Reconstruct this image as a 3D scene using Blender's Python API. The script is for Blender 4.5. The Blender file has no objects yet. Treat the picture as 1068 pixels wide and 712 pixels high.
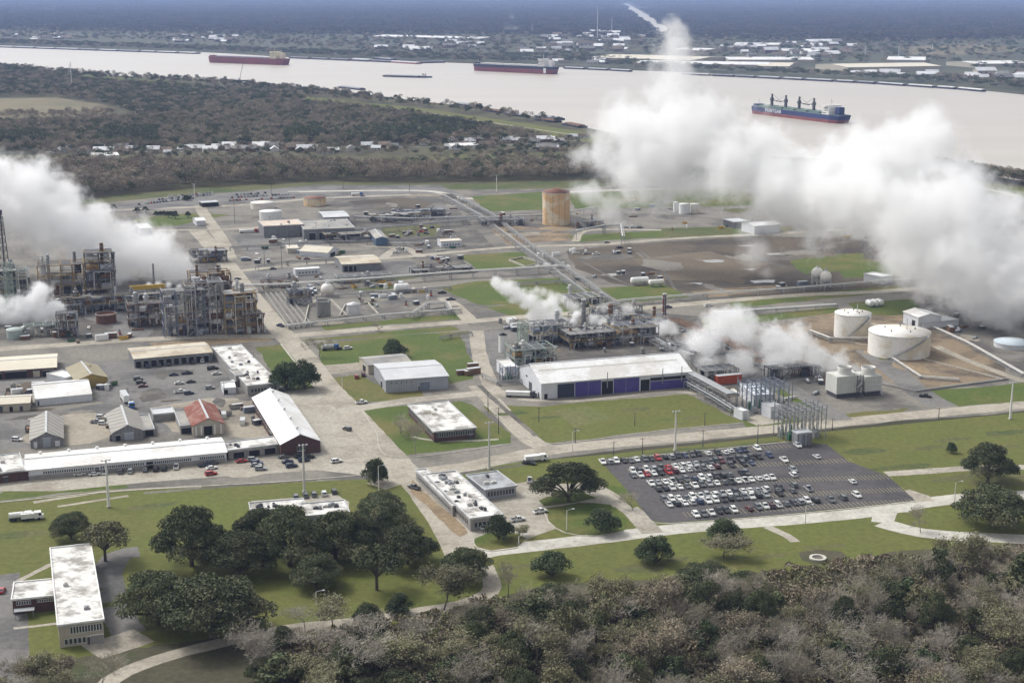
import bpy, math, random
import numpy as np
from mathutils import Vector
R = math.radians
rnd = random.Random(7)
nr = np.random.RandomState(11)
SC = bpy.context.scene
COL = SC.collection

# ---------------------------------------------------------------- camera, sky, sun, exposure
FPX, HC = 1541.0, 185.0                     # focal length in photo pixels, camera height in metres
PITCH = math.atan(368.0 / FPX)
cam = bpy.data.objects.new('camera', bpy.data.cameras.new('camera'))
COL.objects.link(cam); SC.camera = cam
cam.data.sensor_width = 36.0
cam.data.lens = FPX / 1068.0 * 36.0
cam.data.clip_start = 1.0; cam.data.clip_end = 120000.0
cam.location = (0, 0, HC); cam.rotation_euler = (math.pi / 2 - PITCH, 0, 0)

SUN_EL, SUN_ROT = R(48), R(-55)             # high thin overcast, brightest to the left and a little ahead
world = bpy.data.worlds.new('World'); SC.world = world; world.use_nodes = True
wn = world.node_tree.nodes; wl = world.node_tree.links
wn.clear()
sky = wn.new('ShaderNodeTexSky'); sky.sky_type = 'NISHITA'; sky.sun_disc = False
sky.sun_elevation = SUN_EL; sky.sun_rotation = SUN_ROT; sky.air_density = 1.0; sky.dust_density = 4.0
hs = wn.new('ShaderNodeHueSaturation'); hs.inputs['Saturation'].default_value = 0.12   # clouded sky: nearly neutral
bg = wn.new('ShaderNodeBackground'); bg.inputs['Strength'].default_value = 0.15
wo = wn.new('ShaderNodeOutputWorld')
wl.new(sky.outputs[0], hs.inputs['Color']); wl.new(hs.outputs[0], bg.inputs['Color']); wl.new(bg.outputs[0], wo.inputs['Surface'])
sl = bpy.data.lights.new('sun', 'SUN'); sl.energy = 1.45; sl.angle = R(14); sl.color = (1.0, 0.965, 0.91)
so = bpy.data.objects.new('sun', sl); COL.objects.link(so)
sd = Vector((math.sin(SUN_ROT) * math.cos(SUN_EL), math.cos(SUN_ROT) * math.cos(SUN_EL), math.sin(SUN_EL)))
so.rotation_euler = sd.to_track_quat('Z', 'Y').to_euler(); so.location = sd * 500
vs = SC.view_settings
SC.display_settings.display_device = 'sRGB'
vs.view_transform = 'Standard'; vs.look = 'None'; vs.gamma = 1.0; vs.use_curve_mapping = False
vs.exposure = 0.46
cy = SC.cycles
cy.max_bounces = 10; cy.diffuse_bounces = 3; cy.glossy_bounces = 2; cy.transmission_bounces = 2
cy.volume_bounces = 8; cy.transparent_max_bounces = 8
cy.use_denoising = True
cy.volume_step_rate = 0.6; cy.volume_max_steps = 160
SC.render.use_persistent_data = False

# ---------------------------------------------------------------- pixel -> ground
CP, SP = math.cos(PITCH), math.sin(PITCH)
def ray(px, py):
    x = (px - 534.0) / FPX; y = (356.0 - py) / FPX
    return Vector((x, CP + y * SP, -SP + y * CP))
def G(px, py, z=0.0):
    d = ray(px, py); t = (z - HC) / d.z
    return Vector((d.x * t, d.y * t, z))
def at_depth(px, py, Y):
    d = ray(px, py); t = Y / d.y
    return Vector((d.x * t, Y, HC + d.z * t))
def hpx(px, yb, yt):                        # height of something standing at (px, yb) reaching up to row yt
    P = G(px, yb); return at_depth(px, yt, P.y).z
def mpp(px, py):                            # metres per photo pixel at a ground point
    P = G(px, py); return (P - Vector((0, 0, HC))).length / FPX
def PX(P):                                  # world -> pixel (used for labels only)
    v = P - Vector((0, 0, HC)); dep = v.y * CP - v.z * SP
    up = v.y * SP + v.z * CP
    return 534 + FPX * v.x / dep, 356 - FPX * up / dep
UANG = R(18.6)                              # the plant's grid

# ---------------------------------------------------------------- materials
MATS = {}
def lin(c):
    return tuple((x / 12.92 if x <= 0.04045 else ((x + 0.055) / 1.055) ** 2.4) for x in c)
def M(name, c1, c2=None, sc=0.5, rough=0.75, metal=0.0, kind='obj', con=0.5, rib=0.0, ribw=1.0, rv=0.0, c3=None, sc3=0.02, bump=0.0):
    """noise-mottled surface: c1/c2 mixed by a fractal noise, a finer speckle on top, c3 in large patches"""
    if name in MATS: return MATS[name]
    m = bpy.data.materials.new(name); m.use_nodes = True
    n = m.node_tree.nodes; l = m.node_tree.links; n.clear()
    out = n.new('ShaderNodeOutputMaterial'); b = n.new('ShaderNodeBsdfPrincipled')
    l.new(b.outputs[0], out.inputs['Surface'])
    b.inputs['Roughness'].default_value = rough; b.inputs['Metallic'].default_value = metal
    if rough > 0.6: b.inputs['Specular IOR Level'].default_value = 0.25
    if c2 is None: c2 = tuple(x * 0.72 for x in c1)
    if kind == 'obj': pos = n.new('ShaderNodeTexCoord').outputs['Object']
    else: pos = n.new('ShaderNodeNewGeometry').outputs['Position']
    def noise(s, det=4.0, ro=0.6):
        t = n.new('ShaderNodeTexNoise'); t.inputs['Scale'].default_value = s; t.inputs['Detail'].default_value = det
        t.inputs['Roughness'].default_value = ro; l.new(pos, t.inputs['Vector']); return t.outputs[0]
    def ramp(v, lo, hi):
        r = n.new('ShaderNodeMapRange'); r.inputs['From Min'].default_value = lo; r.inputs['From Max'].default_value = hi
        l.new(v, r.inputs['Value']); return r.outputs[0]
    def mix(f, a, c):
        x = n.new('ShaderNodeMix'); x.data_type = 'RGBA'
        if isinstance(f, float): x.inputs[0].default_value = f
        else: l.new(f, x.inputs[0])
        for s, v in ((6, a), (7, c)):
            if isinstance(v, tuple): x.inputs[s].default_value = (*v, 1)
            else: l.new(v, x.inputs[s])
        return x.outputs[2]
    w = 0.5 - 0.42 * con
    n1 = noise(sc)
    col = mix(ramp(n1, w, 1 - w), c1, c2)
    if c3 is not None: col = mix(ramp(noise(sc3, 5.0, 0.65), 0.47, 0.60), col, c3)
    fine = ramp(noise(sc * 9, 2.0), 0.3, 0.7)
    x = n.new('ShaderNodeMix'); x.data_type = 'RGBA'; x.blend_type = 'MULTIPLY'; x.inputs[0].default_value = 0.35
    l.new(col, x.inputs[6]); cr = mix(fine, (0.72, 0.72, 0.72), (1.1, 1.1, 1.1)); l.new(cr, x.inputs[7]); col = x.outputs[2]
    if kind == 'pos':                       # metre-sized mottling of real ground
        x = n.new('ShaderNodeMix'); x.data_type = 'RGBA'; x.blend_type = 'MULTIPLY'; x.inputs[0].default_value = 0.8
        l.new(col, x.inputs[6]); l.new(mix(ramp(noise(0.45, 6.0, .75), 0.32, 0.68), (0.66, 0.66, 0.64), (1.18, 1.18, 1.16)), x.inputs[7]); col = x.outputs[2]
    if rib > 0:
        d = n.new('ShaderNodeVectorMath'); d.operation = 'DOT_PRODUCT'; l.new(pos, d.inputs[0]); d.inputs[1].default_value = (1, 1, 0)
        q = n.new('ShaderNodeMath'); q.operation = 'MULTIPLY'; l.new(d.outputs['Value'], q.inputs[0]); q.inputs[1].default_value = 6.2832 / ribw
        s = n.new('ShaderNodeMath'); s.operation = 'SINE'; l.new(q.outputs[0], s.inputs[0])
        rr = ramp(s.outputs[0], 0.6, 1.0)
        y = n.new('ShaderNodeMix'); y.data_type = 'RGBA'; y.blend_type = 'MULTIPLY'
        g = n.new('ShaderNodeMath'); g.operation = 'MULTIPLY'; l.new(rr, g.inputs[0]); g.inputs[1].default_value = rib; l.new(g.outputs[0], y.inputs[0])
        l.new(col, y.inputs[6]); y.inputs[7].default_value = (0.5, 0.5, 0.52, 1); col = y.outputs[2]
    if rv > 0:
        oi = n.new('ShaderNodeObjectInfo'); rr = n.new('ShaderNodeMapRange'); rr.inputs['To Min'].default_value = 1 - rv; rr.inputs['To Max'].default_value = 1 + rv
        l.new(oi.outputs['Random'], rr.inputs['Value'])
        y = n.new('ShaderNodeVectorMath'); y.operation = 'SCALE'; l.new(col, y.inputs[0]); l.new(rr.outputs[0], y.inputs['Scale']); col = y.outputs[0]
    l.new(col, b.inputs['Base Color'])
    if bump > 0:
        bp = n.new('ShaderNodeBump'); bp.inputs['Strength'].default_value = bump; bp.inputs['Distance'].default_value = 0.3
        l.new(noise(sc * 5, 4.0), bp.inputs['Height']); l.new(bp.outputs[0], b.inputs['Normal'])
    MATS[name] = m; return m

def paint_mat():                            # car paint takes each car's own colour
    if 'car_paint' in MATS: return MATS['car_paint']
    m = bpy.data.materials.new('car_paint'); m.use_nodes = True
    n = m.node_tree.nodes; l = m.node_tree.links; b = n['Principled BSDF']
    oi = n.new('ShaderNodeObjectInfo'); l.new(oi.outputs['Color'], b.inputs['Base Color'])
    t = n.new('ShaderNodeTexNoise'); t.inputs['Scale'].default_value = 1.5; r = n.new('ShaderNodeMapRange')
    r.inputs['To Min'].default_value = 0.22; r.inputs['To Max'].default_value = 0.5; l.new(t.outputs[0], r.inputs['Value']); l.new(r.outputs[0], b.inputs['Roughness'])
    b.inputs['Coat Weight'].default_value = 0.4
    MATS['car_paint'] = m; return m

# ---------------------------------------------------------------- mesh builder
class MB:
    def __init__(s): s.v = []; s.f = []; s.m = []; s.sm = []
    def add(s, vs, fs, mi=0, smooth=False):
        o = len(s.v); s.v += [tuple(v) for v in vs]
        for f in fs: s.f.append(tuple(i + o for i in f)); s.m.append(mi); s.sm.append(smooth)
        return s
    def box(s, x0, y0, z0, x1, y1, z1, mi=0):
        return s.add([(x0,y0,z0),(x1,y0,z0),(x1,y1,z0),(x0,y1,z0),(x0,y0,z1),(x1,y0,z1),(x1,y1,z1),(x0,y1,z1)],
                     [(0,3,2,1),(4,5,6,7),(0,1,5,4),(1,2,6,5),(2,3,7,6),(3,0,4,7)], mi)
    def prism(s, poly, z0, z1, mi=0):
        n = len(poly)
        return s.add([(p[0],p[1],z0) for p in poly] + [(p[0],p[1],z1) for p in poly],
                     [tuple(range(n-1,-1,-1)), tuple(range(n,2*n))] + [(i,(i+1)%n,(i+1)%n+n,i+n) for i in range(n)], mi)
    def beam(s, p, q, w, h=None, mi=0):
        p = Vector(p); q = Vector(q); h = h or w; d = (q - p)
        if d.length < 1e-6: return s
        d.normalize(); a = d.cross(Vector((0,0,1)))
        if a.length < 0.05: a = Vector((1,0,0))
        a.normalize(); b = a.cross(d).normalized(); a *= w/2; b *= h/2
        return s.add([p-a-b,p+a-b,p+a+b,p-a+b,q-a-b,q+a-b,q+a+b,q-a+b], [(0,3,2,1),(4,5,6,7),(0,1,5,4),(1,2,6,5),(2,3,7,6),(3,0,4,7)], mi)
    def tube(s, p, q, r0, r1=None, n=8, mi=0, caps=True):
        p = Vector(p); q = Vector(q); r1 = r0 if r1 is None else r1
        d = (q - p).normalized(); a = d.cross(Vector((0,0,1)))
        if a.length < 0.05: a = Vector((1,0,0))
        a.normalize(); b = d.cross(a)
        ring = lambda c, r: [c + a*(r*math.cos(t)) + b*(r*math.sin(t)) for t in (2*math.pi*i/n for i in range(n))]
        fs = [(i,(i+1)%n,(i+1)%n+n,i+n) for i in range(n)]
        s.add(ring(p,r0)+ring(q,r1), fs, mi, True)
        if caps:
            s.add(ring(p,r0), [tuple(range(n-1,-1,-1))], mi); s.add(ring(q,r1), [tuple(range(n))], mi)
        return s
    def lathe(s, prof, c=(0,0,0), n=32, mi=0, smooth=True):
        vs = []; fs = []
        for r, z in prof: vs += [(c[0]+r*math.cos(2*math.pi*i/n), c[1]+r*math.sin(2*math.pi*i/n), c[2]+z) for i in range(n)]
        for k in range(len(prof)-1): fs += [(k*n+i, k*n+(i+1)%n, (k+1)*n+(i+1)%n, (k+1)*n+i) for i in range(n)]
        return s.add(vs, fs, mi, smooth)
    def sphere(s, c, r, n=16, k=8, mi=0, sz=1.0):
        return s.lathe([(max(1e-3, r*math.sin(math.pi*j/k)), -r*sz*math.cos(math.pi*j/k)) for j in range(k+1)], c, n, mi)
    def mesh(s, name, mats):
        me = bpy.data.meshes.new(name); me.from_pydata(s.v, [], s.f)
        for m in (mats if isinstance(mats, (list, tuple)) else [mats]): me.materials.append(m)
        me.polygons.foreach_set('material_index', s.m); me.polygons.foreach_set('use_smooth', s.sm); me.update()
        return me
    def build(s, name, mats, parent=None, loc=None):
        o = bpy.data.objects.new(name, s.mesh(name, mats)); COL.objects.link(o)
        if parent: o.parent = parent
        if loc is not None: o.location = loc
        return o

THINGS = []                                 # (object, description) pairs that get a landmark phrase at the end
def tag(o, label=None, cat=None, group=None, kind=None, desc=None):
    if label: o['label'] = label
    if cat: o['category'] = cat
    if group: o['group'] = group
    if kind: o['kind'] = kind
    if desc: THINGS.append((o, desc))
    return o
def root(name, loc, rz=0.0, **k):
    o = bpy.data.objects.new(name, None); COL.objects.link(o); o.empty_display_size = 0.5
    o.location = loc; o.rotation_euler = (0, 0, rz); return tag(o, **k)
def copy_tree(src, loc, rz=0.0, scale=None, color=None, **k):
    r = src.copy(); COL.objects.link(r); r.location = loc; r.rotation_euler = (0, 0, rz)
    if scale: r.scale = scale
    if color: r.color = color
    for ch in list(src.children):
        c = ch.copy(); COL.objects.link(c); c.parent = r
        if color: c.color = color
        for g in list(ch.children):
            d = g.copy(); COL.objects.link(d); d.parent = c
            if color: d.color = color
    for key in ('label',):
        if key in r: del r[key]
    return tag(r, **k)

def inpoly(P, poly):
    x, y = P[:, 0], P[:, 1]; c = np.zeros(len(P), bool); n = len(poly)
    for i in range(n):
        x1, y1 = poly[i][:2]; x2, y2 = poly[(i+1) % n][:2]
        if y1 == y2: continue
        k = ((y1 > y) != (y2 > y)) & (x < (x2-x1)*(y-y1)/(y2-y1)+x1); c ^= k
    return c
def scatter(pxpoly, n, avoid=()):
    w = [G(*p) for p in pxpoly]; xs = [p.x for p in w]; ys = [p.y for p in w]; out = []; tot = 0; tries = 0
    while tot < n and tries < 40:
        P = np.stack([nr.uniform(min(xs), max(xs), n*2), nr.uniform(min(ys), max(ys), n*2)], 1)
        k = inpoly(P, w)
        for a in avoid: k &= ~inpoly(P, a)
        out.append(P[k]); tot += k.sum(); tries += 1
    return np.concatenate(out)[:n]
def spaced(pxpoly, d, nmax=100000, avoid=(), wob=0.9):
    w = [G(*p) for p in pxpoly]; xs = [p.x for p in w]; ys = [p.y for p in w]
    gx = np.arange(min(xs), max(xs), d); gy = np.arange(min(ys), max(ys), d*0.87)
    X, Y = np.meshgrid(gx, gy); X = X + (np.arange(len(gy)) % 2)[:, None]*d/2
    P = np.stack([X.ravel(), Y.ravel()], 1) + nr.uniform(-d/2*wob, d/2*wob, (X.size, 2))
    k = inpoly(P, w)
    for a in avoid: k &= ~inpoly(P, a)
    P = P[k]
    return P[:nmax]
# ---------------------------------------------------------------- ground sheets
def GM(name, c1, c2, c3=None, sc=0.06, sc3=0.02, rough=0.95, con=0.5, bump=0.0):
    return M(name, c1, c2, sc=sc, rough=rough, kind='pos', con=con, c3=c3, sc3=sc3, bump=bump)
m_far    = GM('far_forest_floor', (.034,.038,.022), (.060,.055,.032), (.075,.068,.048), sc=0.008, sc3=0.0012, con=0.9)
m_wild   = GM('rough_ground', (.075,.080,.038), (.115,.100,.055), (.060,.058,.034), sc=0.05, sc3=0.01)
m_grass  = GM('mown_grass', (.084,.112,.023), (.152,.140,.042), (.115,.132,.029), sc=0.045, sc3=0.011, con=1.0)
m_grass2 = GM('lush_grass', (.062,.100,.018), (.100,.126,.026), (.138,.130,.042), sc=0.07, sc3=0.02, con=0.8)
m_dullg  = GM('dull_grass', (.085,.098,.034), (.140,.128,.056), (.065,.090,.026), sc=0.05, sc3=0.015, con=0.8)
m_yard   = GM('gravel_yard', (.180,.168,.148), (.250,.230,.198), (.125,.118,.107), sc=0.08, sc3=0.025, con=0.9)
m_yardw  = GM('pale_yard', (.300,.268,.215), (.370,.330,.268), (.225,.200,.165), sc=0.07, sc3=0.03, con=0.8)
m_dark   = GM('dark_cinder', (.072,.067,.063), (.130,.120,.110), (.175,.163,.142), sc=0.10, sc3=0.04, con=0.9)
m_conc   = GM('worn_concrete', (.360,.330,.280), (.430,.400,.345), (.300,.270,.225), sc=0.10, sc3=0.04, con=0.8)
m_road   = GM('pale_road', (.350,.318,.262), (.430,.392,.330), (.290,.262,.215), sc=0.09, sc3=0.05, con=0.8)
m_roadw  = GM('shell_road', (.470,.450,.405), (.540,.520,.475), (.400,.380,.335), sc=0.09, sc3=0.05, con=0.7)
m_asph   = GM('lot_asphalt', (.082,.077,.080), (.110,.104,.106), (.066,.063,.066), sc=0.06, sc3=0.03, con=0.8)
m_asph2  = GM('grey_asphalt', (.160,.154,.148), (.220,.212,.202), (.115,.112,.110), sc=0.08, sc3=0.03, con=0.9)
m_mud    = GM('brown_mud', (.088,.070,.052), (.140,.115,.086), (.060,.052,.045), sc=0.035, sc3=0.012, con=1.0)
m_dirt   = GM('tan_dirt', (.230,.170,.105), (.320,.245,.160), (.130,.100,.072), sc=0.05, sc3=0.02, con=0.9)
m_dike   = GM('dike_floor', (.200,.148,.095), (.270,.215,.150), (.105,.085,.068), sc=0.06, sc3=0.035, con=1.0)
m_field  = GM('fallow_field', (.170,.145,.085), (.215,.185,.110), (.130,.125,.070), sc=0.01, sc3=0.004)
m_litter = GM('wood_floor', (.068,.060,.038), (.105,.092,.058), (.060,.070,.030), sc=0.09, sc3=0.03, con=0.9)
m_puddle = M('standing_water', (.30,.29,.27), (.22,.21,.19), sc=.1, rough=0.2, kind='pos')
LAYERS = []                                 # (outline, bbox, z): a sheet lies 4 mm above whatever it covers
def over(A, B):
    if inpoly(A, B).any() or inpoly(B, A).any(): return True
    a0, a1 = A[:,None], np.roll(A,-1,0)[:,None]; b0, b1 = B[None], np.roll(B,-1,0)[None]
    cr = lambda p, q, r: (q[...,0]-p[...,0])*(r[...,1]-p[...,1])-(q[...,1]-p[...,1])*(r[...,0]-p[...,0])
    return bool(((cr(a0,a1,b0)*cr(a0,a1,b1) < 0) & (cr(b0,b1,a0)*cr(b0,b1,a1) < 0)).any())
def layer_z(pts):
    A = np.array([(p[0],p[1]) for p in pts], float); bb = (*A.min(0), *A.max(0)); z = 0.02
    for B, c, zb in LAYERS:
        if zb+.004 > z and bb[0] < c[2] and bb[2] > c[0] and bb[1] < c[3] and bb[3] > c[1] and over(A, B): z = zb+.004
    LAYERS.append((A, bb, z)); return z
def gz(x, y):                               # height of the paved or grassed surface at a point
    z = 0.0; P = np.array([[x, y]])
    for B, c, zb in LAYERS:
        if zb > z and c[0] < x < c[2] and c[1] < y < c[3] and inpoly(P, B)[0]: z = zb
    return z
def sheet(name, px, m, world=False):
    pts = px if world else [G(*p) for p in px]
    if name not in ('river', 'far_bank_ground', 'front_lawn', 'wood_floor', 'concrete_yard') :
        amp = {'car_park': .15, 'puddle': 3.2, 'yard_patch': 1.8, 'bare_patch': 2.6, 'worn_grass': 2.2, 'bay_patch': .2}.get(name, 1.1); q = []         # edges that wander like real verges
        for i in range(len(pts)):
            a, b2 = pts[i], pts[(i+1) % len(pts)]; L = (b2-a).length; n = max(1, min(40, int(L/5))); nn = Vector((-(b2-a).y, (b2-a).x, 0))/max(L, 1e-6); off = 0
            for j in range(n):
                off = off*.75 + rnd.uniform(-amp, amp)*.8
                q.append(a + (b2-a)*(j/n) + (nn*off if j else nn*0))
        pts = q
    z = layer_z(pts)
    b = MB(); b.add([(p[0], p[1], z) for p in pts], [tuple(range(len(pts)))])
    o = b.build(name, m); o['kind'] = 'structure'; return o
def smooth_line(pts, step=6.0):
    out = []; n = len(pts)
    for i in range(n-1):
        p0, p1, p2, p3 = pts[max(i-1,0)], pts[i], pts[i+1], pts[min(i+2,n-1)]
        k = max(2, int((p2-p1).length/step)); k = min(k, 40)
        for j in range(k):
            t = j/k
            out.append(0.5*((2*p1)+(p2-p0)*t+(2*p0-5*p1+4*p2-p3)*t*t+(3*p1-p0-3*p2+p3)*t**3))
    out.append(pts[-1]); return out
def ribbon(name, px, w, m, world=False, rough=0.25):
    pts = smooth_line(px if world else [G(*p) for p in px])
    L = []; Rr = []
    for i, p in enumerate(pts):
        d = (pts[min(i+1,len(pts)-1)] - pts[max(i-1,0)]).normalized(); nn = Vector((-d.y, d.x, 0))
        ww = w if not isinstance(w, tuple) else w[0] + (w[1]-w[0])*i/(len(pts)-1)
        L.append(p + nn*(ww/2 + rnd.uniform(-rough, rough))); Rr.append(p - nn*(ww/2 + rnd.uniform(-rough, rough)))
    n = len(pts); b = MB(); z = layer_z(L+Rr[::-1])
    b.add([(p.x,p.y,z) for p in L+Rr], [(i, n+i, n+i+1, i+1) for i in range(n-1)])
    o = b.build(name, m); o['kind'] = 'structure'; return o
m_kerb = M('kerb_concrete', (.50,.47,.42), (.40,.38,.33), kind='pos', sc=.2)
def kerb(px, closed=False, w=0.45, h=0.14, name='kerb', m=None):
    pts = [G(*p) for p in px]
    if closed: pts.append(pts[0])
    pts = smooth_line(pts, 5.0) if not closed else pts
    b = MB()
    for p, q in zip(pts[:-1], pts[1:]): b.beam((p.x,p.y,h/2+.05), (q.x,q.y,h/2+.05), w, h+.1)
    o = b.build(name, m or m_kerb); o['kind'] = 'structure'; return o

S = 60000
b = MB(); b.add([(-S,-2000,0),(S,-2000,0),(S,S,0),(-S,S,0)], [(0,1,2,3)])
o = b.build('ground', m_far); o['kind'] = 'structure'
# far fields and clearings beyond the river
sheet('far_bank_ground', [(-500,46),(300,58),(640,70),(1600,130),(1600,40),(700,18),(-500,28)], GM('far_bank_soil', (.070,.080,.045), (.105,.105,.065), (.050,.060,.036), sc=0.02, sc3=0.006))
sheet('far_field', [(930,50),(1010,46),(1090,52),(1010,57),(950,57)], m_field)
sheet('far_field', [(735,40),(775,36),(800,40),(760,44)], m_dullg)
ribbon('far_road', [(651,4),(668,15),(684,27),(697,38)], 85, m_roadw, rough=3)
sheet('far_field', [(676,5),(690,8),(700,12),(684,10)], m_dullg)
# riverside on the plant's side
sheet('near_bank_ground', [(-700,60),(0,64),(100,76),(200,80),(290,86),(380,96),(440,104),(520,112),(600,129),(660,141),(800,160),(950,166),(1068,186),(1700,260),(1700,420),(-900,420)], m_wild)
sheet('fallow_field', [(-60,104),(60,102),(112,110),(116,122),(-60,126)], m_field)
sheet('fallow_field', [(-60,126),(110,124),(150,128),(280,106),(330,108),(200,133),(-60,150)], GM('brown_scrubland', (.125,.105,.070), (.165,.140,.090), (.095,.090,.055), sc=0.02, sc3=0.008))
sheet('levee', [(110,79),(210,88),(210,92),(130,86),(20,74),(-60,72),(-60,68),(20,71)], m_grass2)
sheet('levee', [(290,97),(350,104),(440,113),(520,125),(606,137),(640,146),(640,152),(600,146),(520,133),(440,120),(340,108)], m_grass)
ribbon('levee_track', [(380,111),(440,117),(520,129),(600,141)], 5, m_road)
sheet('levee', [(1005,186),(1068,197),(1200,215),(1200,250),(1010,210)], m_grass2)
ribbon('levee_track', [(1000,190),(1068,206),(1200,235)], 8, m_roadw)
ribbon('levee_track', [(1030,208),(1068,212),(1200,240)], 14, m_dullg)
sheet('village_lawn', [(380,168),(470,160),(600,150),(620,156),(560,170),(420,178)], m_dullg)
sheet('village_lawn', [(130,160),(160,160),(170,168),(130,170)], m_grass)
sheet('village_lawn', [(0,152),(120,160),(300,158),(420,152),(560,147),(600,146),(600,158),(420,163),(300,166),(120,168),(0,168)], m_wild)
sheet('village_lawn', [(290,104),(340,107),(330,110),(285,107)], m_grass)
sheet('village_lawn', [(200,170),(260,167),(300,170),(240,174)], m_dullg)
ribbon('village_road', [(-50,160),(100,158),(250,158),(400,154),(520,152),(610,146)], 9, m_asph2)
# river
mw = bpy.data.materials.new('muddy_river_water'); mw.use_nodes = True
n_ = mw.node_tree.nodes; l_ = mw.node_tree.links; b_ = n_['Principled BSDF']
g_ = n_.new('ShaderNodeNewGeometry'); mp = n_.new('ShaderNodeMapping'); mp.inputs['Scale'].default_value = (0.22, 1.5, 1.0); mp.inputs['Rotation'].default_value = (0,0,R(10))
l_.new(g_.outputs['Position'], mp.inputs['Vector'])
def nz(s, d):
    t = n_.new('ShaderNodeTexNoise'); t.inputs['Scale'].default_value = s; t.inputs['Detail'].default_value = d; l_.new(mp.outputs[0], t.inputs['Vector']); return t.outputs[0]
cr = n_.new('ShaderNodeMix'); cr.data_type = 'RGBA'; cr.inputs[6].default_value = (.38,.345,.29,1); cr.inputs[7].default_value = (.52,.475,.405,1)
l_.new(nz(0.006, 6), cr.inputs[0]); l_.new(cr.outputs[2], b_.inputs['Base Color'])
b_.inputs['Roughness'].default_value = 0.32
bp = n_.new('ShaderNodeBump'); bp.inputs['Strength'].default_value = 0.35; bp.inputs['Distance'].default_value = 1.0
l_.new(nz(0.12, 4), bp.inputs['Height']); l_.new(bp.outputs[0], b_.inputs['Normal'])
river = sheet('river', [(-700,52),(0,66),(100,78),(200,82),(290,88),(380,98),(440,106),(520,114),(600,131),(660,143),(800,163),(950,169),(1068,189),(1700,270),
                        (1700,155),(1068,99),(1000,92),(900,85),(800,80),(700,75),(640,73),(540,68),(420,64),(300,60),(220,55),(0,48),(-700,30)], mw)

# plant ground
sheet('plant_yard', [(-300,222),(80,213),(200,203),(330,193),(600,193),(800,188),(1068,205),(1500,240),(1500,430),(1068,428),(820,450),(640,470),(540,482),(400,505),(-300,545)], m_yard)
sheet('front_lawn', [(-300,548),(0,523),(120,510),(250,505),(395,499),(440,497),(540,482),(640,473),(820,454),(1068,430),(1500,400),(1500,620),(1068,580),(830,600),(700,620),(480,660),(300,700),(130,712),(-300,760)], m_grass)
sheet('wood_floor', [(-400,700),(60,690),(130,676),(290,668),(420,660),(500,628),(560,612),(640,605),(740,604),(830,600),(930,575),(1068,566),(1500,546),(1500,1100),(-400,1100)], m_litter)
sheet('bare_ground', [(-200,760),(128,700),(160,672),(230,664),(292,668),(300,720),(260,800)], GM('bare_olive_ground', (.062,.058,.036), (.085,.078,.048), None, sc=0.05))
# back of the plant
sheet('grass_strip', [(80,208),(200,196),(330,190),(470,192),(600,189),(640,193),(620,196),(480,198),(330,196),(200,203),(80,214)], m_dullg)
sheet('gravel_lot', [(85,218),(200,204),(330,193),(460,193),(480,202),(300,210),(200,215),(85,226)], m_asph2)
ribbon('road', [(-60,232),(85,221),(200,216),(250,214),(330,207),(430,203)], 9, m_road)
ribbon('road', [(300,200),(440,199),(482,207),(530,204),(600,200),(700,197),(800,200)], 9, m_roadw)
sheet('lawn', [(490,205),(566,200),(566,219),(512,221),(500,214)], m_grass2)
sheet('lawn', [(590,202),(760,196),(800,205),(800,214),(600,218)], m_grass2)
sheet('lawn', [(140,228),(200,222),(240,224),(180,236),(150,236)], m_grass2)
sheet('dark_yard', [(350,207),(455,204),(470,212),(520,262),(430,262),(330,235)], m_dark)
sheet('dark_yard', [(505,222),(590,222),(640,236),(560,240),(520,240)], m_dark)
sheet('mound_ground', [(362,210),(420,206),(452,212),(440,218),(380,218)], m_mud)
sheet('gravel_lot', [(240,245),(330,240),(345,262),(260,266)], m_asph2)
sheet('gravel_lot', [(250,282),(340,275),(420,272),(460,276),(455,288),(270,294)], m_asph2)
sheet('tan_yard', [(503,232),(560,238),(620,228),(630,233),(590,240),(600,250),(530,255)], m_dirt)
sheet('grass_strip', [(395,236),(460,234),(455,246),(400,247)], m_dullg)
sheet('grass_strip', [(590,246),(700,240),(830,236),(820,241),(700,247),(600,253)], m_grass2)
sheet('grass_strip', [(690,238),(760,236),(765,247),(700,250)], m_dullg)
sheet('lawn', [(476,266),(545,263),(563,278),(500,283)], m_grass2)
sheet('cinder_yard', [(430,268),(476,267),(500,284),(440,288)], m_dark)
# the big brown field
sheet('mud_field', [(590,262),(640,256),(800,246),(900,250),(960,300),(880,304),(790,310),(700,305),(640,296),(600,280)], m_mud)
sheet('mud_field', [(660,270),(740,262),(800,275),(770,292),(690,292)], GM('brown_mud_light', (.125,.100,.073), (.165,.135,.100), None, sc=0.04))
for k, q in enumerate([[(720,270),(750,269),(759,274),(735,275)], [(795,263),(822,262),(820,267),(800,267)], [(778,292),(812,290),(810,296),(785,297)], [(712,296),(735,294),(732,298)], [(612,287),(640,284),(660,284),(636,290)], [(755,257),(790,254),(788,258)], [(838,285),(850,276),(858,280),(846,288)], [(770,280),(790,279),(786,283)]]):
    cx_=sum(p[0] for p in q)/len(q); cy2=sum(p[1] for p in q)/len(q); sheet('puddle', [(cx_+(p[0]-cx_)*.8, cy2+(p[1]-cy2)*.5) for p in q], m_puddle)
for q in ([(600,268),(640,290),(700,312)], [(668,262),(690,280),(706,306)], [(664,263),(684,281),(698,306)]):
    ribbon('wheel_track', q, 2.2, m_dark)
sheet('grass_patch', [(820,268),(900,264),(905,280),(840,286)], m_grass2)
sheet('grass_patch', [(870,268),(960,275),(975,286),(880,290)], m_grass2)
sheet('grass_strip', [(625,300),(690,296),(720,310),(650,316)], m_grass2)
sheet('tan_strip', [(720,304),(820,296),(820,302),(740,310)], m_dirt)
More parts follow.
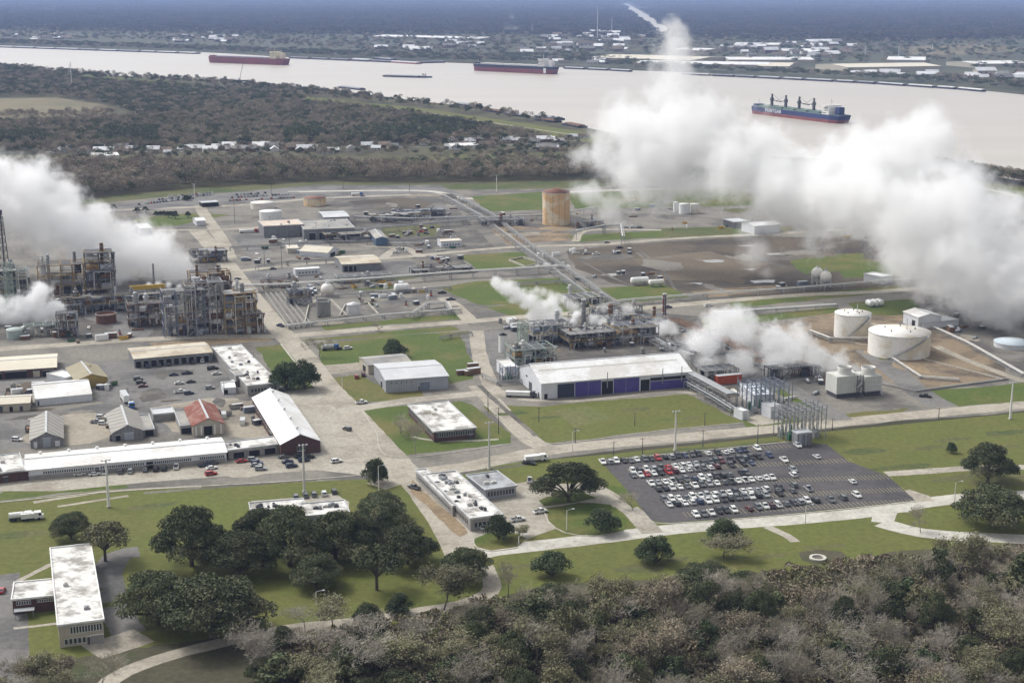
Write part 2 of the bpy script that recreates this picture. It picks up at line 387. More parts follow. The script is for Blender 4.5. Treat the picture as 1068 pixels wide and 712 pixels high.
# green panels in the middle
sheet('lawn', [(455,300),(500,293),(585,290),(625,308),(560,318),(500,318)], m_grass2)
sheet('lawn', [(505,320),(560,316),(640,314),(650,326),(540,332)], m_grass2)
sheet('lawn', [(300,356),(400,346),(470,340),(480,344),(390,352)], m_grass2)
sheet('grass_strip', [(335,340),(410,333),(480,327),(480,333),(400,339),(340,345)], m_grass2)
sheet('grass_strip', [(760,314),(830,308),(935,297),(945,302),(840,314),(765,321)], m_grass2)
sheet('grass_strip', [(700,335),(800,328),(872,320),(880,325),(780,338),(745,346),(712,345)], m_grass2)
sheet('grass_strip', [(885,316),(952,312),(962,326),(905,333)], m_grass2)
sheet('lawn', [(332,358),(410,350),(494,345),(498,380),(493,395),(470,400),(455,380),(395,372),(375,378),(332,384)], m_grass2)
sheet('lawn', [(266,362),(293,359),(332,409),(300,415),(285,390)], m_grass2)
sheet('lawn', [(343,394),(375,391),(400,405),(440,408),(443,416),(385,419),(362,418)], m_grass2)
sheet('access_path', [(335,381),(385,377),(385,386),(335,391)], m_yardw)
sheet('lawn', [(378,428),(410,424),(430,422),(480,418),(492,422),(516,440),(533,452),(533,462),(412,476),(392,450)], m_grass2)
sheet('big_lawn', [(505,422),(565,424),(640,417),(716,411),(745,424),(776,440),(700,447),(630,456),(575,462),(548,455),(525,438)], m_grass)
sheet('burnt_grass', [(572,428),(612,423),(640,436),(600,446)], GM('yellowing_grass', (.150,.145,.058), (.115,.130,.042), (.120,.140,.044), sc=0.05, sc3=0.03))
sheet('grass_strip', [(628,478),(690,470),(810,459),(822,462),(700,473),(632,482)], m_dullg)
sheet('grass_strip', [(0,515),(30,500),(125,502),(135,508),(60,514),(0,522)], m_grass2)
# tank farm
sheet('tank_farm_floor', [(800,338),(870,326),(985,333),(1050,380),(1052,394),(950,408),(870,372)], m_dike)
sheet('dark_yard', [(960,322),(1010,318),(1100,325),(1110,380),(1060,388),(990,345)], m_dark)
sheet('tan_strip', [(915,330),(965,326),(980,333),(930,336)], m_dirt)
sheet('lawn', [(965,408),(1068,399),(1300,380),(1300,410),(1068,419),(1000,424)], m_grass2)
sheet('grass_strip', [(852,424),(880,432),(930,428),(950,424),(940,430),(880,438),(856,432)], m_grass2)
sheet('grass_strip', [(786,388),(800,394),(850,422),(845,428),(800,405)], m_grass2)
sheet('grass_strip', [(755,424),(790,440),(830,434),(836,440),(780,448)], m_grass2)
sheet('gravel_pad', [(775,436),(800,428),(815,432),(816,440),(790,444)], m_conc)
sheet('dark_yard', [(715,345),(770,340),(840,395),(800,410),(745,400),(720,375)], m_asph2)
sheet('brown_patch', [(735,405),(765,402),(778,410),(750,418)], m_mud)
sheet('process_area_floor', [(505,345),(560,338),(690,326),(730,330),(735,372),(700,372),(545,385),(500,380)], m_dark)
sheet('dark_yard', [(480,350),(545,340),(545,385),(510,392),(495,380)], m_asph2)
sheet('process_area_floor', [(-60,300),(100,290),(225,275),(278,345),(200,356),(130,350),(40,352),(-60,360)], m_dark)
sheet('asphalt_yard', [(80,322),(150,318),(160,345),(150,357),(122,356),(118,340),(88,332)], m_asph2)
sheet('tan_strip', [(155,358),(270,350),(285,355),(170,364)], m_dirt)
# workshop yard
sheet('workshop_yard', [(-60,388),(60,380),(260,366),(300,410),(262,418),(250,445),(120,455),(0,470),(-60,475)], m_asph2)
sheet('pale_yard', [(45,432),(100,430),(125,452),(95,462),(40,466),(20,460)], m_yardw)
sheet('pale_yard', [(155,425),(215,415),(262,415),(290,460),(240,455),(180,450)], m_yardw)
sheet('pale_yard', [(60,398),(110,420),(60,428),(-40,434),(-40,425)], m_yard)
sheet('concrete_yard', [(296,408),(336,404),(372,425),(402,462),(432,492),(440,502),(330,490),(160,502),(60,512),(0,512),(0,500),(240,480),(296,478),(336,470)], m_conc)
# roads
ribbon('road', [(205,240),(222,258),(240,280),(262,308),(290,342),(318,372),(338,398),(362,424),(390,455),(420,488),(446,520),(470,556),(486,590)], (13,11), m_road)
ribbon('road', [(-80,371),(0,364),(60,360),(130,355),(220,351),(300,350),(400,342),(480,336),(560,329),(640,324),(740,315),(830,308),(930,303),(1068,292),(1200,280)], 9.5, m_road)
ribbon('road', [(170,292),(245,283),(330,275),(420,268),(530,258),(620,255),(720,248),(820,243),(930,236)], 8, m_road)
ribbon('road', [(80,240),(200,240),(260,238),(330,232)], 8, m_road)
ribbon('road', [(398,270),(418,258),(440,268)], 7, m_conc)
ribbon('road', [(392,507),(440,493),(490,486),(540,475),(600,466),(700,457),(820,446),(940,434),(1068,422),(1300,398)], 11, m_road)
ribbon('road', [(335,432),(380,425),(430,417),(490,411),(520,406)], 9, m_conc)
ribbon('road', [(497,345),(500,370),(508,392),(516,408),(540,412)], 8, m_road)
ribbon('road', [(498,402),(515,420),(540,447),(560,463),(575,468)], 9, m_road)
ribbon('road', [(462,310),(478,322),(492,336)], 9, m_road)
ribbon('service_road', [(540,416),(600,418),(700,408),(740,414)], 3.5, m_road)
ribbon('service_road', [(720,347),(770,372),(820,402),(870,432),(880,438)], 9, m_asph2)
ribbon('service_road', [(870,330),(940,345),(1000,372),(1068,398)], 5, m_road)
ribbon('service_road', [(905,365),(930,385),(960,410),(985,424)], 13, m_asph2)
ribbon('service_road', [(600,252),(615,240),(690,240)], 6, m_road)
ribbon('service_road', [(240,270),(230,248),(212,222),(208,212)], 10, m_road)
ribbon('service_road', [(280,262),(350,255),(410,258)], 6, m_yardw)
# front drives
sheet('forecourt', [(455,494),(520,508),(560,500),(600,505),(640,515),(640,530),(590,548),(560,558),(530,572),(500,572),(470,548)], m_conc)
ribbon('front_road', [(470,590),(500,577),(560,569),(620,562),(700,552),(770,546),(850,540),(920,532),(965,524),(1020,518),(1068,516),(1250,508)], 9.5, m_roadw)
ribbon('drive', [(608,502),(640,520),(662,535),(680,556)], 8, m_conc)
sheet('green_island', [(562,522),(570,518),(608,513),(622,519),(600,524),(568,528)], m_grass2)
sheet('green_island', [(567,530),(604,524),(636,526),(655,542),(650,554),(620,559),(590,556),(572,544)], m_grass2)
sheet('green_island', [(494,562),(510,555),(540,556),(549,562),(540,570),(512,574),(496,570)], m_grass2)
sheet('green_island', [(628,505),(650,508),(680,520),(660,530),(645,516)], m_grass2)
sheet('tan_verge', [(430,500),(440,512),(488,556),(480,560),(444,526),(428,508)], m_dirt)
ribbon('drive', [(920,545),(945,552),(985,558),(1068,562),(1200,570)], 9, m_roadw)
ribbon('drive', [(945,530),(925,532),(920,545)], 8, m_roadw)
ribbon('lawn_path', [(924,494),(970,491),(1010,488),(1068,487),(1200,484)], 6, m_conc)
ribbon('drive', [(936,522),(950,514),(965,523)], 8, m_road)
ribbon('lawn_path', [(800,549),(820,558),(829,565)], 3.5, m_conc)
ribbon('garden_path', [(505,590),(513,606),(510,618),(480,630),(440,637),(390,646),(330,652),(285,658),(190,680),(130,700),(110,716)], 6, m_road)
ribbon('driveway', [(145,575),(122,580),(112,600),(118,630),(135,660)], 10, m_asph2)
ribbon('driveway', [(95,680),(120,672),(150,662)], 12, m_conc)
ribbon('driveway', [(-4,600),(4,650),(2,712),(0,760)], 14, m_asph2)
ribbon('lawn_path', [(54,588),(20,605),(16,610)], 2.0, m_conc)
ribbon('lawn_path', [(14,655),(60,650)], 1.6, m_conc)
ribbon('lawn_path', [(35,524),(90,515),(130,511),(210,507)], 2.5, m_road)
ribbon('lawn_path', [(60,528),(120,519),(134,517)], 2.0, m_road)
ribbon('lawn_path', [(430,455),(460,460),(520,458)], 2.0, m_conc)
sheet('annex_yard', [(262,522),(350,514),(364,523),(364,530),(260,536)], m_conc)
sheet('car_park', [(626,481),(700,473),(822,461),(862,463),(885,481),(926,496),(955,522),(820,536),(700,545),(680,543),(655,512)], m_asph)
sheet('far_car_park', [(132,214),(200,203),(310,200),(322,204),(228,212),(150,219)], m_asph2)
# worn patches, stains and gravel pads all over the yards
pm_ = [m_dark, m_yard, m_yardw, m_asph2, m_mud, m_dullg, m_dirt, m_conc, m_grass2]
def patches(poly, n, s0, s1, ms):
    for P in scatter(poly, n):
        a = rnd.uniform(s0, s1); b2 = a*rnd.uniform(.25, .7); th = UANG + rnd.choice([0, 1.57]); k = rnd.randint(5, 8); q = []
        for i in range(k):
            t = 6.2832*(i+rnd.uniform(-.25,.25))/k; x, y = a*math.cos(t)*rnd.uniform(.7,1.1), b2*math.sin(t)*rnd.uniform(.7,1.1); q.append(Vector((P[0]+x*math.cos(th)-y*math.sin(th), P[1]+x*math.sin(th)+y*math.cos(th), 0)))
        sheet('yard_patch', q, rnd.choice(ms), world=True)
patches([(240,215),(480,200),(500,250),(450,290),(260,300)], 26, 8, 28, [m_dark,m_yard,m_yardw,m_asph2,m_mud,m_dullg])
patches([(500,230),(640,230),(600,250),(520,255)], 6, 8, 22, [m_dark,m_yardw,m_asph2])
patches([(300,300),(450,290),(470,325),(330,340)], 12, 5, 18, [m_dark,m_yardw,m_asph2,m_dullg])
patches([(0,385),(250,370),(290,410),(250,450),(0,465)], 26, 4, 15, [m_yard,m_yardw,m_asph2,m_dark,m_mud])
patches([(600,262),(880,250),(940,295),(720,305)], 22, 8, 30, [m_mud,m_dark,m_yard,MATS['brown_mud_light']])
patches([(500,345),(720,330),(800,390),(740,385),(505,380)], 12, 4, 16, [m_dark,m_yard,m_mud,m_dirt])
patches([(870,330),(985,335),(1045,385),(955,402)], 10, 5, 16, [m_dike,m_dirt,m_dark,m_dullg])
patches([(960,322),(1068,330),(1068,380),(990,345)], 5, 6, 16, [m_yard,m_yardw,m_asph2])
patches([(690,205),(820,205),(820,235),(690,235)], 8, 10, 26, [m_dark,m_dullg,m_yardw,m_asph2])
for _q in ([(0,530),(380,505),(420,560),(300,640),(60,640)], [(500,590),(700,565),(830,560),(820,590),(640,600)], [(880,465),(1068,445),(1068,480),(930,488)], [(520,428),(700,418),(760,438),(600,455)], [(970,495),(1068,492),(1068,508),(960,512)]):
    for P in scatter(_q, 9):
        a = rnd.uniform(4, 13); b2 = a*rnd.uniform(.2,.5); q = []
        for i in range(9):
            t = 6.2832*i/9; x, y = a*math.cos(t)*rnd.uniform(.6,1.15), b2*math.sin(t)*rnd.uniform(.6,1.15); q.append(Vector((P[0]+x*.95-y*.3, P[1]+x*.3+y*.95, 0)))
        sheet('worn_grass', q, rnd.choice([m_dullg, m_grass2, m_dullg]), world=True)
patches([(60,510),(330,495),(400,480),(300,460),(60,505)], 8, 3, 9, [m_yardw,m_yard,m_road])
kerb([(626,481),(700,473),(822,461)], w=.5); kerb([(680,544),(700,546),(820,537),(955,523)], w=.5)
kerb([(378,428),(392,450),(412,477),(533,463)]); kerb([(505,422),(525,438),(548,456),(575,463),(630,457),(700,448),(776,441)])
kerb([(567,530),(572,544),(590,556),(620,559),(650,554)]); kerb([(0,524),(130,512),(300,502),(392,494)], w=.6)
kerb([(494,562),(496,570),(512,575),(540,571)]); kerb([(293,359),(333,410)], w=.8)
ribbon('ditch', [(500,402),(528,428),(560,455)], 2.5, m_dark); ribbon('ditch', [(330,500),(250,506),(150,514)], 2.2, m_dark)
ribbon('ditch', [(450,500),(490,492),(550,484)], 2.0, m_dark)
sheet('bare_patch', [(833,576),(850,572),(878,575),(872,586),(850,589),(836,584)], m_litter); sheet('bare_patch', [(838,570),(880,566),(882,571),(845,575)], m_dullg)
t = root('stone_ring', G(853,582,.12), 0, label='low white stone ring on the bare patch at the wood edge', cat='stone ring'); b = MB(); r_ = 8.6*mpp(853,582)
b.lathe([(r_,0),(r_,.5),(r_-.9,.5),(r_-.9,.02)], n=32, smooth=False); b.build('rim', M('pale_stone', (.60,.57,.50), (.42,.40,.35), sc=.4, con=1), t)
b = MB(); b.lathe([(r_-.92,.12),(.01,.15)], n=32); b.build('fill', m_yard, t)
# painted bay lines
yl = MB()
def bays(a, b_, n, L=5.0):
    A, B = G(*a), G(*b_); d = (B-A)/n; dd = (G(690,545)-G(632,480)).normalized()
    for i in range(n+1):
        p = A + d*i; yl.add([(p.x-.07,p.y,1.28),(p.x+.07,p.y,1.28),(p.x+.07+dd.x*L,p.y+dd.y*L,1.28),(p.x-.07+dd.x*L,p.y+dd.y*L,1.28)], [(0,3,2,1)])
for a, b_, n in [((629,480),(820,463),45), ((654,489),(885,478),56), ((676,503),(925,495),62), ((693,519),(940,508),62), ((712,534),(952,520),56)]:
    bays(a, b_, n)
_zl = max(gz(*G(x_, y_)[:2]) for x_, y_ in ((700,500),(800,500),(880,500))) + .006; yl.v = [(x, y, _zl) for x, y, z in yl.v]
o = yl.build('parking_lines', M('line_paint', (.55,.48,.25), (.40,.36,.22), kind='pos', sc=1)); o['kind'] = 'structure'
# ---------------------------------------------------------------- surfaces of built things
w_white = M('white_cladding', (.66,.67,.69), (.56,.57,.60), sc=.25, rough=.6, rib=.25, ribw=1.2)
w_grey  = M('grey_cladding', (.36,.38,.41), (.30,.32,.35), sc=.25, rough=.6, rib=.35, ribw=1.2)
w_dgrey = M('weathered_grey_cladding', (.24,.245,.25), (.17,.17,.175), sc=.3, rough=.7, rib=.4, ribw=1.5)
w_brick = M('dark_red_brick', (.110,.060,.052), (.075,.045,.042), sc=.6, rough=.85)
w_cream = M('cream_wall', (.48,.44,.36), (.38,.34,.27), sc=.4)
w_block = M('concrete_wall', (.34,.33,.31), (.24,.23,.22), sc=.4)
w_ochre = M('ochre_cladding', (.42,.31,.10), (.36,.26,.09), sc=.3, rib=.2, ribw=1.2)
r_white = M('white_metal_roof', (.80,.80,.79), (.70,.70,.69), sc=.12, rough=.5, rib=.30, ribw=3.0, c3=(.62,.60,.56), sc3=.06)
r_lgrey = M('pale_grey_roof', (.56,.57,.58), (.47,.48,.49), sc=.12, rough=.55, rib=.2, ribw=1.5)
r_grey  = M('weathered_grey_roof', (.30,.295,.28), (.22,.215,.205), sc=.2, rough=.7, rib=.3, ribw=1.3, c3=(.36,.34,.30), sc3=.08)
r_band  = M('striped_grey_roof', (.34,.325,.29), (.29,.275,.25), sc=.2, rib=.9, ribw=5.0)
r_stain = M('stained_white_membrane', (.76,.75,.72), (.60,.585,.55), sc=.9, c3=(.30,.285,.26), sc3=.17, con=1.0, rib=.25, ribw=4)
r_rust  = M('rusted_roof', (.16,.050,.036), (.24,.085,.060), sc=.35, rough=.85, c3=(.27,.16,.13), sc3=.3)
r_tan   = M('tan_roof', (.52,.46,.36), (.60,.55,.45), sc=.15, c3=(.40,.34,.25), sc3=.08)
r_olive = M('olive_brown_roof', (.27,.24,.16), (.33,.29,.20), sc=.15, rib=.2, ribw=4)
r_cream = M('cream_roof', (.66,.61,.50), (.58,.53,.43), sc=.12, rib=.15, ribw=2)
m_trim  = M('trim_metal', (.55,.56,.57), (.42,.43,.44), sc=1)
m_dtrim = M('dark_trim', (.10,.10,.11), (.06,.06,.07), sc=1)
m_open  = M('dark_opening', (.018,.018,.022), (.030,.030,.034), sc=.5, rough=.9)
m_glass = M('window_glass', (.035,.045,.055), (.06,.07,.08), sc=.4, rough=.12)
m_blue  = M('violet_blue_door', (.060,.042,.22), (.085,.062,.28), sc=.3, rough=.5, rib=.4, ribw=1.0)
m_navy  = M('dark_navy_curtain', (.018,.022,.050), (.03,.035,.07), sc=.3, rough=.6)
m_steel = M('galvanised_steel', (.36,.37,.38), (.27,.28,.29), sc=.6, rough=.55, metal=.3)
m_dsteel= M('dark_steel', (.11,.115,.125), (.07,.072,.08), sc=.5, rough=.7)
m_rust  = M('rusty_steel', (.22,.125,.075), (.13,.085,.06), sc=.5, rough=.85)
m_ochre = M('ochre_steel', (.42,.28,.11), (.28,.19,.10), sc=.5, rough=.75)
m_yel   = M('yellow_paint', (.62,.42,.08), (.50,.33,.07), sc=.6)
m_pgreen= M('pale_green_steel', (.36,.42,.36), (.26,.31,.27), sc=.5)
m_pale  = M('pale_pipe', (.62,.61,.57), (.46,.45,.42), sc=.5, rough=.5)
m_bgrey = M('blue_grey_steel', (.22,.25,.30), (.15,.17,.21), sc=.5)
m_wtank = M('white_tank_paint', (.80,.78,.73), (.72,.69,.63), sc=.10, rough=.5, c3=(.62,.55,.43), sc3=.06, con=.6)
m_stank = M('silver_tank_paint', (.60,.61,.62), (.50,.51,.52), sc=.2, rough=.5)
m_gtank = M('grey_tank_concrete', (.27,.265,.25), (.20,.195,.185), sc=.2)
m_otank = M('rust_streaked_tank', (.68,.48,.27), (.58,.36,.17), sc=.10, rough=.8, c3=(.70,.62,.46), sc3=.12, con=1.0, rib=.35, ribw=7)
m_red   = M('red_paint', (.38,.055,.035), (.28,.045,.03), sc=.5)
m_orange= M('orange_red_container', (.46,.10,.045), (.34,.075,.04), sc=.4, rib=.4, ribw=.6)
m_bluep = M('blue_paint', (.06,.15,.36), (.05,.11,.28), sc=.5)
m_greenp= M('green_paint', (.06,.18,.10), (.05,.13,.08), sc=.5)
m_whitep= M('white_paint', (.80,.80,.78), (.66,.66,.64), sc=.6, rough=.5)
m_dstack= M('dark_red_stack', (.17,.050,.045), (.11,.04,.04), sc=.3)
m_wood  = M('weathered_wood', (.26,.20,.14), (.18,.14,.10), sc=1)
m_tyre  = M('tyre_rubber', (.02,.02,.02), (.03,.03,.03), sc=2, rough=.9)
m_brass = M('tan_louvre', (.33,.28,.22), (.25,.21,.17), sc=.6)

def frame_of(fl, fr, bk, h, long='u'):
    """front-left, front-right, and one back corner (pixels of the eaves, h metres up) -> origin, angle, width, depth"""
    A, B, C = G(*fl, h), G(*fr, h), G(*bk, h)
    if long == 'u':
        u = (B-A).normalized(); v = Vector((-u.y, u.x, 0)); w = (B-A).length; d = abs((C-A).dot(v))
    else:                                   # bk is the BACK-LEFT corner
        v = (C-A).normalized(); u = Vector((v.y, -v.x, 0)); d = (C-A).length; w = abs((B-A).dot(u))
    return Vector((A.x, A.y, 0)), math.atan2(u.y, u.x), w, d

def building(name, label, cat, fl, fr, bk, h, long='u', roof='gable_u', rise=3, wall=None, roofm=None, over=.5,
             windows=(), doors=(), vents=0, hvac=0, group=None, desc=None, ventm=None, trim=None, fr4=None, dims=None, hv=None):
    if dims: O, ang, w, d = dims
    else: O, ang, w, d = frame_of(fl, fr, bk, h, long)
    t = root(name, O, ang, label=label, cat=cat, group=group, desc=desc)
    t['w'] = 0.0; del t['w']
    b = MB()
    if roof == 'flat':
        b.box(0,0,0,w,d,h)
        b.build('wall', wall, t)
        r = MB(); p = .35; hh = h + .003
        r.box(-over,-over,hh,w+over,d+over,hh+.25)
        rb = r.build('roof', roofm, t)
        r = MB(); z0 = hh+.253; z1 = hh+.65                      # parapet edge
        for x0,y0,x1,y1 in ((-over,-over,w+over,-over+p),(-over,d+over-p,w+over,d+over),(-over,-over+p,-over+p,d+over-p),(w+over-p,-over+p,w+over,d+over-p)):
            r.box(x0,y0,z0,x1,y1,z1)
        r.build('parapet', trim or m_trim, rb)
    else:
        if roof == 'gable_u':               # ridge runs along u
            vs = [(0,0,0),(w,0,0),(w,d,0),(0,d,0),(0,0,h),(w,0,h),(w,d,h),(0,d,h),(0,d/2,h+rise),(w,d/2,h+rise)]
            b.add(vs, [(0,3,2,1),(0,1,5,4),(1,2,6,9,5),(2,3,7,6),(3,0,4,8,7)])
            e = over; k = rise/(d/2)
            P = lambda y, z: [(-e,y,z),(w+e,y,z)]
            ys = [(-e, h-k*e+.05), (d/2, h+rise+.05), (d+e, h-k*e+.05)]
        else:
            vs = [(0,0,0),(w,0,0),(w,d,0),(0,d,0),(0,0,h),(w,0,h),(w,d,h),(0,d,h),(w/2,0,h+rise),(w/2,d,h+rise)]
            b.add(vs, [(0,3,2,1),(0,1,5,8,4),(1,2,6,5),(2,3,7,9,6),(3,0,4,7)])
            e = over; k = rise/(w/2)
            ys = [(-e, h-k*e+.05), (w/2, h+rise+.05), (w+e, h-k*e+.05)]
        b.build('wall', wall, t)
        r = MB(); T = .22
        for (a, za), (c, zc) in ((ys[0], ys[1]), (ys[1], ys[2])):
            if roof == 'gable_u': q = [(-e,a,za),(w+e,a,za),(w+e,c,zc),(-e,c,zc)]
            else: q = [(a,d+e,za),(a,-e,za),(c,-e,zc),(c,d+e,zc)]
            r.add(q + [(x,y,z+T) for x,y,z in q], [(0,3,2,1),(4,5,6,7),(0,1,5,4),(1,2,6,5),(2,3,7,6),(3,0,4,7)])
        rb = r.build('roof', roofm, t)
        r = MB()                            # ridge cap
        if roof == 'gable_u': r.beam((-e,d/2,ys[1][1]+T+.02),(w+e,d/2,ys[1][1]+T+.02),.9,.2)
        else: r.beam((w/2,-e,ys[1][1]+T+.02),(w/2,d+e,ys[1][1]+T+.02),.9,.2)
        r.build('ridge_cap', trim or m_trim, rb)
    # windows: (side, start, end, z0, z1, count, fill)
    for side, s0, s1, z0, z1, n, fill in windows:
        L = w if side in 'fb' else d
        a, c = s0*L, s1*L; st = (c-a)/n; ww = st*fill
        pm = MB(); fm = MB()
        x0, x1 = 0, ww
        if side == 'f': pm.box(.06,-.05,z0+.06,ww-.06,.0,z1-.06); fm.box(0,-.09,z0,ww,-.052,z0+.10); fm.box(0,-.09,z1-.1,ww,-.052,z1); fm.box(0,-.09,z0+.1,.08,-.052,z1-.1); fm.box(ww-.08,-.09,z0+.1,ww,-.052,z1-.1)
        elif side == 'l': pm.box(-.05,.06,z0+.06,0,ww-.06,z1-.06); fm.box(-.09,0,z0,-.052,ww,z0+.1); fm.box(-.09,0,z1-.1,-.052,ww,z1); fm.box(-.09,0,z0+.1,-.052,.08,z1-.1); fm.box(-.09,ww-.08,z0+.1,-.052,ww,z1-.1)
        else: pm.box(0,.06,z0+.06,.05,ww-.06,z1-.06); fm.box(.052,0,z0,.09,ww,z0+.1); fm.box(.052,0,z1-.1,.09,ww,z1); fm.box(.052,0,z0+.1,.09,.08,z1-.1); fm.box(.052,ww-.08,z0+.1,.09,ww,z1-.1)
        pme = pm.mesh('window', m_glass); fme = fm.mesh('window_frame', trim or m_trim)
        for i in range(n):
            p = a + st*(i+.5) - ww/2
            loc = {'f': (p,0,0), 'l': (0,p,0), 'r': (w,p,0)}[side]
            o = bpy.data.objects.new('window', pme); COL.objects.link(o); o.parent = t; o.location = loc
            if n <= 24 and L > 6:
                q = bpy.data.objects.new('frame', fme); COL.objects.link(q); q.parent = o
    for dr in doors:                        # (side, start, end, z1, material[, z0])
        side, s0, s1, z1, dm = dr[:5]; z0 = dr[5] if len(dr) > 5 else .02
        L = w if side == 'f' else d; a, c = s0*L, s1*L; q = MB(); g = MB()
        if side == 'f': q.box(a,-.12,z0,c,-.003,z1); g.box(a-.2,-.16,z1,c+.2,-.003,z1+.25)
        elif side == 'l': q.box(-.12,a,z0,-.003,c,z1); g.box(-.16,a-.2,z1,-.003,c+.2,z1+.25)
        else: q.box(w+.003,a,z0,w+.12,c,z1); g.box(w+.003,a-.2,z1,w+.16,c+.2,z1+.25)
        dd = q.build('door', dm, t); g.build('lintel', trim or m_trim, dd)
    for i in range(vents):                  # ridge / roof ventilators
        q = MB(); q.tube((0,0,-.3),(0,0,.9),.45,.45,10); q.tube((0,0,.9),(0,0,1.25),.8,.55,10)
        x = w*(i+.5)/vents
        if roof == 'gable_u': l3 = (x, d*.93, h+rise*.14)
        elif roof == 'gable_v': l3 = (w/2, d*(i+.5)/vents, h+rise+.2)
        else: l3 = (x, d*.5, h+.5)
        q.build('roof_vent', ventm or m_whitep, t, l3)
    rr = random.Random(int(w*100)+int(d*10))
    for i in range(hvac):
        sx, sy, sz = rr.uniform(.8,2.2), rr.uniform(.8,1.8), rr.uniform(.5,1.1)
        x, y = rr.uniform(1.5, max(1.6,w-4)), rr.uniform(1.5, max(1.6,d-4))
        q = MB(); q.box(0,0,0,sx,sy,sz); q.tube((sx*.5,sy*.5,sz),(sx*.5,sy*.5,sz+.25),min(sx,sy)*.35,None,10)
        for k in range(3): q.box(.15,-.06,sz*(.2+.25*k),sx-.15,-.002,sz*(.3+.25*k))
        q.build('air_handler' , hv or rr.choice([m_steel,m_dsteel,m_pale]), t, (x,y,h+.26))
    return t, w, d

def rbox(name, px, py, w, d, h, **k):       # a building given by the pixel of its front-left ground corner and metres
    return building(name, k.pop('label',None), k.pop('cat','building'), None,None,None, h, dims=(G(px,py), k.pop('ang',UANG), w, d), **k)

# ---------------------------------------------------------------- the named buildings
t, w, d = building('warehouse', 'long white warehouse with violet-blue doors beside the big lawn', 'warehouse',
    (564.6,400.2),(721.3,387.5),(542.5,382.2), 7.4, roof='gable_u', rise=5.2, wall=w_white, roofm=r_white, over=.4,
    windows=[('l',.62,.70,5.2,6.2,1,1)],
    doors=[('f',.105,.215,6.6,m_navy),('f',.22,.305,6.8,m_blue),('f',.307,.390,6.8,m_blue),('f',.395,.470,6.2,m_open),('f',.475,.555,6.8,m_blue),('f',.557,.645,6.8,m_blue),('f',.655,.715,5.4,m_open),
           ('f',.72,.97,4.2,m_blue),('f',.72,.96,6.0,m_open,4.5),('f',.02,.04,2.4,m_open),('l',.42,.55,4.2,m_dsteel),('l',.10,.14,2.3,m_dtrim)])
q = MB()                                    # skylight strips along the ridge slope
for s in (.24,.27):
    pass
q.add([(2,d*.30,7.4+5.2*.60+.31),(w-3,d*.30,7.4+5.2*.60+.31),(w-3,d*.33,7.4+5.2*.66+.31),(2,d*.33,7.4+5.2*.66+.31)],[(0,1,2,3)])
q.build('skylight_strip', M('dusty_skylight',(.50,.49,.44),(.44,.43,.39),sc=.3), t)
for x in (.43,.80,.93):
    q = MB(); q.tube((w*x,-.5,3),(w*x,-.5,10.5),.22,n=8); q.box(w*x-.3,-.4,5,w*x+.3,-.13,5.3); q.build('exhaust_pipe', m_steel, t)
building('grey_warehouse', 'pale grey metal warehouse with a lower rear bay, beside the round dark tree', 'warehouse',
    (402.3,396.5),(467.4,392),(387.6,380), 6.2, roof='gable_u', rise=1.4, wall=w_grey, roofm=r_lgrey,
    doors=[('f',.55,.70,4.2,m_bgrey),('f',.52,.54,2.3,m_dtrim),('l',.3,.42,3,m_open)], windows=[('f',.05,.45,4.2,4.9,5,.4)])
building('storage_shed', 'weathered tan-roofed shed behind the pale grey warehouse', 'shed',
    (384,381),(428,377),(380,372.5), 4.6, roof='gable_u', rise=1.2, wall=w_cream, roofm=r_grey, doors=[('l',.3,.6,3,m_open)])
building('workshop', 'long workshop with white gable roof and dark brick gable end facing the concrete yard', 'workshop',
    (292.7,463.7),(333.8,459.5),(263.2,414.9), 4.9, long='v', roof='gable_v', rise=3.6, wall=w_brick, roofm=r_white, over=.3,
    windows=[('f',.40,.62,1.6,3.6,3,.8),('r',.05,.95,2.2,3.4,16,.5),('l',.05,.95,2.2,3.4,16,.5)], doors=[('f',.42,.60,1.4,m_dtrim),('l',.3,.36,3,m_open)], vents=5)
building('long_workshop_block', 'very long low white-roofed building with a strip of windows and parked cars in front', 'building',
    (27,490.5),(236,471.5),(26,474.5), 4.0, roof='gable_u', rise=1.3, wall=w_white, roofm=r_white, over=.5,
    windows=[('f',.08,.33,1.9,3.0,22,.75),('f',.36,.58,1.9,3.0,20,.75),('f',.63,.82,1.9,3.0,18,.75),('f',.86,.99,1.9,3.0,12,.75)],
    doors=[('f',.335,.355,2.6,m_open),('f',.59,.625,3.0,m_open),('f',0,.012,3.6,w_brick),('f',.01,.995,1.7,w_block),('r',.05,.95,3.8,w_brick)], vents=7)
building('flat_roofed_wing', 'low flat white-roofed wing with brown wall at the far west end of the long block', 'building',
    (-20,496.5),(26,491),(-20,478), 3.8, roof='flat', wall=w_brick, roofm=r_stain, over=.3, hvac=4, doors=[('f',.5,.6,2.4,m_dtrim)], windows=[('f',.05,.4,1.5,2.6,5,.7)])
building('covered_link', 'stained flat-roofed link joining the long block to the brick-ended workshop', 'building',
    (238,470.5),(292,463.7),(236.5,462), 3.4, roof='flat', wall=w_block, roofm=r_stain, over=.4, hvac=3, doors=[('f',.1,.3,2.6,m_open),('f',.4,.6,2.6,m_open),('f',.7,.9,2.6,m_open)])
building('brick_office', 'low brick office with mottled white flat roof inside the hedged lawn block', 'office building',
    (452.7,450.8),(495.9,446.7),(426,423), 4.3, long='v', roof='flat', wall=w_brick, roofm=r_stain, over=.5,
    windows=[('f',.06,.97,1.9,3.9,16,.85),('l',.05,.95,1.9,3.6,24,.7)], doors=[('f',.86,.92,1.8,m_dtrim)], hvac=2)
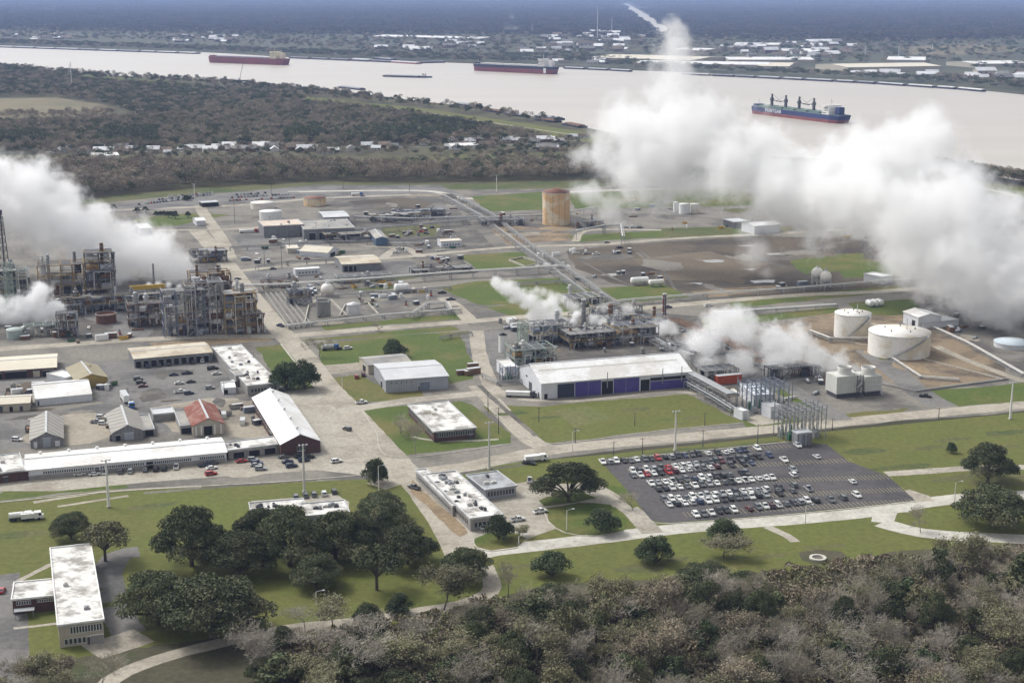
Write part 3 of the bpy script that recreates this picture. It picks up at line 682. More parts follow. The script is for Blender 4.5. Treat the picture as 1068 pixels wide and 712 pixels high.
# office complex: stepped roofs
building('administration_block', 'long stained white flat-roofed office with rows of rooftop units beside the avenue', 'office building',
    (490.6,541.7),(519,532.5),(444,495.5), 4.4, long='v', roof='flat', wall=w_block, roofm=r_stain, over=.3, hvac=26,
    windows=[('l',.05,.95,1.6,3.2,26,.7),('f',.1,.9,1.2,3.2,6,.8)], doors=[('f',.38,.6,1.1,m_dtrim)], group='office roofs')
building('office_annex', 'narrow lower white-roofed wing along the avenue side of the stained office', 'office building',
    (472,528.5),(482,525.5),(433.7,491), 3.6, long='v', roof='flat', wall=w_block, roofm=r_stain, over=.3, hvac=5, windows=[('l',.05,.95,1.2,2.6,24,.7)])
building('office_extension', 'grey low flat-roofed extension behind the stained office, shaded front glazing', 'office building',
    (506.5,511.5),(538,507),(487,496.5), 3.8, roof='flat', wall=w_grey, roofm=M('grey_membrane',(.40,.42,.44),(.33,.35,.37),sc=.12,c3=(.22,.22,.22),sc3=.1), over=.5, hvac=3, windows=[('f',.05,.95,1.2,3.2,9,.85)])
building('gatehouse_office', 'two-storey office with stained white roof at the lower left beside a curved drive', 'office building',
    (60.8,652.8),(107.8,648.6),(52.9,572.8), 6.8, long='v', roof='flat', wall=w_cream, roofm=r_stain, over=.4, trim=m_whitep,
    windows=[('f',.25,.97,4.0,6.2,11,.85),('f',.1,.6,.8,2.6,5,.8),('l',.05,.6,3.9,5.8,18,.8),('r',.05,.95,3.9,5.8,24,.8)], doors=[('f',.70,.98,2.6,w_block),('f',.62,.68,2.4,m_dtrim)], hvac=2)
t, w, d = building('office_wing', 'low brick wing with white roof joined to the two-storey office, bus shelter in front', 'office building',
    (12.8,626),(58.7,621.5),(11.7,609), 4.6, roof='flat', wall=w_brick, roofm=r_stain, over=.4, trim=m_whitep, windows=[('f',.08,.42,2.9,4.2,6,.85),('f',.55,.97,3.2,4.2,8,.85)])
q = MB(); q.box(.5,-4.2,2.4,w*.5,-1.6,2.6); q.build('canopy', m_steel, t)
q = MB()
for x in (.8, w*.5-.4): q.beam((x,-4,0),(x,-4,2.4),.15)
q.build('canopy_post', m_steel, t)
# workshop yard, left
building('quonset_store', 'bright white arched fabric-roofed store in the middle of the workshop yard', 'storage building',
    (37,416.5),(96,411),(36.5,400), 3.2, roof='gable_u', rise=3.0, wall=w_white, roofm=r_white, over=.1, doors=[('r',.3,.7,3.2,m_open),('f',.03,.06,2.2,m_dtrim)])
building('ochre_shed', 'olive-roofed shed with mustard yellow gable wall behind the bright white store', 'shed',
    (79,397),(111.5,393),(69,384), 4.0, long='v', roof='gable_v', rise=2.4, wall=w_ochre, roofm=r_olive, doors=[('f',.05,.2,2.6,m_open)])
building('ochre_shed_leanto', 'small white lean-to roof against the mustard gabled shed', 'shed',
    (68,395),(84,391),(66,386), 3.6, roof='flat', wall=w_white, roofm=r_white, over=.1)
building('garage_row', 'cream-roofed row of open brown garages along the yard road', 'garage',
    (-40,389.5),(58.5,383),(-41,375.5), 4.2, roof='gable_u', rise=1.6, wall=w_brick, roofm=r_cream, doors=[('f',.45,.68,3.4,m_open),('f',.75,.82,2.8,w_cream),('f',.85,.97,3,m_open),('f',.28,.42,3,m_open)])
building('stores_shed', 'cream-roofed low store with pale wall at the left edge of the yard', 'shed',
    (-40,424),(30.5,420),(-40,415.5), 3.6, roof='gable_u', rise=1.3, wall=w_cream, roofm=r_cream, doors=[('f',.7,.75,2.4,m_open),('f',.85,.9,2.4,m_dtrim),('f',.1,.6,2.8,m_dsteel)])
building('ribbed_shed', 'grey shed with pale chevron bands and white central strip on its roof', 'shed',
    (31.5,459.5),(65.5,456),(32.5,437.5), 3.3, long='v', roof='gable_v', rise=3.0, wall=w_dgrey, roofm=r_band, doors=[('f',.38,.62,3.9,w_grey),('f',.1,.2,2.4,w_white),('f',.75,.9,2.2,w_white)], vents=0)
building('ribbed_shed', 'larger grey chevron-banded shed directly west of the open-sided lean-to', 'shed',
    (117,451.8),(149,447),(111.4,431.5), 3.5, long='v', roof='gable_v', rise=3.0, wall=w_dgrey, roofm=r_band, doors=[('f',.38,.68,3.0,w_grey),('f',.1,.25,2.4,m_open)], windows=[('f',.4,.66,3.3,3.9,3,.8)])
building('lean_to', 'plain grey lean-to roof beside the larger chevron shed', 'shed', (150.5,449),(161,448),(145,433.5), 2.6, long='v', roof='flat', wall=w_block, roofm=r_grey, over=.2, doors=[('f',.1,.9,2.6,m_open)])
building('lean_to', 'grey flat roofed lean-to beside the rust-red hall', 'shed', (188,445),(200,443.5),(181.5,428.5), 3.2, long='v', roof='flat', wall=w_block, roofm=r_grey, over=.2, doors=[('f',.1,.9,2.6,m_open)])
building('rusty_hall', 'hall with rust-red mottled roof in the workshop yard', 'hall',
    (201,444.5),(233,440.5),(192.5,425), 4.4, long='v', roof='gable_v', rise=2.9, wall=w_cream, roofm=r_rust, doors=[('f',.35,.62,4.0,m_open),('f',.08,.12,4.2,m_whitep),('f',.25,.29,4.2,m_whitep),('f',.68,.72,4.2,m_whitep),('f',.88,.92,4.2,m_whitep)])
building('storage_shed', 'low pale roof shed between the chevron shed and the rust-red hall', 'shed', (160,433),(182,431),(158,427), 3.0, roof='flat', wall=w_block, roofm=r_lgrey, over=.2)
# roof complex at avenue: L-shaped
building('canopy_building', 'long tan and white roofed loading shed open to the yard', 'shed',
    (140,374.5),(221,367.5),(141,363), 4.6, roof='gable_u', rise=1.0, wall=w_dgrey, roofm=r_tan, doors=[('f',.02+.097*i,.08+.097*i,3.4,m_open) for i in range(10)])
building('laboratory_block', 'stained white flat-roofed block with roof stacks beside the avenue', 'building',
    (258,403),(290,399.5),(221.5,362.5), 4.4, long='v', roof='flat', wall=w_block, roofm=r_stain, over=.3, hvac=12, windows=[('f',.1,.95,1.2,3.2,8,.85)])
building('small_store', 'small square grey block with dark door at the corner of the loading shed', 'shed', (246,392.5),(255,391.5),(244,386), 5.0, roof='flat', wall=w_block, roofm=r_grey, over=.1, doors=[('f',.2,.6,3,m_rust)])
building('white_tent', 'small white rounded tent beside the laboratory block', 'tent', (233,405),(246,404),(230,398.5), 2.8, roof='gable_u', rise=1.2, wall=w_white, roofm=r_white, over=.1, doors=[('f',.05,.35,2.0,m_open)])
building('guard_shelter', 'small pale roofed brick shelter on the front annex yard', 'shed', (262,533.5),(318,529),(252,526), 2.9, roof='flat', wall=w_block, roofm=r_stain, over=.4, hvac=5)
building('annex_building', 'stained flat-roofed annex half hidden behind the dark oaks', 'building', (318,539),(364,535),(318,526), 3.6, roof='flat', wall=w_grey, roofm=r_stain, over=.4, hvac=8, windows=[('f',.1,.9,1,2.6,8,.8)])
# back of the plant
building('open_shed', 'long grey open-fronted shed with pale roof panels near the back gravel lot', 'shed', (357,276),(397,274),(356,267.5), 5.0, roof='gable_u', rise=1.6, wall=w_dgrey, roofm=r_tan, doors=[('f',.05,.14,4,m_open),('f',.17,.26,4,m_open),('f',.30,.36,4,m_open)])
building('white_tent', 'white gabled tent standing on the back gravel lot', 'tent', (312,262),(342,264),(313,257), 3.2, roof='gable_u', rise=3.0, wall=w_white, roofm=r_cream, over=.1, doors=[('r',.2,.6,2.6,m_open)])
building('small_store', 'small pale box store left of the white gabled tent', 'shed', (300,260),(312,259.5),(299,256), 3.0, roof='flat', wall=w_cream, roofm=r_cream, over=.1)
building('trailer_office', 'long white office trailer on the gravel lot', 'trailer', (308,282),(334,280.5),(308,279.5), 3.6, roof='flat', wall=w_white, roofm=r_white, over=.1, windows=[('f',.1,.9,1.2,2.4,6,.5)])
building('trailer_office', 'long white office trailer right of the back gravel yard', 'trailer', (460,252.5),(482,251.5),(460,249.5), 4.0, roof='flat', wall=w_white, roofm=r_cream, over=.1, windows=[('f',.1,.9,1.2,2.4,6,.5)])
building('blue_ended_shed', 'grey shed with a blue end wall at the back of the plant', 'shed', (392,249),(405,249.5),(385,241), 5.5, long='v', roof='gable_v', rise=1.2, wall=M('dull_blue_cladding',(.10,.16,.24),(.08,.13,.20),sc=.3), roofm=r_grey)
building('grey_hall', 'dark grey low hall left of the blue-ended shed', 'shed', (365,248),(385,247),(372,243), 3.5, roof='gable_u', rise=1.2, wall=w_dgrey, roofm=r_grey, doors=[('f',.3,.6,2.4,m_open)])
building('process_hall', 'long blue-grey walled hall with rust-stained pale roof beside the squat white round tank', 'hall', (275,236.5),(317,234.5),(276,230.5), 8.5, roof='flat', wall=w_dgrey, roofm=M('rust_stained_roof',(.62,.58,.52),(.50,.36,.26),sc=.2), over=.2, hvac=3)
building('process_hall', 'long dark grey hall of several bays behind the open shed', 'hall', (317,240),(370,238),(318,230), 7.5, roof='flat', wall=w_dgrey, roofm=r_grey, over=.2, hvac=6, doors=[('f',.1+.2*i,.22+.2*i,5,m_open) for i in range(4)])
building('process_hall', 'low hall with pale sloping roof and black open side at the back', 'hall', (338,227),(364,226),(337,221), 7, roof='gable_u', rise=1, wall=w_dgrey, roofm=r_lgrey, doors=[('f',.05,.95,5,m_open)])
building('site_office', 'white-roofed hut on the grass near the rear car park', 'shed', (205,230.5),(214,230),(204,227), 4, roof='gable_u', rise=1.2, wall=w_white, roofm=r_white)
building('canopy', 'pale flat carport roof beside the rear car park', 'canopy', (211,212),(228,211),(211,210), 3.5, roof='flat', wall=m_open, roofm=r_lgrey, over=.3)
building('metal_store', 'white-roofed pale blue store at the foot of the great steam cloud', 'warehouse', (958,331),(979.5,328.5),(942.5,325), 6.6, long='v', roof='gable_v', rise=1.6, wall=w_white, roofm=r_white, doors=[('l',.2,.4,4,m_open),('l',.45,.6,2,w_white)])
building('metal_store', 'low white annex right of the pale blue store', 'warehouse', (963,338),(1000,334),(960,332), 3.0, roof='flat', wall=w_white, roofm=r_lgrey, over=.2)
building('white_hut', 'long white flat-roofed hut left edge of the steam on the brown field', 'shed', (901,286),(921,289.5),(893,281), 4.5, roof='flat', wall=w_white, roofm=r_white, over=.2)
building('white_hut', 'white flat-topped double hut beyond the brown field', 'shed', (787,236),(814,234),(787,231.5), 6.5, roof='gable_u', rise=1.5, wall=w_white, roofm=r_white)
building('grey_hut', 'small grey flat-roofed shelter left of the white double hut', 'shed', (766,232),(781,231),(766,228), 5, roof='flat', wall=m_dsteel, roofm=r_lgrey, over=.3)
building('control_house', 'white box control house left of the long white warehouse', 'control house', (527,384.5),(539,382.5),(518,376), 5.2, long='v', roof='flat', wall=w_white, roofm=r_white, over=.1, doors=[('f',.3,.6,2.3,m_dtrim)])
building('transformer_house', 'white box building with blue roof framing in the substation', 'substation building', (786,413),(804,410.5),(772,401), 5.2, long='v', roof='flat', wall=w_white, roofm=M('pale_blue_roof',(.66,.70,.76),(.58,.62,.70),sc=.3), over=.2, doors=[('f',.4,.6,2.4,m_dtrim)], hvac=2)
building('switch_cabinet', 'white small cube cabinet at the lawn edge of the substation', 'cabinet', (774.5,430),(781,429),(769.5,425.5), 3.6, roof='flat', wall=w_white, roofm=r_white, over=.05, doors=[('f',.3,.7,2.3,m_trim)], windows=())
building('switch_house', 'white louvred switch house right of the substation gantry', 'substation building', (804,425.5),(816,424),(801,420), 5, roof='flat', wall=w_white, roofm=r_lgrey, over=.1, doors=[('f',.1,.4,3.6,w_grey),('f',.6,.9,3.6,w_grey)])
building('fenced_compound', 'dark grey panel-walled cubicle at the corner of the car park', 'cubicle', (832,453),(847,451.5),(831.5,449), 5.2, roof='flat', wall=w_dgrey, roofm=r_lgrey, over=.2, doors=[('f',.1,.3,4.6,w_grey),('f',.55,.62,4.6,w_grey)])
building('barge_dock', 'blue-grey roofed dock building on the right river bank', 'dock building', (975,172.5),(1008,177),(975,169), 5, roof='gable_u', rise=1.5, wall=w_dgrey, roofm=M('blue_grey_roof',(.33,.38,.42),(.27,.31,.35),sc=.1))
building('white_hut', 'long white shed half hidden by the left steam cloud', 'shed', (146,238.5),(158,237.5),(141,234), 8, roof='gable_u', rise=2, wall=w_white, roofm=r_white)
# ---------------------------------------------------------------- tanks, vessels, steelwork
def tank(px, pl, pr, yb, ytop, label=None, m=None, roofm=None, cone=.08, stair=True, pole=True, name='storage_tank', desc=None, group=None, flat_open=False, cat='storage tank', rim=None):
    """vertical tank: base centre column px, left and right edge columns, row of the base centre, row of the shell top's centre"""
    P = G(px, yb); r = (pr-pl)/2*mpp(px, yb); h = hpx(px, yb, ytop)
    t = root(name, P, rnd.uniform(0, 6.28) if not stair else 0, label=label, cat=cat, group=group, desc=desc)
    b = MB(); b.lathe([(r,0),(r,h)], n=48); b.build('shell', m, t)
    b = MB(); k = cone*r
    if flat_open: b.lathe([(r-.25,h),(r-.25,h-1.2),(.001,h-1.2)], n=48)
    else: b.lathe([(r+.05,h),(r+.05,h+.06),(.001,h+k)], n=48)
    rf = b.build('roof', roofm or m, t)
    b = MB(); b.lathe([(r+.003,h-.3),(r+.18,h-.3),(r+.18,h+.02),(r+.003,h+.02)], n=48)
    b.build('rim', rim or m_trim, t)
    if stair:
        b = MB(); a0, a1 = R(235), R(318); N = 26
        pts = [Vector(((r+.55)*math.cos(a0+(a1-a0)*i/N), (r+.55)*math.sin(a0+(a1-a0)*i/N), .2+(h-.2)*i/N)) for i in range(N+1)]
        for p, q in zip(pts[:-1], pts[1:]):
            b.beam(p, q, 1.0, .18); o1 = Vector((p.x*1.03, p.y*1.03, p.z+1.0)); o2 = Vector((q.x*1.03, q.y*1.03, q.z+1.0)); b.beam(o1, o2, .12)
            b.beam(p*1.0+Vector((p.x*.03,p.y*.03,0)), o1, .08)
        b.build('stairway', m_steel, t)
    if pole:
        b = MB(); b.tube((r*.2, -r*.1, h), (r*.2, -r*.1, h+r*.35+1.5), .22, n=8); b.tube((r*.2,-r*.1,h),(r*.2,-r*.1,h+.9),.9,n=10); b.build('vent_mast', m_trim, t)
        b = MB()
        for i in range(5): b.tube((r*.5*math.cos(i*1.3), r*.5*math.sin(i*1.3), h), (r*.5*math.cos(i*1.3), r*.5*math.sin(i*1.3), h+k*.6+.7), .3, n=8)
        b.build('hatch', m_dtrim, rf)
    return t
tank(937, 908, 969, 368, 345, 'broad white storage tank with rusty roof edge and diagonal stair, nearer of the two', m_wtank, cone=.11, stair=True)
tank(888.5, 870.5, 907, 350.5, 326, 'taller narrower white storage tank with diagonal stair, farther of the two', m_wtank, cone=.08)
tank(580, 566, 594.5, 233.5, 200, 'great rust-streaked ochre tank with ragged rusted roof under the thin steam', m_otank, M('collapsed_rust_roof',(.13,.05,.035),(.26,.13,.09),sc=.3), cone=.30, stair=False, pole=False)
tank(282.5, 271.5, 294.5, 229, 220, 'squat white round tank at the corner of the blue-grey hall', m_whitep, cone=.06, stair=False, pole=False)
tank(328.5, 317, 340, 214, 206, 'low ochre rusted tank with dark torn roof behind the halls', m_otank, M('torn_rust_roof',(.15,.06,.04),(.30,.17,.11),sc=.3), cone=.12, stair=False, pole=False)
tank(274, 262, 286, 217, 211, 'low cream tank left of the squat white round tank', m_wtank, cone=.05, stair=False, pole=False)
tank(337.5, 330, 345, 330, 313, 'rough grey concrete tank with a spiral stair beside the white ball tank', m_gtank, cone=.02, flat_open=True, pole=False)
tank(369, 362, 376.5, 328, 317, 'pale silver cone-roofed tank inside a low bund', m_stank, cone=.35, stair=False, pole=False)
tank(524.5, 520, 529, 367, 349, 'slim upright white silo with black cap near the white warehouse', m_whitep, m_open, cone=.5, stair=False, pole=False)
tank(705, 702, 708, 221, 211, 'slim white tank, leftmost of the three by the back lawn', m_whitep, cone=.1, stair=False, pole=False, group='three small white tanks')
tank(713.5, 708, 719, 222.5, 212.5, 'wider white tank, middle of the three by the back lawn', m_whitep, cone=.1, stair=False, pole=False, group='three small white tanks')
tank(724.5, 720, 729.5, 222, 212.5, 'cream white tank, rightmost of the three by the back lawn', m_wtank, cone=.1, stair=False, pole=False, group='three small white tanks')
tank(1056, 1038, 1074, 361, 356, 'low pale blue round tank at the right edge below the steam', m_stank, M('pale_blue_tank_top',(.50,.56,.60),(.42,.48,.52),sc=.1), cone=.1, stair=False, pole=False)
tank(16, 8, 24, 352, 343, 'pale green round tank with white rim at the left edge', M('pale_green_tank',(.40,.47,.43),(.33,.38,.36),sc=.2), cone=.05, stair=False, pole=False, rim=m_whitep)
tank(111, 101, 121, 336, 326.5, 'rust-brown round basin with white rim on the dark asphalt', M('rust_brown_shell',(.20,.10,.07),(.13,.07,.05),sc=.3), flat_open=True, stair=False, pole=False, rim=m_pale)
def ball_tank(px, yb, yt, width, label, m=None):
    P = G(px, yb); r = width/2*mpp(px, yb); h = hpx(px, yb, yt)
    t = root('ball_tank', P, 0, label=label, cat='spherical tank'); b = MB(); b.sphere((0,0,h-r), r, 32, 16); b.build('sphere', m or m_wtank, t)
    for i in range(7):
        a = 2*math.pi*i/7; b = MB(); b.tube((r*.93*math.cos(a), r*.93*math.sin(a), 0), (r*.93*math.cos(a), r*.93*math.sin(a), h-r), .28, n=8); b.build('leg', m_pale, t)
    b = MB()
    for i in range(7):
        a, c = 2*math.pi*i/7, 2*math.pi*(i+1)/7; A = Vector((r*.93*math.cos(a), r*.93*math.sin(a), 0)); C = Vector((r*.93*math.cos(c), r*.93*math.sin(c), 0)); z = max(1.5, h-r)
        b.beam(A+Vector((0,0,.3)), C+Vector((0,0,z-.5)), .14); b.beam(C+Vector((0,0,.3)), A+Vector((0,0,z-.5)), .14)
    b.build('cross_bracing', m_pale, t)
    b = MB(); b.lathe([(r*.3,h-.1),(r*.3,h+.5),(.01,h+.5)], n=12); b.build('top_platform', m_trim, t)
    return t
ball_tank(341.5, 308.5, 295, 13.5, 'white ball-shaped tank on legs above the rough grey tank')
ball_tank(852, 296, 278.5, 12, 'cream ball tank on legs, rear one of the pair on the brown field')
ball_tank(861, 299, 282.5, 11.5, 'cream ball tank on legs, front one of the pair on the brown field')

def drum_mesh(L, r, m, saddles=True):
    return None
def drum(px, py, L, r, ang, m, label=None, desc=None, name='horizontal_tank', z=.8, group=None):
    t = root(name, G(px, py), ang, label=label, cat='horizontal tank', desc=desc, group=group)
    b = MB(); b.tube((-L/2,0,z+r),(L/2,0,z+r),r,n=20,caps=False)
    for s in (-1,1):
        vs = [(s*(L/2+r*.45*math.sin(a)), 0, 0, r*math.cos(a)) for a in (0,.5,1.0,1.5)]
        pr = [(math.cos(a)*r, s*(L/2+r*.45*math.sin(a))) for a in (0,.4,.8,1.2,1.56)]
        n = 20; V = []; F = []
        for k,(rr,x) in enumerate(pr): V += [(x, rr*math.cos(2*math.pi*i/n), z+r+rr*math.sin(2*math.pi*i/n)) for i in range(n)]
        for k in range(len(pr)-1): F += [(k*n+i,k*n+(i+1)%n,(k+1)*n+(i+1)%n,(k+1)*n+i) for i in range(n)]
        b.add(V, F, 0, True)
    b.build('shell', m, t)
    for s in (-.3,.3): q = MB(); q.box(L*s-.3,-r*.8,0,L*s+.3,r*.8,z+r*.35); q.build('saddle', m_steel, t)
    q = MB(); q.tube((0,0,z+2*r-.1),(0,0,z+2*r+.5),.4,n=8); q.build('manhole', m_trim, t)
    return t
drum(667, 297, 10.5, 2.1, UANG, m_whitep, 'white horizontal tank beside a yellow frame on the grass strip', z=1)
drum(684.5, 298.5, 9, 1.8, UANG, m_wtank, 'cream horizontal tank, right one of the pair on the grass strip', z=1)
drum(419, 305, 7.5, 2.6, UANG, m_whitep, 'fat white horizontal tank among the parked equipment', z=.6)
for k, (x, y) in enumerate([(907,319.5),(912,319),(917,318.5)]):
    drum(x, y, 4.5, 1.8, UANG+R(90), m_whitep, ['white drum tank, leftmost of three on the grass behind the tall tank','white drum tank, middle of three on the grass behind the tall tank','white drum tank, rightmost of three on the grass behind the tall tank'][k], z=.4, group='three white drums')
def stack(px, yb, yt, wpx, m, label, r1=None, name='chimney_stack', cap=None):
    P = G(px, yb); h = hpx(px, yb, yt); r = wpx/2*mpp(px, yb); t = root(name, P, 0, label=label, cat='stack')
    b = MB(); b.lathe([(r*1.15,0),(r,h*.3),(r1 or r*.92,h)], n=20); b.build('shaft', m, t)
    b = MB(); b.lathe([(r*.92,h-.6),(r*1.15,h-.6),(r*1.15,h),(r*.7,h),(r*.7,h-2),(.01,h-2)], n=20); b.build('rim', cap or m_trim, t)
    for k in range(3): b = MB(); zz = h*(.35+.25*k); b.lathe([(r*1.03,zz),(r*1.5,zz),(r*1.5,zz+.2),(r*1.03,zz+.2)], n=16); b.build('platform', m_steel, t)
    b = MB(); b.beam((0,-r*1.25,0),(0,-r*1.15,h),.5,.12); b.build('ladder', m_steel, t)
    return t
stack(692.5, 337, 306, 4.0, m_dstack, 'slender dark red chimney stack standing behind the white warehouse', cap=m_pale)
stack(608.5, 343, 312, 4.5, m_gtank, 'grey chimney stack among the central steam jets')
stack(161.5, 312, 274.5, 1.8, m_dsteel, 'thin black vent stack in front of the left steam cloud')
stack(80, 303, 262, 3.2, m_gtank, 'grey column in the left steam behind the ochre framework')

def lattice_tower(px, yb, yt, wbase, wtop, label, m, name='lattice_tower', cat='tower', flare=None, n=7):
    P = G(px, yb); h = hpx(px, yb, yt); t = root(name, P, R(20), label=label, cat=cat); b = MB()
    W = lambda z: (wbase+(wtop-wbase)*z/h)/2
    for sx, sy in ((-1,-1),(1,-1),(1,1),(-1,1)):
        b.beam((sx*W(0),sy*W(0),0),(sx*W(h),sy*W(h),h),.32)
    for i in range(n):
        z0, z1 = h*i/n, h*(i+1)/n; c = [(-1,-1),(1,-1),(1,1),(-1,1)]
        for k in range(4):
            a, e = c[k], c[(k+1)%4]
            b.beam((a[0]*W(z0),a[1]*W(z0),z0),(e[0]*W(z1),e[1]*W(z1),z1),.18); b.beam((e[0]*W(z0),e[1]*W(z0),z0),(a[0]*W(z1),a[1]*W(z1),z1),.18)
            b.beam((a[0]*W(z1),a[1]*W(z1),z1),(e[0]*W(z1),e[1]*W(z1),z1),.2)
    b.build('lattice', m, t)
    if flare: q = MB(); q.tube((0,0,0),(0,0,h+4),.5,.4,10); q.build('riser', m_dsteel, t); q = MB(); q.tube((0,0,h+1),(0,0,h+4),.9,1.1,10); q.build('burner_tip', m_dtrim, t); q = MB(); q.box(-1.8,-1.8,h*.86,1.8,1.8,h*.86+.25); q.build('platform', m_rust, t)
    return t
lattice_tower(8, 318, 226, 8, 2.0, 'tall lattice flare tower rising through the left steam', m_dsteel, flare=True, n=11)
lattice_tower(12, 334, 274, 4.5, 4.5, 'pale green square lattice stair tower at the left edge', m_pgreen, n=9)
lattice_tower(545, 372, 336, 4, 4, 'pale green lattice tower above the central equipment', m_pgreen, n=7)

FM = {'b': m_bgrey, 's': m_steel, 'd': m_dsteel, 'r': m_rust, 'o': m_ochre, 'g': m_pgreen, 'p': m_pale}
def process_unit(px, py, w, d, h, nl, nb, label, fm='s', seed=1, brace=.35, fill=1.0, deck=.6, nd=2, vessels=3, extra=None, wall=None, desc=None):
    """open steel frame full of drums, columns, pipes; (px, py) is its front-left foot"""
    rr = random.Random(seed); t = root('process_unit', G(px, py), UANG, label=label, cat='process unit', desc=desc)
    X = [w*i/nb for i in range(nb+1)]; Y = [d*i/nd for i in range(nd+1)]; Z = [h*i/nl for i in range(nl+1)]
    b = MB()
    for x in X:
        for y in Y: b.beam((x,y,0),(x,y,h),.42)
    for z in Z[1:]:
        for y in Y: b.beam((-.2,y,z),(w+.2,y,z),.34,.42)
        for x in X: b.beam((x,-.2,z-.02),(x,d+.2,z-.02),.34,.42)
    b.build('frame', FM[fm], t)
    b = MB(); any_ = False
    for i in range(nb):
        for j in range(nl):
            if rr.random() < brace:
                b.beam((X[i],-.05,Z[j]),(X[i+1],-.05,Z[j+1]),.26); any_ = True
                if rr.random() < .6: b.beam((X[i+1],-.1,Z[j]),(X[i],-.1,Z[j+1]),.26)
    if any_: b.build('bracing', FM[fm], t)
    for j in range(1, nl+1):
        b = MB(); k = 0
        for i in range(nb):
            for q in range(nd):
                if rr.random() < deck: b.box(X[i]+.1,Y[q]+.1,Z[j]-.1,X[i+1]-.1,Y[q+1]-.1,Z[j]+.06); k += 1
        if k: b.build('deck', rr.choice([m_dsteel,m_steel,m_dsteel,m_gtank]), t)
        r = MB()                            # handrail along the front and the left end
        for zz in (.55,1.1): r.beam((0,-.3,Z[j]+zz+.2),(w,-.3,Z[j]+zz+.2),.08); r.beam((-.3,0,Z[j]+zz+.2),(-.3,d,Z[j]+zz+.2),.08)
        nn = int(w/2)+1
        for k in range(nn+1): r.beam((w*k/nn,-.3,Z[j]+.1),(w*k/nn,-.3,Z[j]+1.3),.08)
        r.build('handrail', rr.choice([m_yel,m_steel,m_pale,m_steel]), t)
    cols = [m_steel, m_dsteel, m_rust, m_pale, m_gtank, m_bgrey, m_stank, m_dsteel, m_dtrim, m_ochre]
    for j in range(nl):
        for i in range(nb):
            for q in range(nd):
                if rr.random() > .75*fill: continue
                x0, x1, y0, y1, z0, z1 = X[i]+.6, X[i+1]-.6, Y[q]+.5, Y[q+1]-.5, Z[j]+.15, Z[j+1]-.5
                cx, cy_ = (x0+x1)/2, (y0+y1)/2; k = rr.random(); b = MB(); hh = z1-z0; ww = min(x1-x0, y1-y0)
                if k < .35:
                    r = min(hh*.35, ww*.35, 1.8); b.tube((x0,cy_,z0+r+.3),(x1,cy_,z0+r+.3),r,n=12); b.box(x0+.4,cy_-r*.7,z0,x0+.9,cy_+r*.7,z0+r*.6); b.box(x1-.9,cy_-r*.7,z0,x1-.4,cy_+r*.7,z0+r*.6); nm = 'drum'
                elif k < .62:
                    r = ww*rr.uniform(.2,.38); b.tube((cx,cy_,z0),(cx,cy_,z1-.2),r,n=14); b.sphere((cx,cy_,z1-.25),r*.98,14,6,sz=.5); nm = 'vessel'
                elif k < .8:
                    b.box(x0,y0,z0,x1-rr.random()*2,y1,z0+hh*rr.uniform(.4,.85)); b.box(x0+.3,y0-.3,z0+.3,x0+1,y0-.002,z0+1.2); nm = 'machine_housing'
                else:
                    for g in range(4):
                        zz = z0+.4+g*hh*.2; b.tube((x0,y0+.3+g*.2,zz),(x1,y0+.3+g*.2,zz),.13,n=6); b.tube((x0+g*.5,y0+.3+g*.2,zz),(x0+g*.5,y0+.3+g*.2,z1),.13,n=6)
                    nm = 'pipe_bundle'
                b.build(nm, rr.choice(cols), t)
    for k in range(int(8*fill*max(1,w/25))):
        b = MB(); x = rr.uniform(0,w); y = rr.uniform(-.9,d*.3); za, zb = sorted((rr.uniform(0,h*.5), rr.uniform(h*.4,h*1.03))); rp = rr.uniform(.1,.28); x2 = min(w, x+rr.uniform(2,10))
        b.tube((x,y,za),(x,y,zb),rp,n=6); b.tube((x,y,zb),(x2,y,zb),rp,n=6); b.tube((x2,y,zb),(x2,y,zb*.6),rp,n=6); b.build('pipe', rr.choice([m_pale,m_steel,m_rust,m_pale,m_stank]), t)
    for k in range(vessels):
        b = MB(); x = rr.uniform(1.5,w-1.5); y = rr.uniform(d*.2,d*.9); r = rr.uniform(.6,1.5); z1 = h+rr.uniform(-1,6)
        b.tube((x,y,0),(x,y,z1),r,n=14); b.sphere((x,y,z1),r*.99,14,6,sz=.6); c = b.build('column', rr.choice([m_stank,m_pale,m_rust,m_gtank,m_steel]), t)
        b = MB(); b.lathe([(r+.02,z1-1.6),(r+.8,z1-1.6),(r+.8,z1-1.4),(r+.02,z1-1.4)], c=(x,y,0), n=12); b.build('platform', m_steel, c)
    b = MB()                                # zig-zag stair on the right end
    for j in range(nl):
        ya, yb_ = (d*.15, d*.75) if j % 2 == 0 else (d*.75, d*.15); b.beam((w+1,ya,Z[j]+.1),(w+1,yb_,Z[j+1]+.1),1.0,.2)
        b.box(w+.5,yb_-.6,Z[j+1],w+1.6,yb_+.6,Z[j+1]+.15)
    b.build('stairway', m_steel, t)
    return t
process_unit(42, 321, 40, 16, 25, 4, 6, 'long ochre-decked process unit with dark bays below the left steam cloud', 'o', 3, brace=.1, vessels=5)
process_unit(92, 322, 16, 14, 33, 6, 2, 'tall grey stepped process tower beside the ochre-decked unit', 'd', 5, brace=.6, fill=1.2, vessels=1, deck=.8)
process_unit(-14, 326, 24, 14, 24, 5, 4, 'pale green process structure at the left edge under the flare tower', 'g', 7, vessels=4)
process_unit(20, 333, 36, 9, 10, 2, 6, 'low cluttered pipework block in front of the left process units', 'd', 9, vessels=3, fill=1.3)
process_unit(85, 327, 44, 10, 9, 2, 7, 'low blue-grey process block with yellow crane beam above', 'b', 11, vessels=2, fill=1.2)
process_unit(172, 352, 22, 10, 25, 4, 3, 'tall blue-grey cross-braced steel frame facing the yard road', 'b', 13, brace=.7, vessels=1, nd=2)
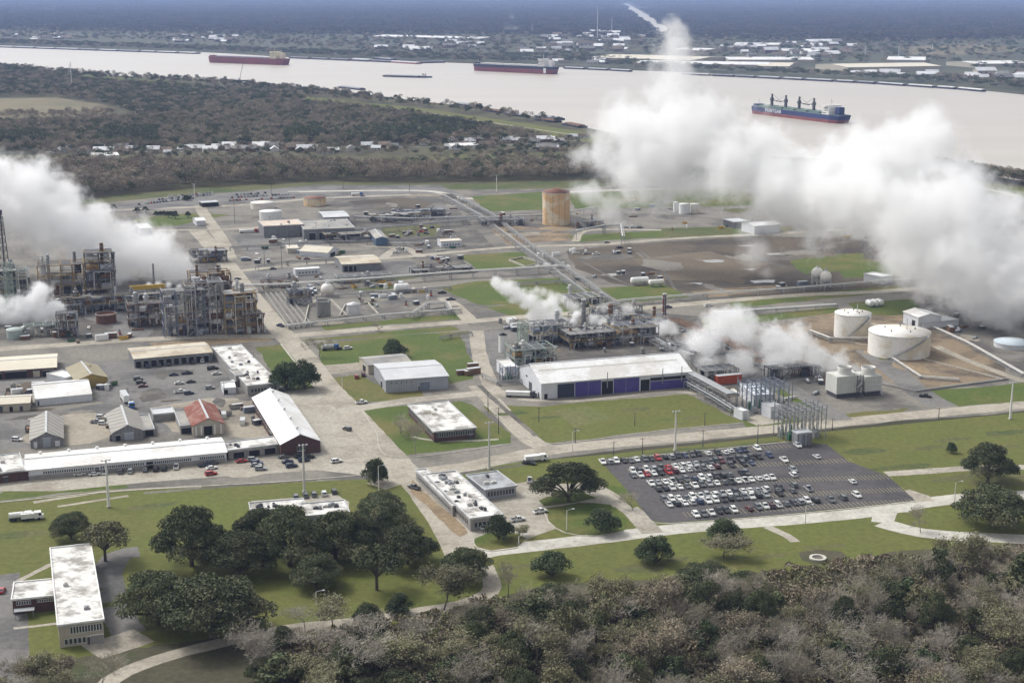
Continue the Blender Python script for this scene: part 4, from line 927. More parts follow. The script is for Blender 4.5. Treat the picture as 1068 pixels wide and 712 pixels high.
process_unit(196, 351.5, 5, 10, 28, 6, 1, 'narrow grey lattice stair frame between two larger frames', 's', 14, brace=.9, vessels=0)
process_unit(206, 350, 15, 14, 29, 4, 2, 'open grey steel frame with long diagonal braces and a fat silver duct', 's', 15, brace=.8, vessels=1)
process_unit(236, 350, 17, 12, 23, 5, 3, 'rust-brown steel frame packed with small vessels next to the avenue', 'o', 17, brace=.3, vessels=2, fill=1.3)
process_unit(256, 349, 10, 12, 11, 2, 2, 'low rusty frame at the avenue end of the left process area', 'r', 19, vessels=1, fill=1.3)
process_unit(200, 316, 24, 16, 17, 3, 4, 'rusty process unit behind the open grey frame, above a white pipe', 'r', 21, vessels=3)
process_unit(135, 342, 22, 9, 13, 3, 4, 'brown process rack with tangled vessels left of the tall blue-grey frame', 'r', 23, vessels=3, fill=1.3)
process_unit(60, 352.5, 10, 8, 13, 3, 2, 'dark grey cooling cell from which the small left steam puff rises', 'd', 25, deck=1, fill=1.5, vessels=0)
process_unit(26, 352, 20, 8, 6, 1, 4, 'low green-grey pump row beside the pale green round tank', 'g', 27, vessels=2, fill=1.4)
process_unit(302, 319, 13, 8, 9, 2, 2, 'small dark group of upright vessels beside the sloping basins', 'b', 29, vessels=4)
process_unit(537, 384, 22, 16, 9, 2, 4, 'grey pump and pipe block between the white silo and the warehouse', 'g', 31, vessels=3, fill=1.3)
process_unit(556, 360, 22, 14, 10, 2, 4, 'cluttered brown process block right beneath the central steam', 's', 33, vessels=3)
process_unit(594, 365, 26, 16, 8, 2, 5, 'low process block of drums behind the left half of the warehouse', 'd', 35, vessels=3)
process_unit(640, 361, 26, 16, 9, 2, 5, 'low process block of drums behind the right half of the warehouse', 's', 37, vessels=4)
process_unit(618, 346, 26, 10, 8, 2, 4, 'small grey-brown process rack between the two chimney stacks', 's', 39, vessels=3)
process_unit(664, 346, 18, 10, 7, 2, 3, 'small grey process rack at the foot of the dark red chimney', 'b', 41, vessels=2)
process_unit(592, 322, 26, 14, 6, 1, 5, 'low white and grey piping block at the pipe rack bend', 'p', 43, vessels=2)
process_unit(620, 330, 30, 8, 5, 1, 5, 'low dark piping block with a blue cab left of the dark red chimney', 's', 45, vessels=1)
process_unit(735, 400, 18, 10, 6, 1, 4, 'low rusty pipe skid in front of the orange-red container', 's', 47, vessels=0)
process_unit(340, 254, 34, 12, 6, 1, 6, 'long low dismantled steel rack behind the white gabled tent', 'd', 49, vessels=1)
process_unit(388, 232, 50, 14, 5, 1, 8, 'low black steel rack among the back cinder yards', 'd', 51, vessels=1)
process_unit(416, 227, 40, 10, 5, 1, 6, 'low cluttered dark rack in front of the brown mound', 'b', 53, vessels=1)
process_unit(505, 237, 34, 12, 5, 1, 6, 'low grey rack of pumps and vessels between the rear pipe racks', 's', 55, vessels=2)
process_unit(432, 288, 40, 12, 3.5, 1, 7, 'low scrap-strewn steel rack beside the middle lawns', 'd', 57, vessels=1)
process_unit(275, 302, 22, 10, 5, 1, 4, 'low rusty rack at the head of the sloping basins', 'r', 59, vessels=2)
process_unit(352, 296, 36, 8, 4, 1, 6, 'low grey pipe manifold above the parked equipment', 's', 61, vessels=1)
process_unit(705, 372, 26, 12, 6, 1, 5, 'grey manifold rack at the far end of the white warehouse', 's', 63, vessels=2)
process_unit(805, 396, 22, 8, 5, 1, 4, 'low dark manifold rack left of the cooling tower cells', 'd', 65, vessels=1)
process_unit(200, 275, 24, 12, 8, 2, 4, 'dark steel frame at the upper end of the left process area', 'd', 67, vessels=2)
process_unit(600, 238, 24, 10, 5, 1, 4, 'low grey rack to the right of the great ochre tank', 's', 69, vessels=1)
# yellow crane beam
t = root('crane_beam', G(136, 318), UANG, label='bright yellow overhead beam on posts in the left process area', cat='gantry')
b = MB(); b.box(0,0,9,21,1.2,11.5); b.build('beam', m_yel, t)
for x in (.5,10,20.2): b = MB(); b.beam((x,.6,0),(x,.6,9),.6); b.build('post', m_ochre, t)

def pipe_rack(pts, w, h, n, label, bent=9, big=0, m=None, name='pipe_rack', pm=None, walkway=False):
    P = [G(*p) for p in pts]; O = P[0].copy(); t = root(name, O, 0, label=label, cat='pipe rack'); rr = random.Random(int(pts[0][0]*7+pts[0][1]))
    P = [p-O for p in P]; b = MB(); frames = []
    for p, q in zip(P[:-1], P[1:]):
        L = (q-p).length; k = max(1, int(L/bent)); d = (q-p)/L; nn = Vector((-d.y, d.x, 0))
        for i in range(k+1):
            c = p + d*(L*i/k); a, e = c-nn*w/2, c+nn*w/2
            b.beam(a, a+Vector((0,0,h)), .35); b.beam(e, e+Vector((0,0,h)), .35); b.beam(a+Vector((0,0,h-.3)), e+Vector((0,0,h-.3)), .35)
            if h > 6: b.beam(a+Vector((0,0,h*.6)), e+Vector((0,0,h*.6)), .3)
        for s in (-1, 1): b.beam(p+nn*s*w/2+Vector((0,0,h-.8)), q+nn*s*w/2+Vector((0,0,h-.8)), .25)
    b.build('bents', m or m_steel, t)
    for k in range(n):
        b = MB(); off = -w/2+w*(k+.5)/n; r = rr.choice([.12,.16,.22,.3]) if not big else big
        for p, q in zip(P[:-1], P[1:]):
            d = (q-p).normalized(); nn = Vector((-d.y, d.x, 0)); up = Vector((0,0,h+r))
            b.tube(p+nn*off+up, q+nn*off+up, r, n=8)
        b.build('pipe', (pm or rr.choice([m_gtank, m_steel, m_gtank, m_steel, m_rust])), t)
    if walkway:
        b = MB()
        for p, q in zip(P[:-1], P[1:]): b.beam(p+Vector((0,0,h+.1)), q+Vector((0,0,h+.1)), w*.9, .2)
        b.build('walkway', m_steel, t)
    return t
pipe_rack([(210,306.5),(300,303.5),(385,297.5),(470,291),(585,284)], 3.5, 4.5, 5, 'long pale pipe rack crossing the middle of the plant beside the equipment yard', pm=m_pale, bent=14)
pipe_rack([(462,206),(500,227),(541,258),(598,300),(650,338)], 5, 2.2, 5, 'long diagonal pipe rack running from the rear road down toward the warehouse', bent=12)
pipe_rack([(474,206),(512,226),(552,258),(612,298),(640,320)], 3.5, 3.5, 4, 'second diagonal pipe rack, just to the right of the longer diagonal one', bent=12)
pipe_rack([(500,233),(580,229),(620,222)], 4, 5, 4, 'pale pipe rack along the rear dark yard to the ochre tank', bent=14, pm=m_pale)
pipe_rack([(370,231),(430,233),(505,231)], 4, 4, 5, 'dark pipe rack through the rear cinder yards', bent=14)
pipe_rack([(345,247),(500,233)], 3, 4, 4, 'thin pale pipe rack in front of the rear halls', bent=14)
pipe_rack([(596,332),(650,318),(735,311),(815,306),(940,296),(1000,291)], 5, 3.0, 5, 'long low pipe rack beside the middle road past the red chimney', bent=14, pm=m_pale)
pipe_rack([(745,330),(872,321.5)], 2.5, 2.5, 3, 'low white pipe rack along the green strip toward the tall white tank', pm=m_whitep, bent=12)
pipe_rack([(700,338),(760,362),(800,385)], 9, 3.5, 7, 'wide bundle of rusty pipes leaving the warehouse toward the cooling tower steam', bent=12, pm=m_rust)
pipe_rack([(668,352),(700,370),(740,384)], 6, 3.5, 5, 'short pipe rack at the far end of the white warehouse', bent=10)
pipe_rack([(700,384),(760,376),(852,392)], 4, 5, 5, 'grey pipe rack between the warehouse and the cooling tower', bent=10)
pipe_rack([(705,395),(735,411),(762,426)], 5, 7, 3, 'raised grey conveyor walkway running down from the warehouse corner', bent=6, walkway=True)
pipe_rack([(716,404),(745,420),(765,433)], 3, 3, 4, 'low pipe run beneath the raised conveyor walkway', bent=6)
pipe_rack([(806,386),(852,392),(858,398)], 3, 5, 4, 'short grey pipe rack beside the cooling tower base', bent=8)
pipe_rack([(845,349),(866,357),(907,357)], 2, 2.4, 2, 'white pipe run skirting the foot of the tall white tank', bent=8, pm=m_pale)
pipe_rack([(922,370),(960,395),(1000,398)], 1.6, 1.2, 2, 'low pipe run at the front of the broad white tank', bent=8, pm=m_pale)
pipe_rack([(958,336),(1010,360),(1068,393)], 3, 1.5, 4, 'long low pale pipe run along the right side of the tank farm', bent=12, pm=m_pale)
pipe_rack([(300,343),(400,332),(480,326)], 4, 2.2, 4, 'low pipe run along the front of the bunded tanks', bent=10, pm=m_pale)
pipe_rack([(430,333),(446,322),(466,321),(470,329)], 2.5, 3.5, 3, 'raised pale pipe loop beside the small side road', bent=6, pm=m_pale)
pipe_rack([(268,282),(300,277),(360,274)], 3, 3, 3, 'low pipe run behind the long office trailer', bent=12)
pipe_rack([(546,400),(520,402),(505,395)], 2, 2, 2, 'low pipe run by the left end of the white warehouse', bent=8)
pipe_rack([(600,250),(630,244),(648,243),(650,256)], 2.5, 7, 2, 'tall white pipe portal over the rear road', bent=20, pm=m_whitep)
pipe_rack([(460,355),(-10+480,353),(492,350)], 2, 2, 2, 'short pipe stub on the lawn edge by the side street', bent=8)
pipe_rack([(240,262),(345,256),(440,254)], 2.5, 3, 3, 'thin dark pipe run along the back gravel lot', bent=12)
pipe_rack([(520,300),(560,297),(600,296)], 2.5, 2, 3, 'low pipe run across the middle lawn', bent=12)
pipe_rack([(330,312),(420,306),(470,302)], 2.0, 2, 3, 'low pipe run through the equipment yard', bent=12)
# bund walls and basins
def bund(px, h, label, w=.6, m=None, closed=True, name='bund_wall'):
    P = [G(*p) for p in px]; O = P[0].copy(); t = root(name, O, 0, label=label, cat='bund wall'); n = len(P)
    for i in range(n if closed else n-1):
        a, c = P[i]-O, P[(i+1)%n]-O; d = (c-a).normalized()*(w/2+.001); b = MB(); b.beam(a+d+Vector((0,0,h/2)), c-d+Vector((0,0,h/2)), w, h); b.build('wall_panel', m or m_kerb, t)
bund([(318,338),(322,320),(345,314),(362,331)], 1.6, 'low pale bund wall round the rough grey tank')
bund([(354,331),(360,319),(384,317),(395,329)], 1.2, 'low bund wall round the silver cone-roofed tank')
for k in range(5):
    bund([(277+k*5.2,307-k*.3),(302+k*5.8,343-k*.6)], 1.4, ['leftmost of five long sloping basin walls by the avenue','second from the left of the sloping basin walls','middle one of the sloping basin walls by the avenue','fourth from the left of the sloping basin walls','rightmost of the five sloping basin walls'][k], closed=False, m=w_block)
bund([(545,269),(565,275),(548,279),(531,272)], 1.2, 'small square pale-walled basin beside the diagonal pipe racks')
bund([(866,355),(905,360),(1048,396)], .5, 'thin kerb wall between the two white storage tanks', closed=False)
bund([(800,339),(870,375),(905,398),(955,409),(1052,396)], 1.0, 'low wall closing the front of the tank farm', closed=False, m=w_block)
# cooling tower
def cooling(px, py, w, d, h, label, fans=1):
    t = root('cooling_tower', G(px, py), UANG, label=label, cat='cooling tower'); b = MB(); b.box(0,0,2.2,w,d,h); b.build('casing', M('pale_tower_cladding',(.60,.60,.56),(.50,.50,.46),sc=.3,rib=.3,ribw=1.5), t)
    b = MB(); b.box(.5,.5,0,w-.5,d-.5,2.19); b.build('basin', m_dtrim, t)
    for i in range(3):
        b = MB(); b.box(.2,-.25,2.6+i*(h-3)/3,w-.2,-.003,2.75+i*(h-3)/3); b.build('girt', m_trim, t)
    for i in range(fans):
        cx, cy_ = w*(i+.5)/fans, d/2; b = MB(); b.lathe([(3.6,h+.003),(3.1,h+1.6),(3.4,h+3.4),(3.2,h+3.4),(2.9,h+1.6),(3.3,h+.01)], c=(cx,cy_,0), n=28); b.build('fan_stack', m_pale, t)
        b = MB()
        for k in range(6):
            a = k*math.pi/3; b.beam((cx,cy_,h+1.9),(cx+2.7*math.cos(a),cy_+2.7*math.sin(a),h+1.9),.5,.12)
        b.build('fan', m_dsteel, t)
    b = MB(); b.beam((w+.6,0,0),(w+.6,d*.8,h),.9,.2); b.build('stairway', m_steel, t)
cooling(872, 416, 13.5, 10, 10.5, 'cream cooling tower cell with steaming fan, left one of the two')
cooling(901.5, 413.5, 9, 10, 9.5, 'cream cooling tower cell with steaming fan, right one of the two')
t = root('access_stair', G(893,415), UANG, label='grey lattice stair tower between the two cooling tower cells', cat='stair tower'); b = MB()
for k in range(5): b.beam((0,0,k*2),(3,1.5 if k%2 else 0,(k+1)*2),.6,.15); 
for x in (0,3.3): b.beam((x,0,0),(x,0,11),.25); b.beam((x,2.5,0),(x,2.5,11),.25)
b.build('flight', m_dsteel, t)
# substation gantries
def gantry(px, py, nx, ny, s, h, label, m, lean=0):
    t = root('substation_gantry', G(px, py), UANG, label=label, cat='substation gantry'); b = MB()
    for i in range(nx+1):
        for j in range(ny+1):
            x, y = i*s, j*s; b.beam((x,y,0),(x,y,h+(1.5 if (i+j)%2 else 0)),.3)
            for k in range(4): b.beam((x-.35,y,h*k/4),(x+.35,y,h*(k+1)/4),.1)
            if i < nx: b.beam((x,y,h-.5),(x+s,y,h-.5),.25); b.beam((x,y,h-1.6),(x+s,y,h-1.6),.15); b.beam((x,y,h-1.6),(x+s/2,y,h-.5),.12); b.beam((x+s/2,y,h-.5),(x+s,y,h-1.6),.12)
            if j < ny: b.beam((x,y,h*.7),(x,y+s,h*.7),.22); b.beam((x,y,h-.5),(x,y+s,h-.5),.22); b.beam((x,y,h*.7),(x,y+s,h-.5),.14); b.beam((x-.3,y+s,h*.45),(x-.3,y,h*.7),.12)
    b.build('steelwork', m, t)
    rr = random.Random(int(px))
    for i in range(nx*ny*2):
        x, y = rr.uniform(0,nx*s), rr.uniform(0,ny*s); q = MB(); q.box(x-.25,y-.25,0,x+.25,y+.25,2.2); q.tube((x,y,2.2),(x,y,3.9),.22,n=8); q.build('insulator', rr.choice([m_pale, m_greenp, m_steel]), t)
    for i in range(3):
        q = MB(); x = nx*s*(i+.5)/3; q.box(x-1.1,s*.4,.2,x+1.1,s*.4+1.8,2.6); q.tube((x-.5,s*.4+.9,2.6),(x-.5,s*.4+.9,3.9),.2,n=6); q.tube((x+.5,s*.4+.9,2.6),(x+.5,s*.4+.9,3.9),.2,n=6); q.build('transformer', rr.choice([m_steel, m_greenp]), t)
gantry(783.5, 433, 4, 3, 4.6, 13, 'tall blue-grey substation gantry in front of the white transformer house', m_bgrey)
gantry(820, 461, 5, 3, 3.7, 13.5, 'pale green-grey substation gantry at the car park corner', m_steel)
gantry(524, 399, 2, 1, 4, 7, 'small pale blue steel gantry beside the white control house', m_bgrey)

# poles and masts
def pole(px, yb, yt, label=None, kind='mast', m=None, r=.28, desc=None, arms=0):
    P = G(px, yb); h = hpx(px, yb, yt); nm = {'mast': 'light_mast', 'lamp': 'street_lamp', 'post': 'utility_pole', 'guy': 'radio_mast'}[kind]
    t = root(nm, P, UANG, label=label, cat=nm.replace('_', ' '), desc=desc); b = MB(); b.tube((0,0,0),(0,0,h),r*1.3,r*.7,8); b.build('pole', m or m_pale, t)
    if kind == 'mast':
        b = MB(); b.box(-.7,-.7,0,.7,.7,.6); b.build('footing', m_kerb, t)
        b = MB(); b.beam((-1.6,0,h),(1.6,0,h),.18); b.build('crossarm', m_steel, t)
        for x in (-1.4,0,1.4): b = MB(); b.box(x-.3,-.5,h-.1,x+.3,.1,h+.35); b.build('floodlight', m_trim, t)
    if kind == 'lamp':
        b = MB(); b.beam((0,0,h),(2.0,-.5,h+.5),.14); b.build('arm', m_steel, t); b = MB(); b.box(1.8,-.75,h+.4,2.7,-.3,h+.6); b.build('lamp_head', m_trim, t)
    if kind == 'post':
        for k in range(arms): b = MB(); b.beam((-1.3,0,h-.5-k),(1.3,0,h-.5-k),.16); b.build('crossarm', m_wood, t)
    if kind == 'guy':
        b = MB()
        for a in (0,2.1,4.2):
            for zz in (.5,.95): b.beam((0,0,h*zz),(h*.45*math.cos(a),h*.45*math.sin(a),0),.25)
        b.build('guy_wire', m_steel, t)
    return t
pole(113.5, 529, 480, 'tall white light mast on the grass before the long white block', m=m_whitep, r=.42)
pole(317.5, 513, 464, 'tall light mast with crossarm before the brick-ended workshop', m=m_pale, r=.42)
pole(510.3, 489, 441, 'tall light mast between the brick office and the stained office', m=m_pale, r=.42)
pole(704, 470, 429, 'tall cream light mast at the rear left of the car park', m=m_wtank, r=.42)
pole(1053.5, 437, 399, 'tall white light mast beside the road at the right edge', m=m_whitep, r=.42)
for x, yb, yt, k, d in [(395,511,486,'lamp',None),(597,470,450,'lamp',None),(168*.237+800,546,527,'lamp',None),(995,530,503,'lamp',None),(330,632,617,'lamp',None),(591,553,532,'lamp',None),(541,568,559,'lamp',None),(357,405,393,'lamp',None),
    (670,473,456,'post',None),(733,466,448,'post',None),(790,463,442,'post',None),(640,478,460,'post',None),(793,415,384,'post',None),(826,420,398,'post',None),(979,436,425,'post',None),(520,452,424,'post',None),(509,430,408,'post',None),
    (283,203,190,'post',None),(358,197,187,'post',None),(518,201,183,'mast',None),(203,206,192,'mast',None),(427,200,188,'post',None),(85,215,200,'post',None),(282,242,226,'post',None),(245,233,212,'post',None),(302,262,240,'post',None),(276,278,256,'post',None),(294,280,258,'post',None),(330,247,232,'post',None),
    (662,444,430,'post',None),(735,444,430,'post',None),(651,390,375,'post',None),(562,440,424,'post',None),(600,462,446,'post',None),(868,449,436,'post',None),(234,412,398,'post',None),(95,395,380,'post',None),(134,417,404,'post',None),(265,383,371,'post',None),(463,253,240,'post',None),(1062,215,203,'post',None)]:
    if x > 200 and k == 'post' and False: pass
    pole(x, yb, yt, kind=k, m=(m_wtank if k != 'post' else m_dsteel), r=.16 if k != 'mast' else .35, arms=1 if k == 'post' else 0, desc={'lamp': 'slim pale street lamp', 'post': 'thin dark utility pole', 'mast': 'white light mast'}[k])
pole(623, 40, 8, 'tall guyed radio mast on the far bank, the higher of two', kind='guy', r=1.2, m=m_whitep)
pole(638, 36, 18, 'shorter guyed radio mast on the far bank', kind='guy', r=1.0, m=m_whitep)
for k, (x, yb, yt) in enumerate([(902,61,48),(937,62,48),(972,56,46),(555,35,25)]):
    pole(x, yb, yt, kind='guy', r=.9, m=m_whitep, desc='thin white mast on the far bank')
pole(75, 92, 64, 'tall mast in the riverside wood at the left', kind='guy', r=.6, m=m_whitep)
# ---------------------------------------------------------------- vehicles
def make_car(kind):
    """local x = length (front at +x); body, glazing, wheels"""
    L, Wd = {'sedan': (4.7,1.82), 'suv': (4.8,1.95), 'pickup': (5.7,2.0)}[kind]
    h0 = {'sedan': .92, 'suv': 1.05, 'pickup': 1.08}[kind]; h1 = {'sedan': 1.42, 'suv': 1.74, 'pickup': 1.82}[kind]
    g = {'sedan': (-1.9,1.0,-1.15,.30), 'suv': (-2.25,1.05,-2.0,.45), 'pickup': (-.6,1.35,-.45,.75)}[kind]
    t = root('parked_car', (0,0,0)); b = MB(); hw = Wd/2
    prof = [(-L/2,.35),(-L/2,h0*.8),(-L/2+.12,h0),(g[1],h0),(L/2-.35,h0*.86),(L/2,h0*.68),(L/2,.35)]
    n = len(prof)
    V = [(x,-hw+(.06 if z > .8*h0 else 0),z) for x,z in prof] + [(x,hw-(.06 if z > .8*h0 else 0),z) for x,z in prof]
    b.add(V, [tuple(range(n)), tuple(range(2*n-1,n-1,-1))] + [((i+1)%n,i,i+n,(i+1)%n+n) for i in range(n)])
    # roof panel and pillars
    b.add([(g[2],-hw*.78,h1-.06),(g[3],-hw*.78,h1-.06),(g[3],hw*.78,h1-.06),(g[2],hw*.78,h1-.06),(g[2]+.05,-hw*.72,h1),(g[3]-.05,-hw*.72,h1),(g[3]-.05,hw*.72,h1),(g[2]+.05,hw*.72,h1)],
          [(0,3,2,1),(4,5,6,7),(0,1,5,4),(1,2,6,5),(2,3,7,6),(3,0,4,7)])
    for s in (-1,1):
        for a, c in ((g[0],g[2]),(g[1],g[3]),((g[0]+g[1])/2,(g[2]+g[3])/2)): b.beam((a,s*(hw-.09),h0),(c,s*hw*.79,h1-.04),.12)
    b.build('body', paint_mat(), t)
    q = MB(); e = .02
    q.add([(g[0],-hw+.1,h0+.003),(g[1],-hw+.1,h0+.003),(g[1],hw-.1,h0+.003),(g[0],hw-.1,h0+.003),(g[2],-hw*.79,h1-.065),(g[3],-hw*.79,h1-.065),(g[3],hw*.79,h1-.065),(g[2],hw*.79,h1-.065)],
          [(0,3,2,1),(4,5,6,7),(0,1,5,4),(1,2,6,5),(2,3,7,6),(3,0,4,7)])
    q.build('window_glass', m_glass, t)
    if kind == 'pickup': q = MB(); q.box(-L/2+.2,-hw+.22,h0+.003,-.75,hw-.22,h0+.02); q.build('cargo_bed', m_open, t)
    for sx in (-1,1):
        for sy in (-1,1): q = MB(); q.tube((sx*L*.30,sy*(hw-.2),.34),(sx*L*.30,sy*(hw+.02),.34),.34,n=10); q.build('wheel', m_tyre, t)
    for sy in (-1,1): q = MB(); q.box(L/2-.02,sy*hw*.6-.18,.56,L/2+.03,sy*hw*.6+.18,.70); q.build('headlight', m_whitep, t)
    return t
CARS = {k: make_car(k) for k in ('sedan','suv','pickup')}
PROTO = list(CARS.values())
CC = {'W': ('white',(.64,.64,.62)), 'S': ('silver',(.30,.31,.32)), 'g': ('grey',(.10,.105,.11)), 'k': ('black',(.015,.015,.018)), 'b': ('dark blue',(.025,.04,.10)),
      'r': ('red',(.36,.02,.02)), 'd': ('dark red',(.10,.012,.018)), 'B': ('bright blue',(.05,.15,.40)), 't': ('tan',(.30,.26,.20)), 'n': ('navy',(.02,.03,.07))}
ORD = 'first second third fourth fifth sixth seventh eighth ninth tenth eleventh twelfth thirteenth fourteenth fifteenth sixteenth seventeenth eighteenth nineteenth twentieth'.split()
TENS = {20:'twenty', 30:'thirty', 40:'forty', 50:'fifty', 60:'sixty', 70:'seventy', 80:'eighty'}
def ordw(i):                                # 1-based
    if i <= 20: return ORD[i-1]
    if i % 10 == 0: return {30:'thirtieth',40:'fortieth',50:'fiftieth',60:'sixtieth',70:'seventieth',80:'eightieth'}[i]
    return TENS[i//10*10] + '-' + ORD[i%10-1]
def car(px, py, c, ang, kind=None, label=None, group=None, desc=None, world=None):
    kind = kind or rnd.choice(['sedan','sedan','suv','suv','pickup'])
    kf = rnd.uniform(.85,1.1); col = tuple(min(1, v*kf) for v in CC[c][1])
    P = world if world is not None else G(px, py); P = Vector((P.x, P.y, gz(P.x, P.y)))
    if label: label = label.replace('<c>', CC[c][0]).replace('<k>', {'suv':'SUV'}.get(kind, kind))
    if desc: desc = desc.replace('<c>', CC[c][0]).replace('<k>', {'suv':'SUV'}.get(kind, kind))
    return copy_tree(CARS[kind], P, ang, color=(*col, 1), label=label, cat='car', group=group, desc=desc)
ldir = (G(690,545)-G(632,480)); LA = math.atan2(ldir.y, ldir.x)     # cars in the lot stand along this line
Z5 = lambda x, y: (600+x/4.745, 430+y/4.745)
Z6 = lambda x, y: (800+x/3.955, 430+y/3.955)
rows = {
 'rear row': [Z5(135,250,)+('W',), Z5(170,250)+('S',), Z5(203,246)+('W',), Z5(240,244)+('k',), Z5(275,244)+('g',), Z5(303,238)+('W',), Z5(343,237)+('g',), Z5(375,234)+('k',), Z5(408,232)+('r',), Z5(443,226)+('k',), Z5(475,226)+('S',), Z5(507,220)+('k',), Z5(543,218)+('b',), Z5(575,213)+('g',), Z5(607,210)+('k',), Z5(657,208)+('W',), Z5(705,206)+('k',), Z5(742,203)+('W',), Z5(770,196)+('W',), Z5(808,194)+('b',), Z5(835,190)+('n',), Z5(900,184)+('W',), Z6(127,141)+('W',)],
 'second row': [(*Z5(x, 296-(x-285)*.115), c) for x, c in zip([285,319,352,388,424,460,495,530,563,598,635,668,698,722,770,810,837,870,905,960], 'WkWSgrWWWSkgkdkkgkkb')] + [(*Z6(70,200),'W'), (*Z6(205,187),'W')],
 'third row': [(*Z5(x, 318-(x-285)*.105), c) for x, c in zip([285,320,354,388,422,460,494,527,562,598,635,668,702,772,832,872], 'gWrWkrdWWSgWdkkb')] + [(*Z5(1030,238),'W')],
 'fourth row': [(*Z5(x, 357-(x-375)*.11), c) for x, c in zip([375,410,445,480,515,550,590,625,660,695,730,765,825,845], 'WSWWkgbWWkkgkg')] + [(*Z6(108,242),'S')],
 'fifth row': [(*Z5(x, 386-(x-410)*.105), c) for x, c in zip([410,446,480,516,553,590,626,663,700,737,771,805,838,871,908,942,970], 'kkWWgWgSWggWWWWWW')] + [(*Z6(108,262),'W')],
 'sixth row': [(*Z5(x, 438-(x-440)*.105), c) for x, c in zip([440,476,512,546,580,618,652,690,726,762,795,832,866,900,942,1008], 'gWWgWWSWSWkWWSWk')] + [(*Z6(50,318),'k'), (*Z6(110,306),'g')],
 'seventh row': [(*Z5(x, 462-(x-465)*.10), c) for x, c in zip([465,502,541,577,615,655,693,729,766,801,838,869,905,943,1010], 'WkWWbWWgkggWkSk')] + [(*Z6(50,336),'g'), (*Z6(105,328),'g'), (*Z6(170,320),'S'), (*Z6(352,290),'W')],
 'front row': [(*Z5(597,513),'W'), (*Z5(633,508),'g'), (*Z5(672,502),'W'), (*Z5(710,493),'k'), (*Z5(746,491),'k'), (*Z5(785,489),'W'), (*Z5(860,482),'d'), (*Z5(905,476),'g'), (*Z5(937,469),'W'), (*Z5(970,468),'d'), (*Z5(1005,464),'W')] +
    [(*Z6(x, y), c) for x, y, c in [(20,391,'k'),(45,387,'W'),(80,382,'g'),(110,378,'k'),(135,374,'S'),(165,370,'W'),(200,368,'k'),(262,365,'g'),(312,357,'g'),(370,347,'W')]],
}
for rn, cs in rows.items():
    cs = sorted(cs)
    for i, (x, y, c) in enumerate(cs):
        car(x, y, c, LA + (0 if rnd.random() < .6 else math.pi) + R(rnd.uniform(-3,3)), label=f'<c> <k> in the {rn} of the big asphalt car park, {ordw(i+1)} from the left', group='cars in the big asphalt car park')
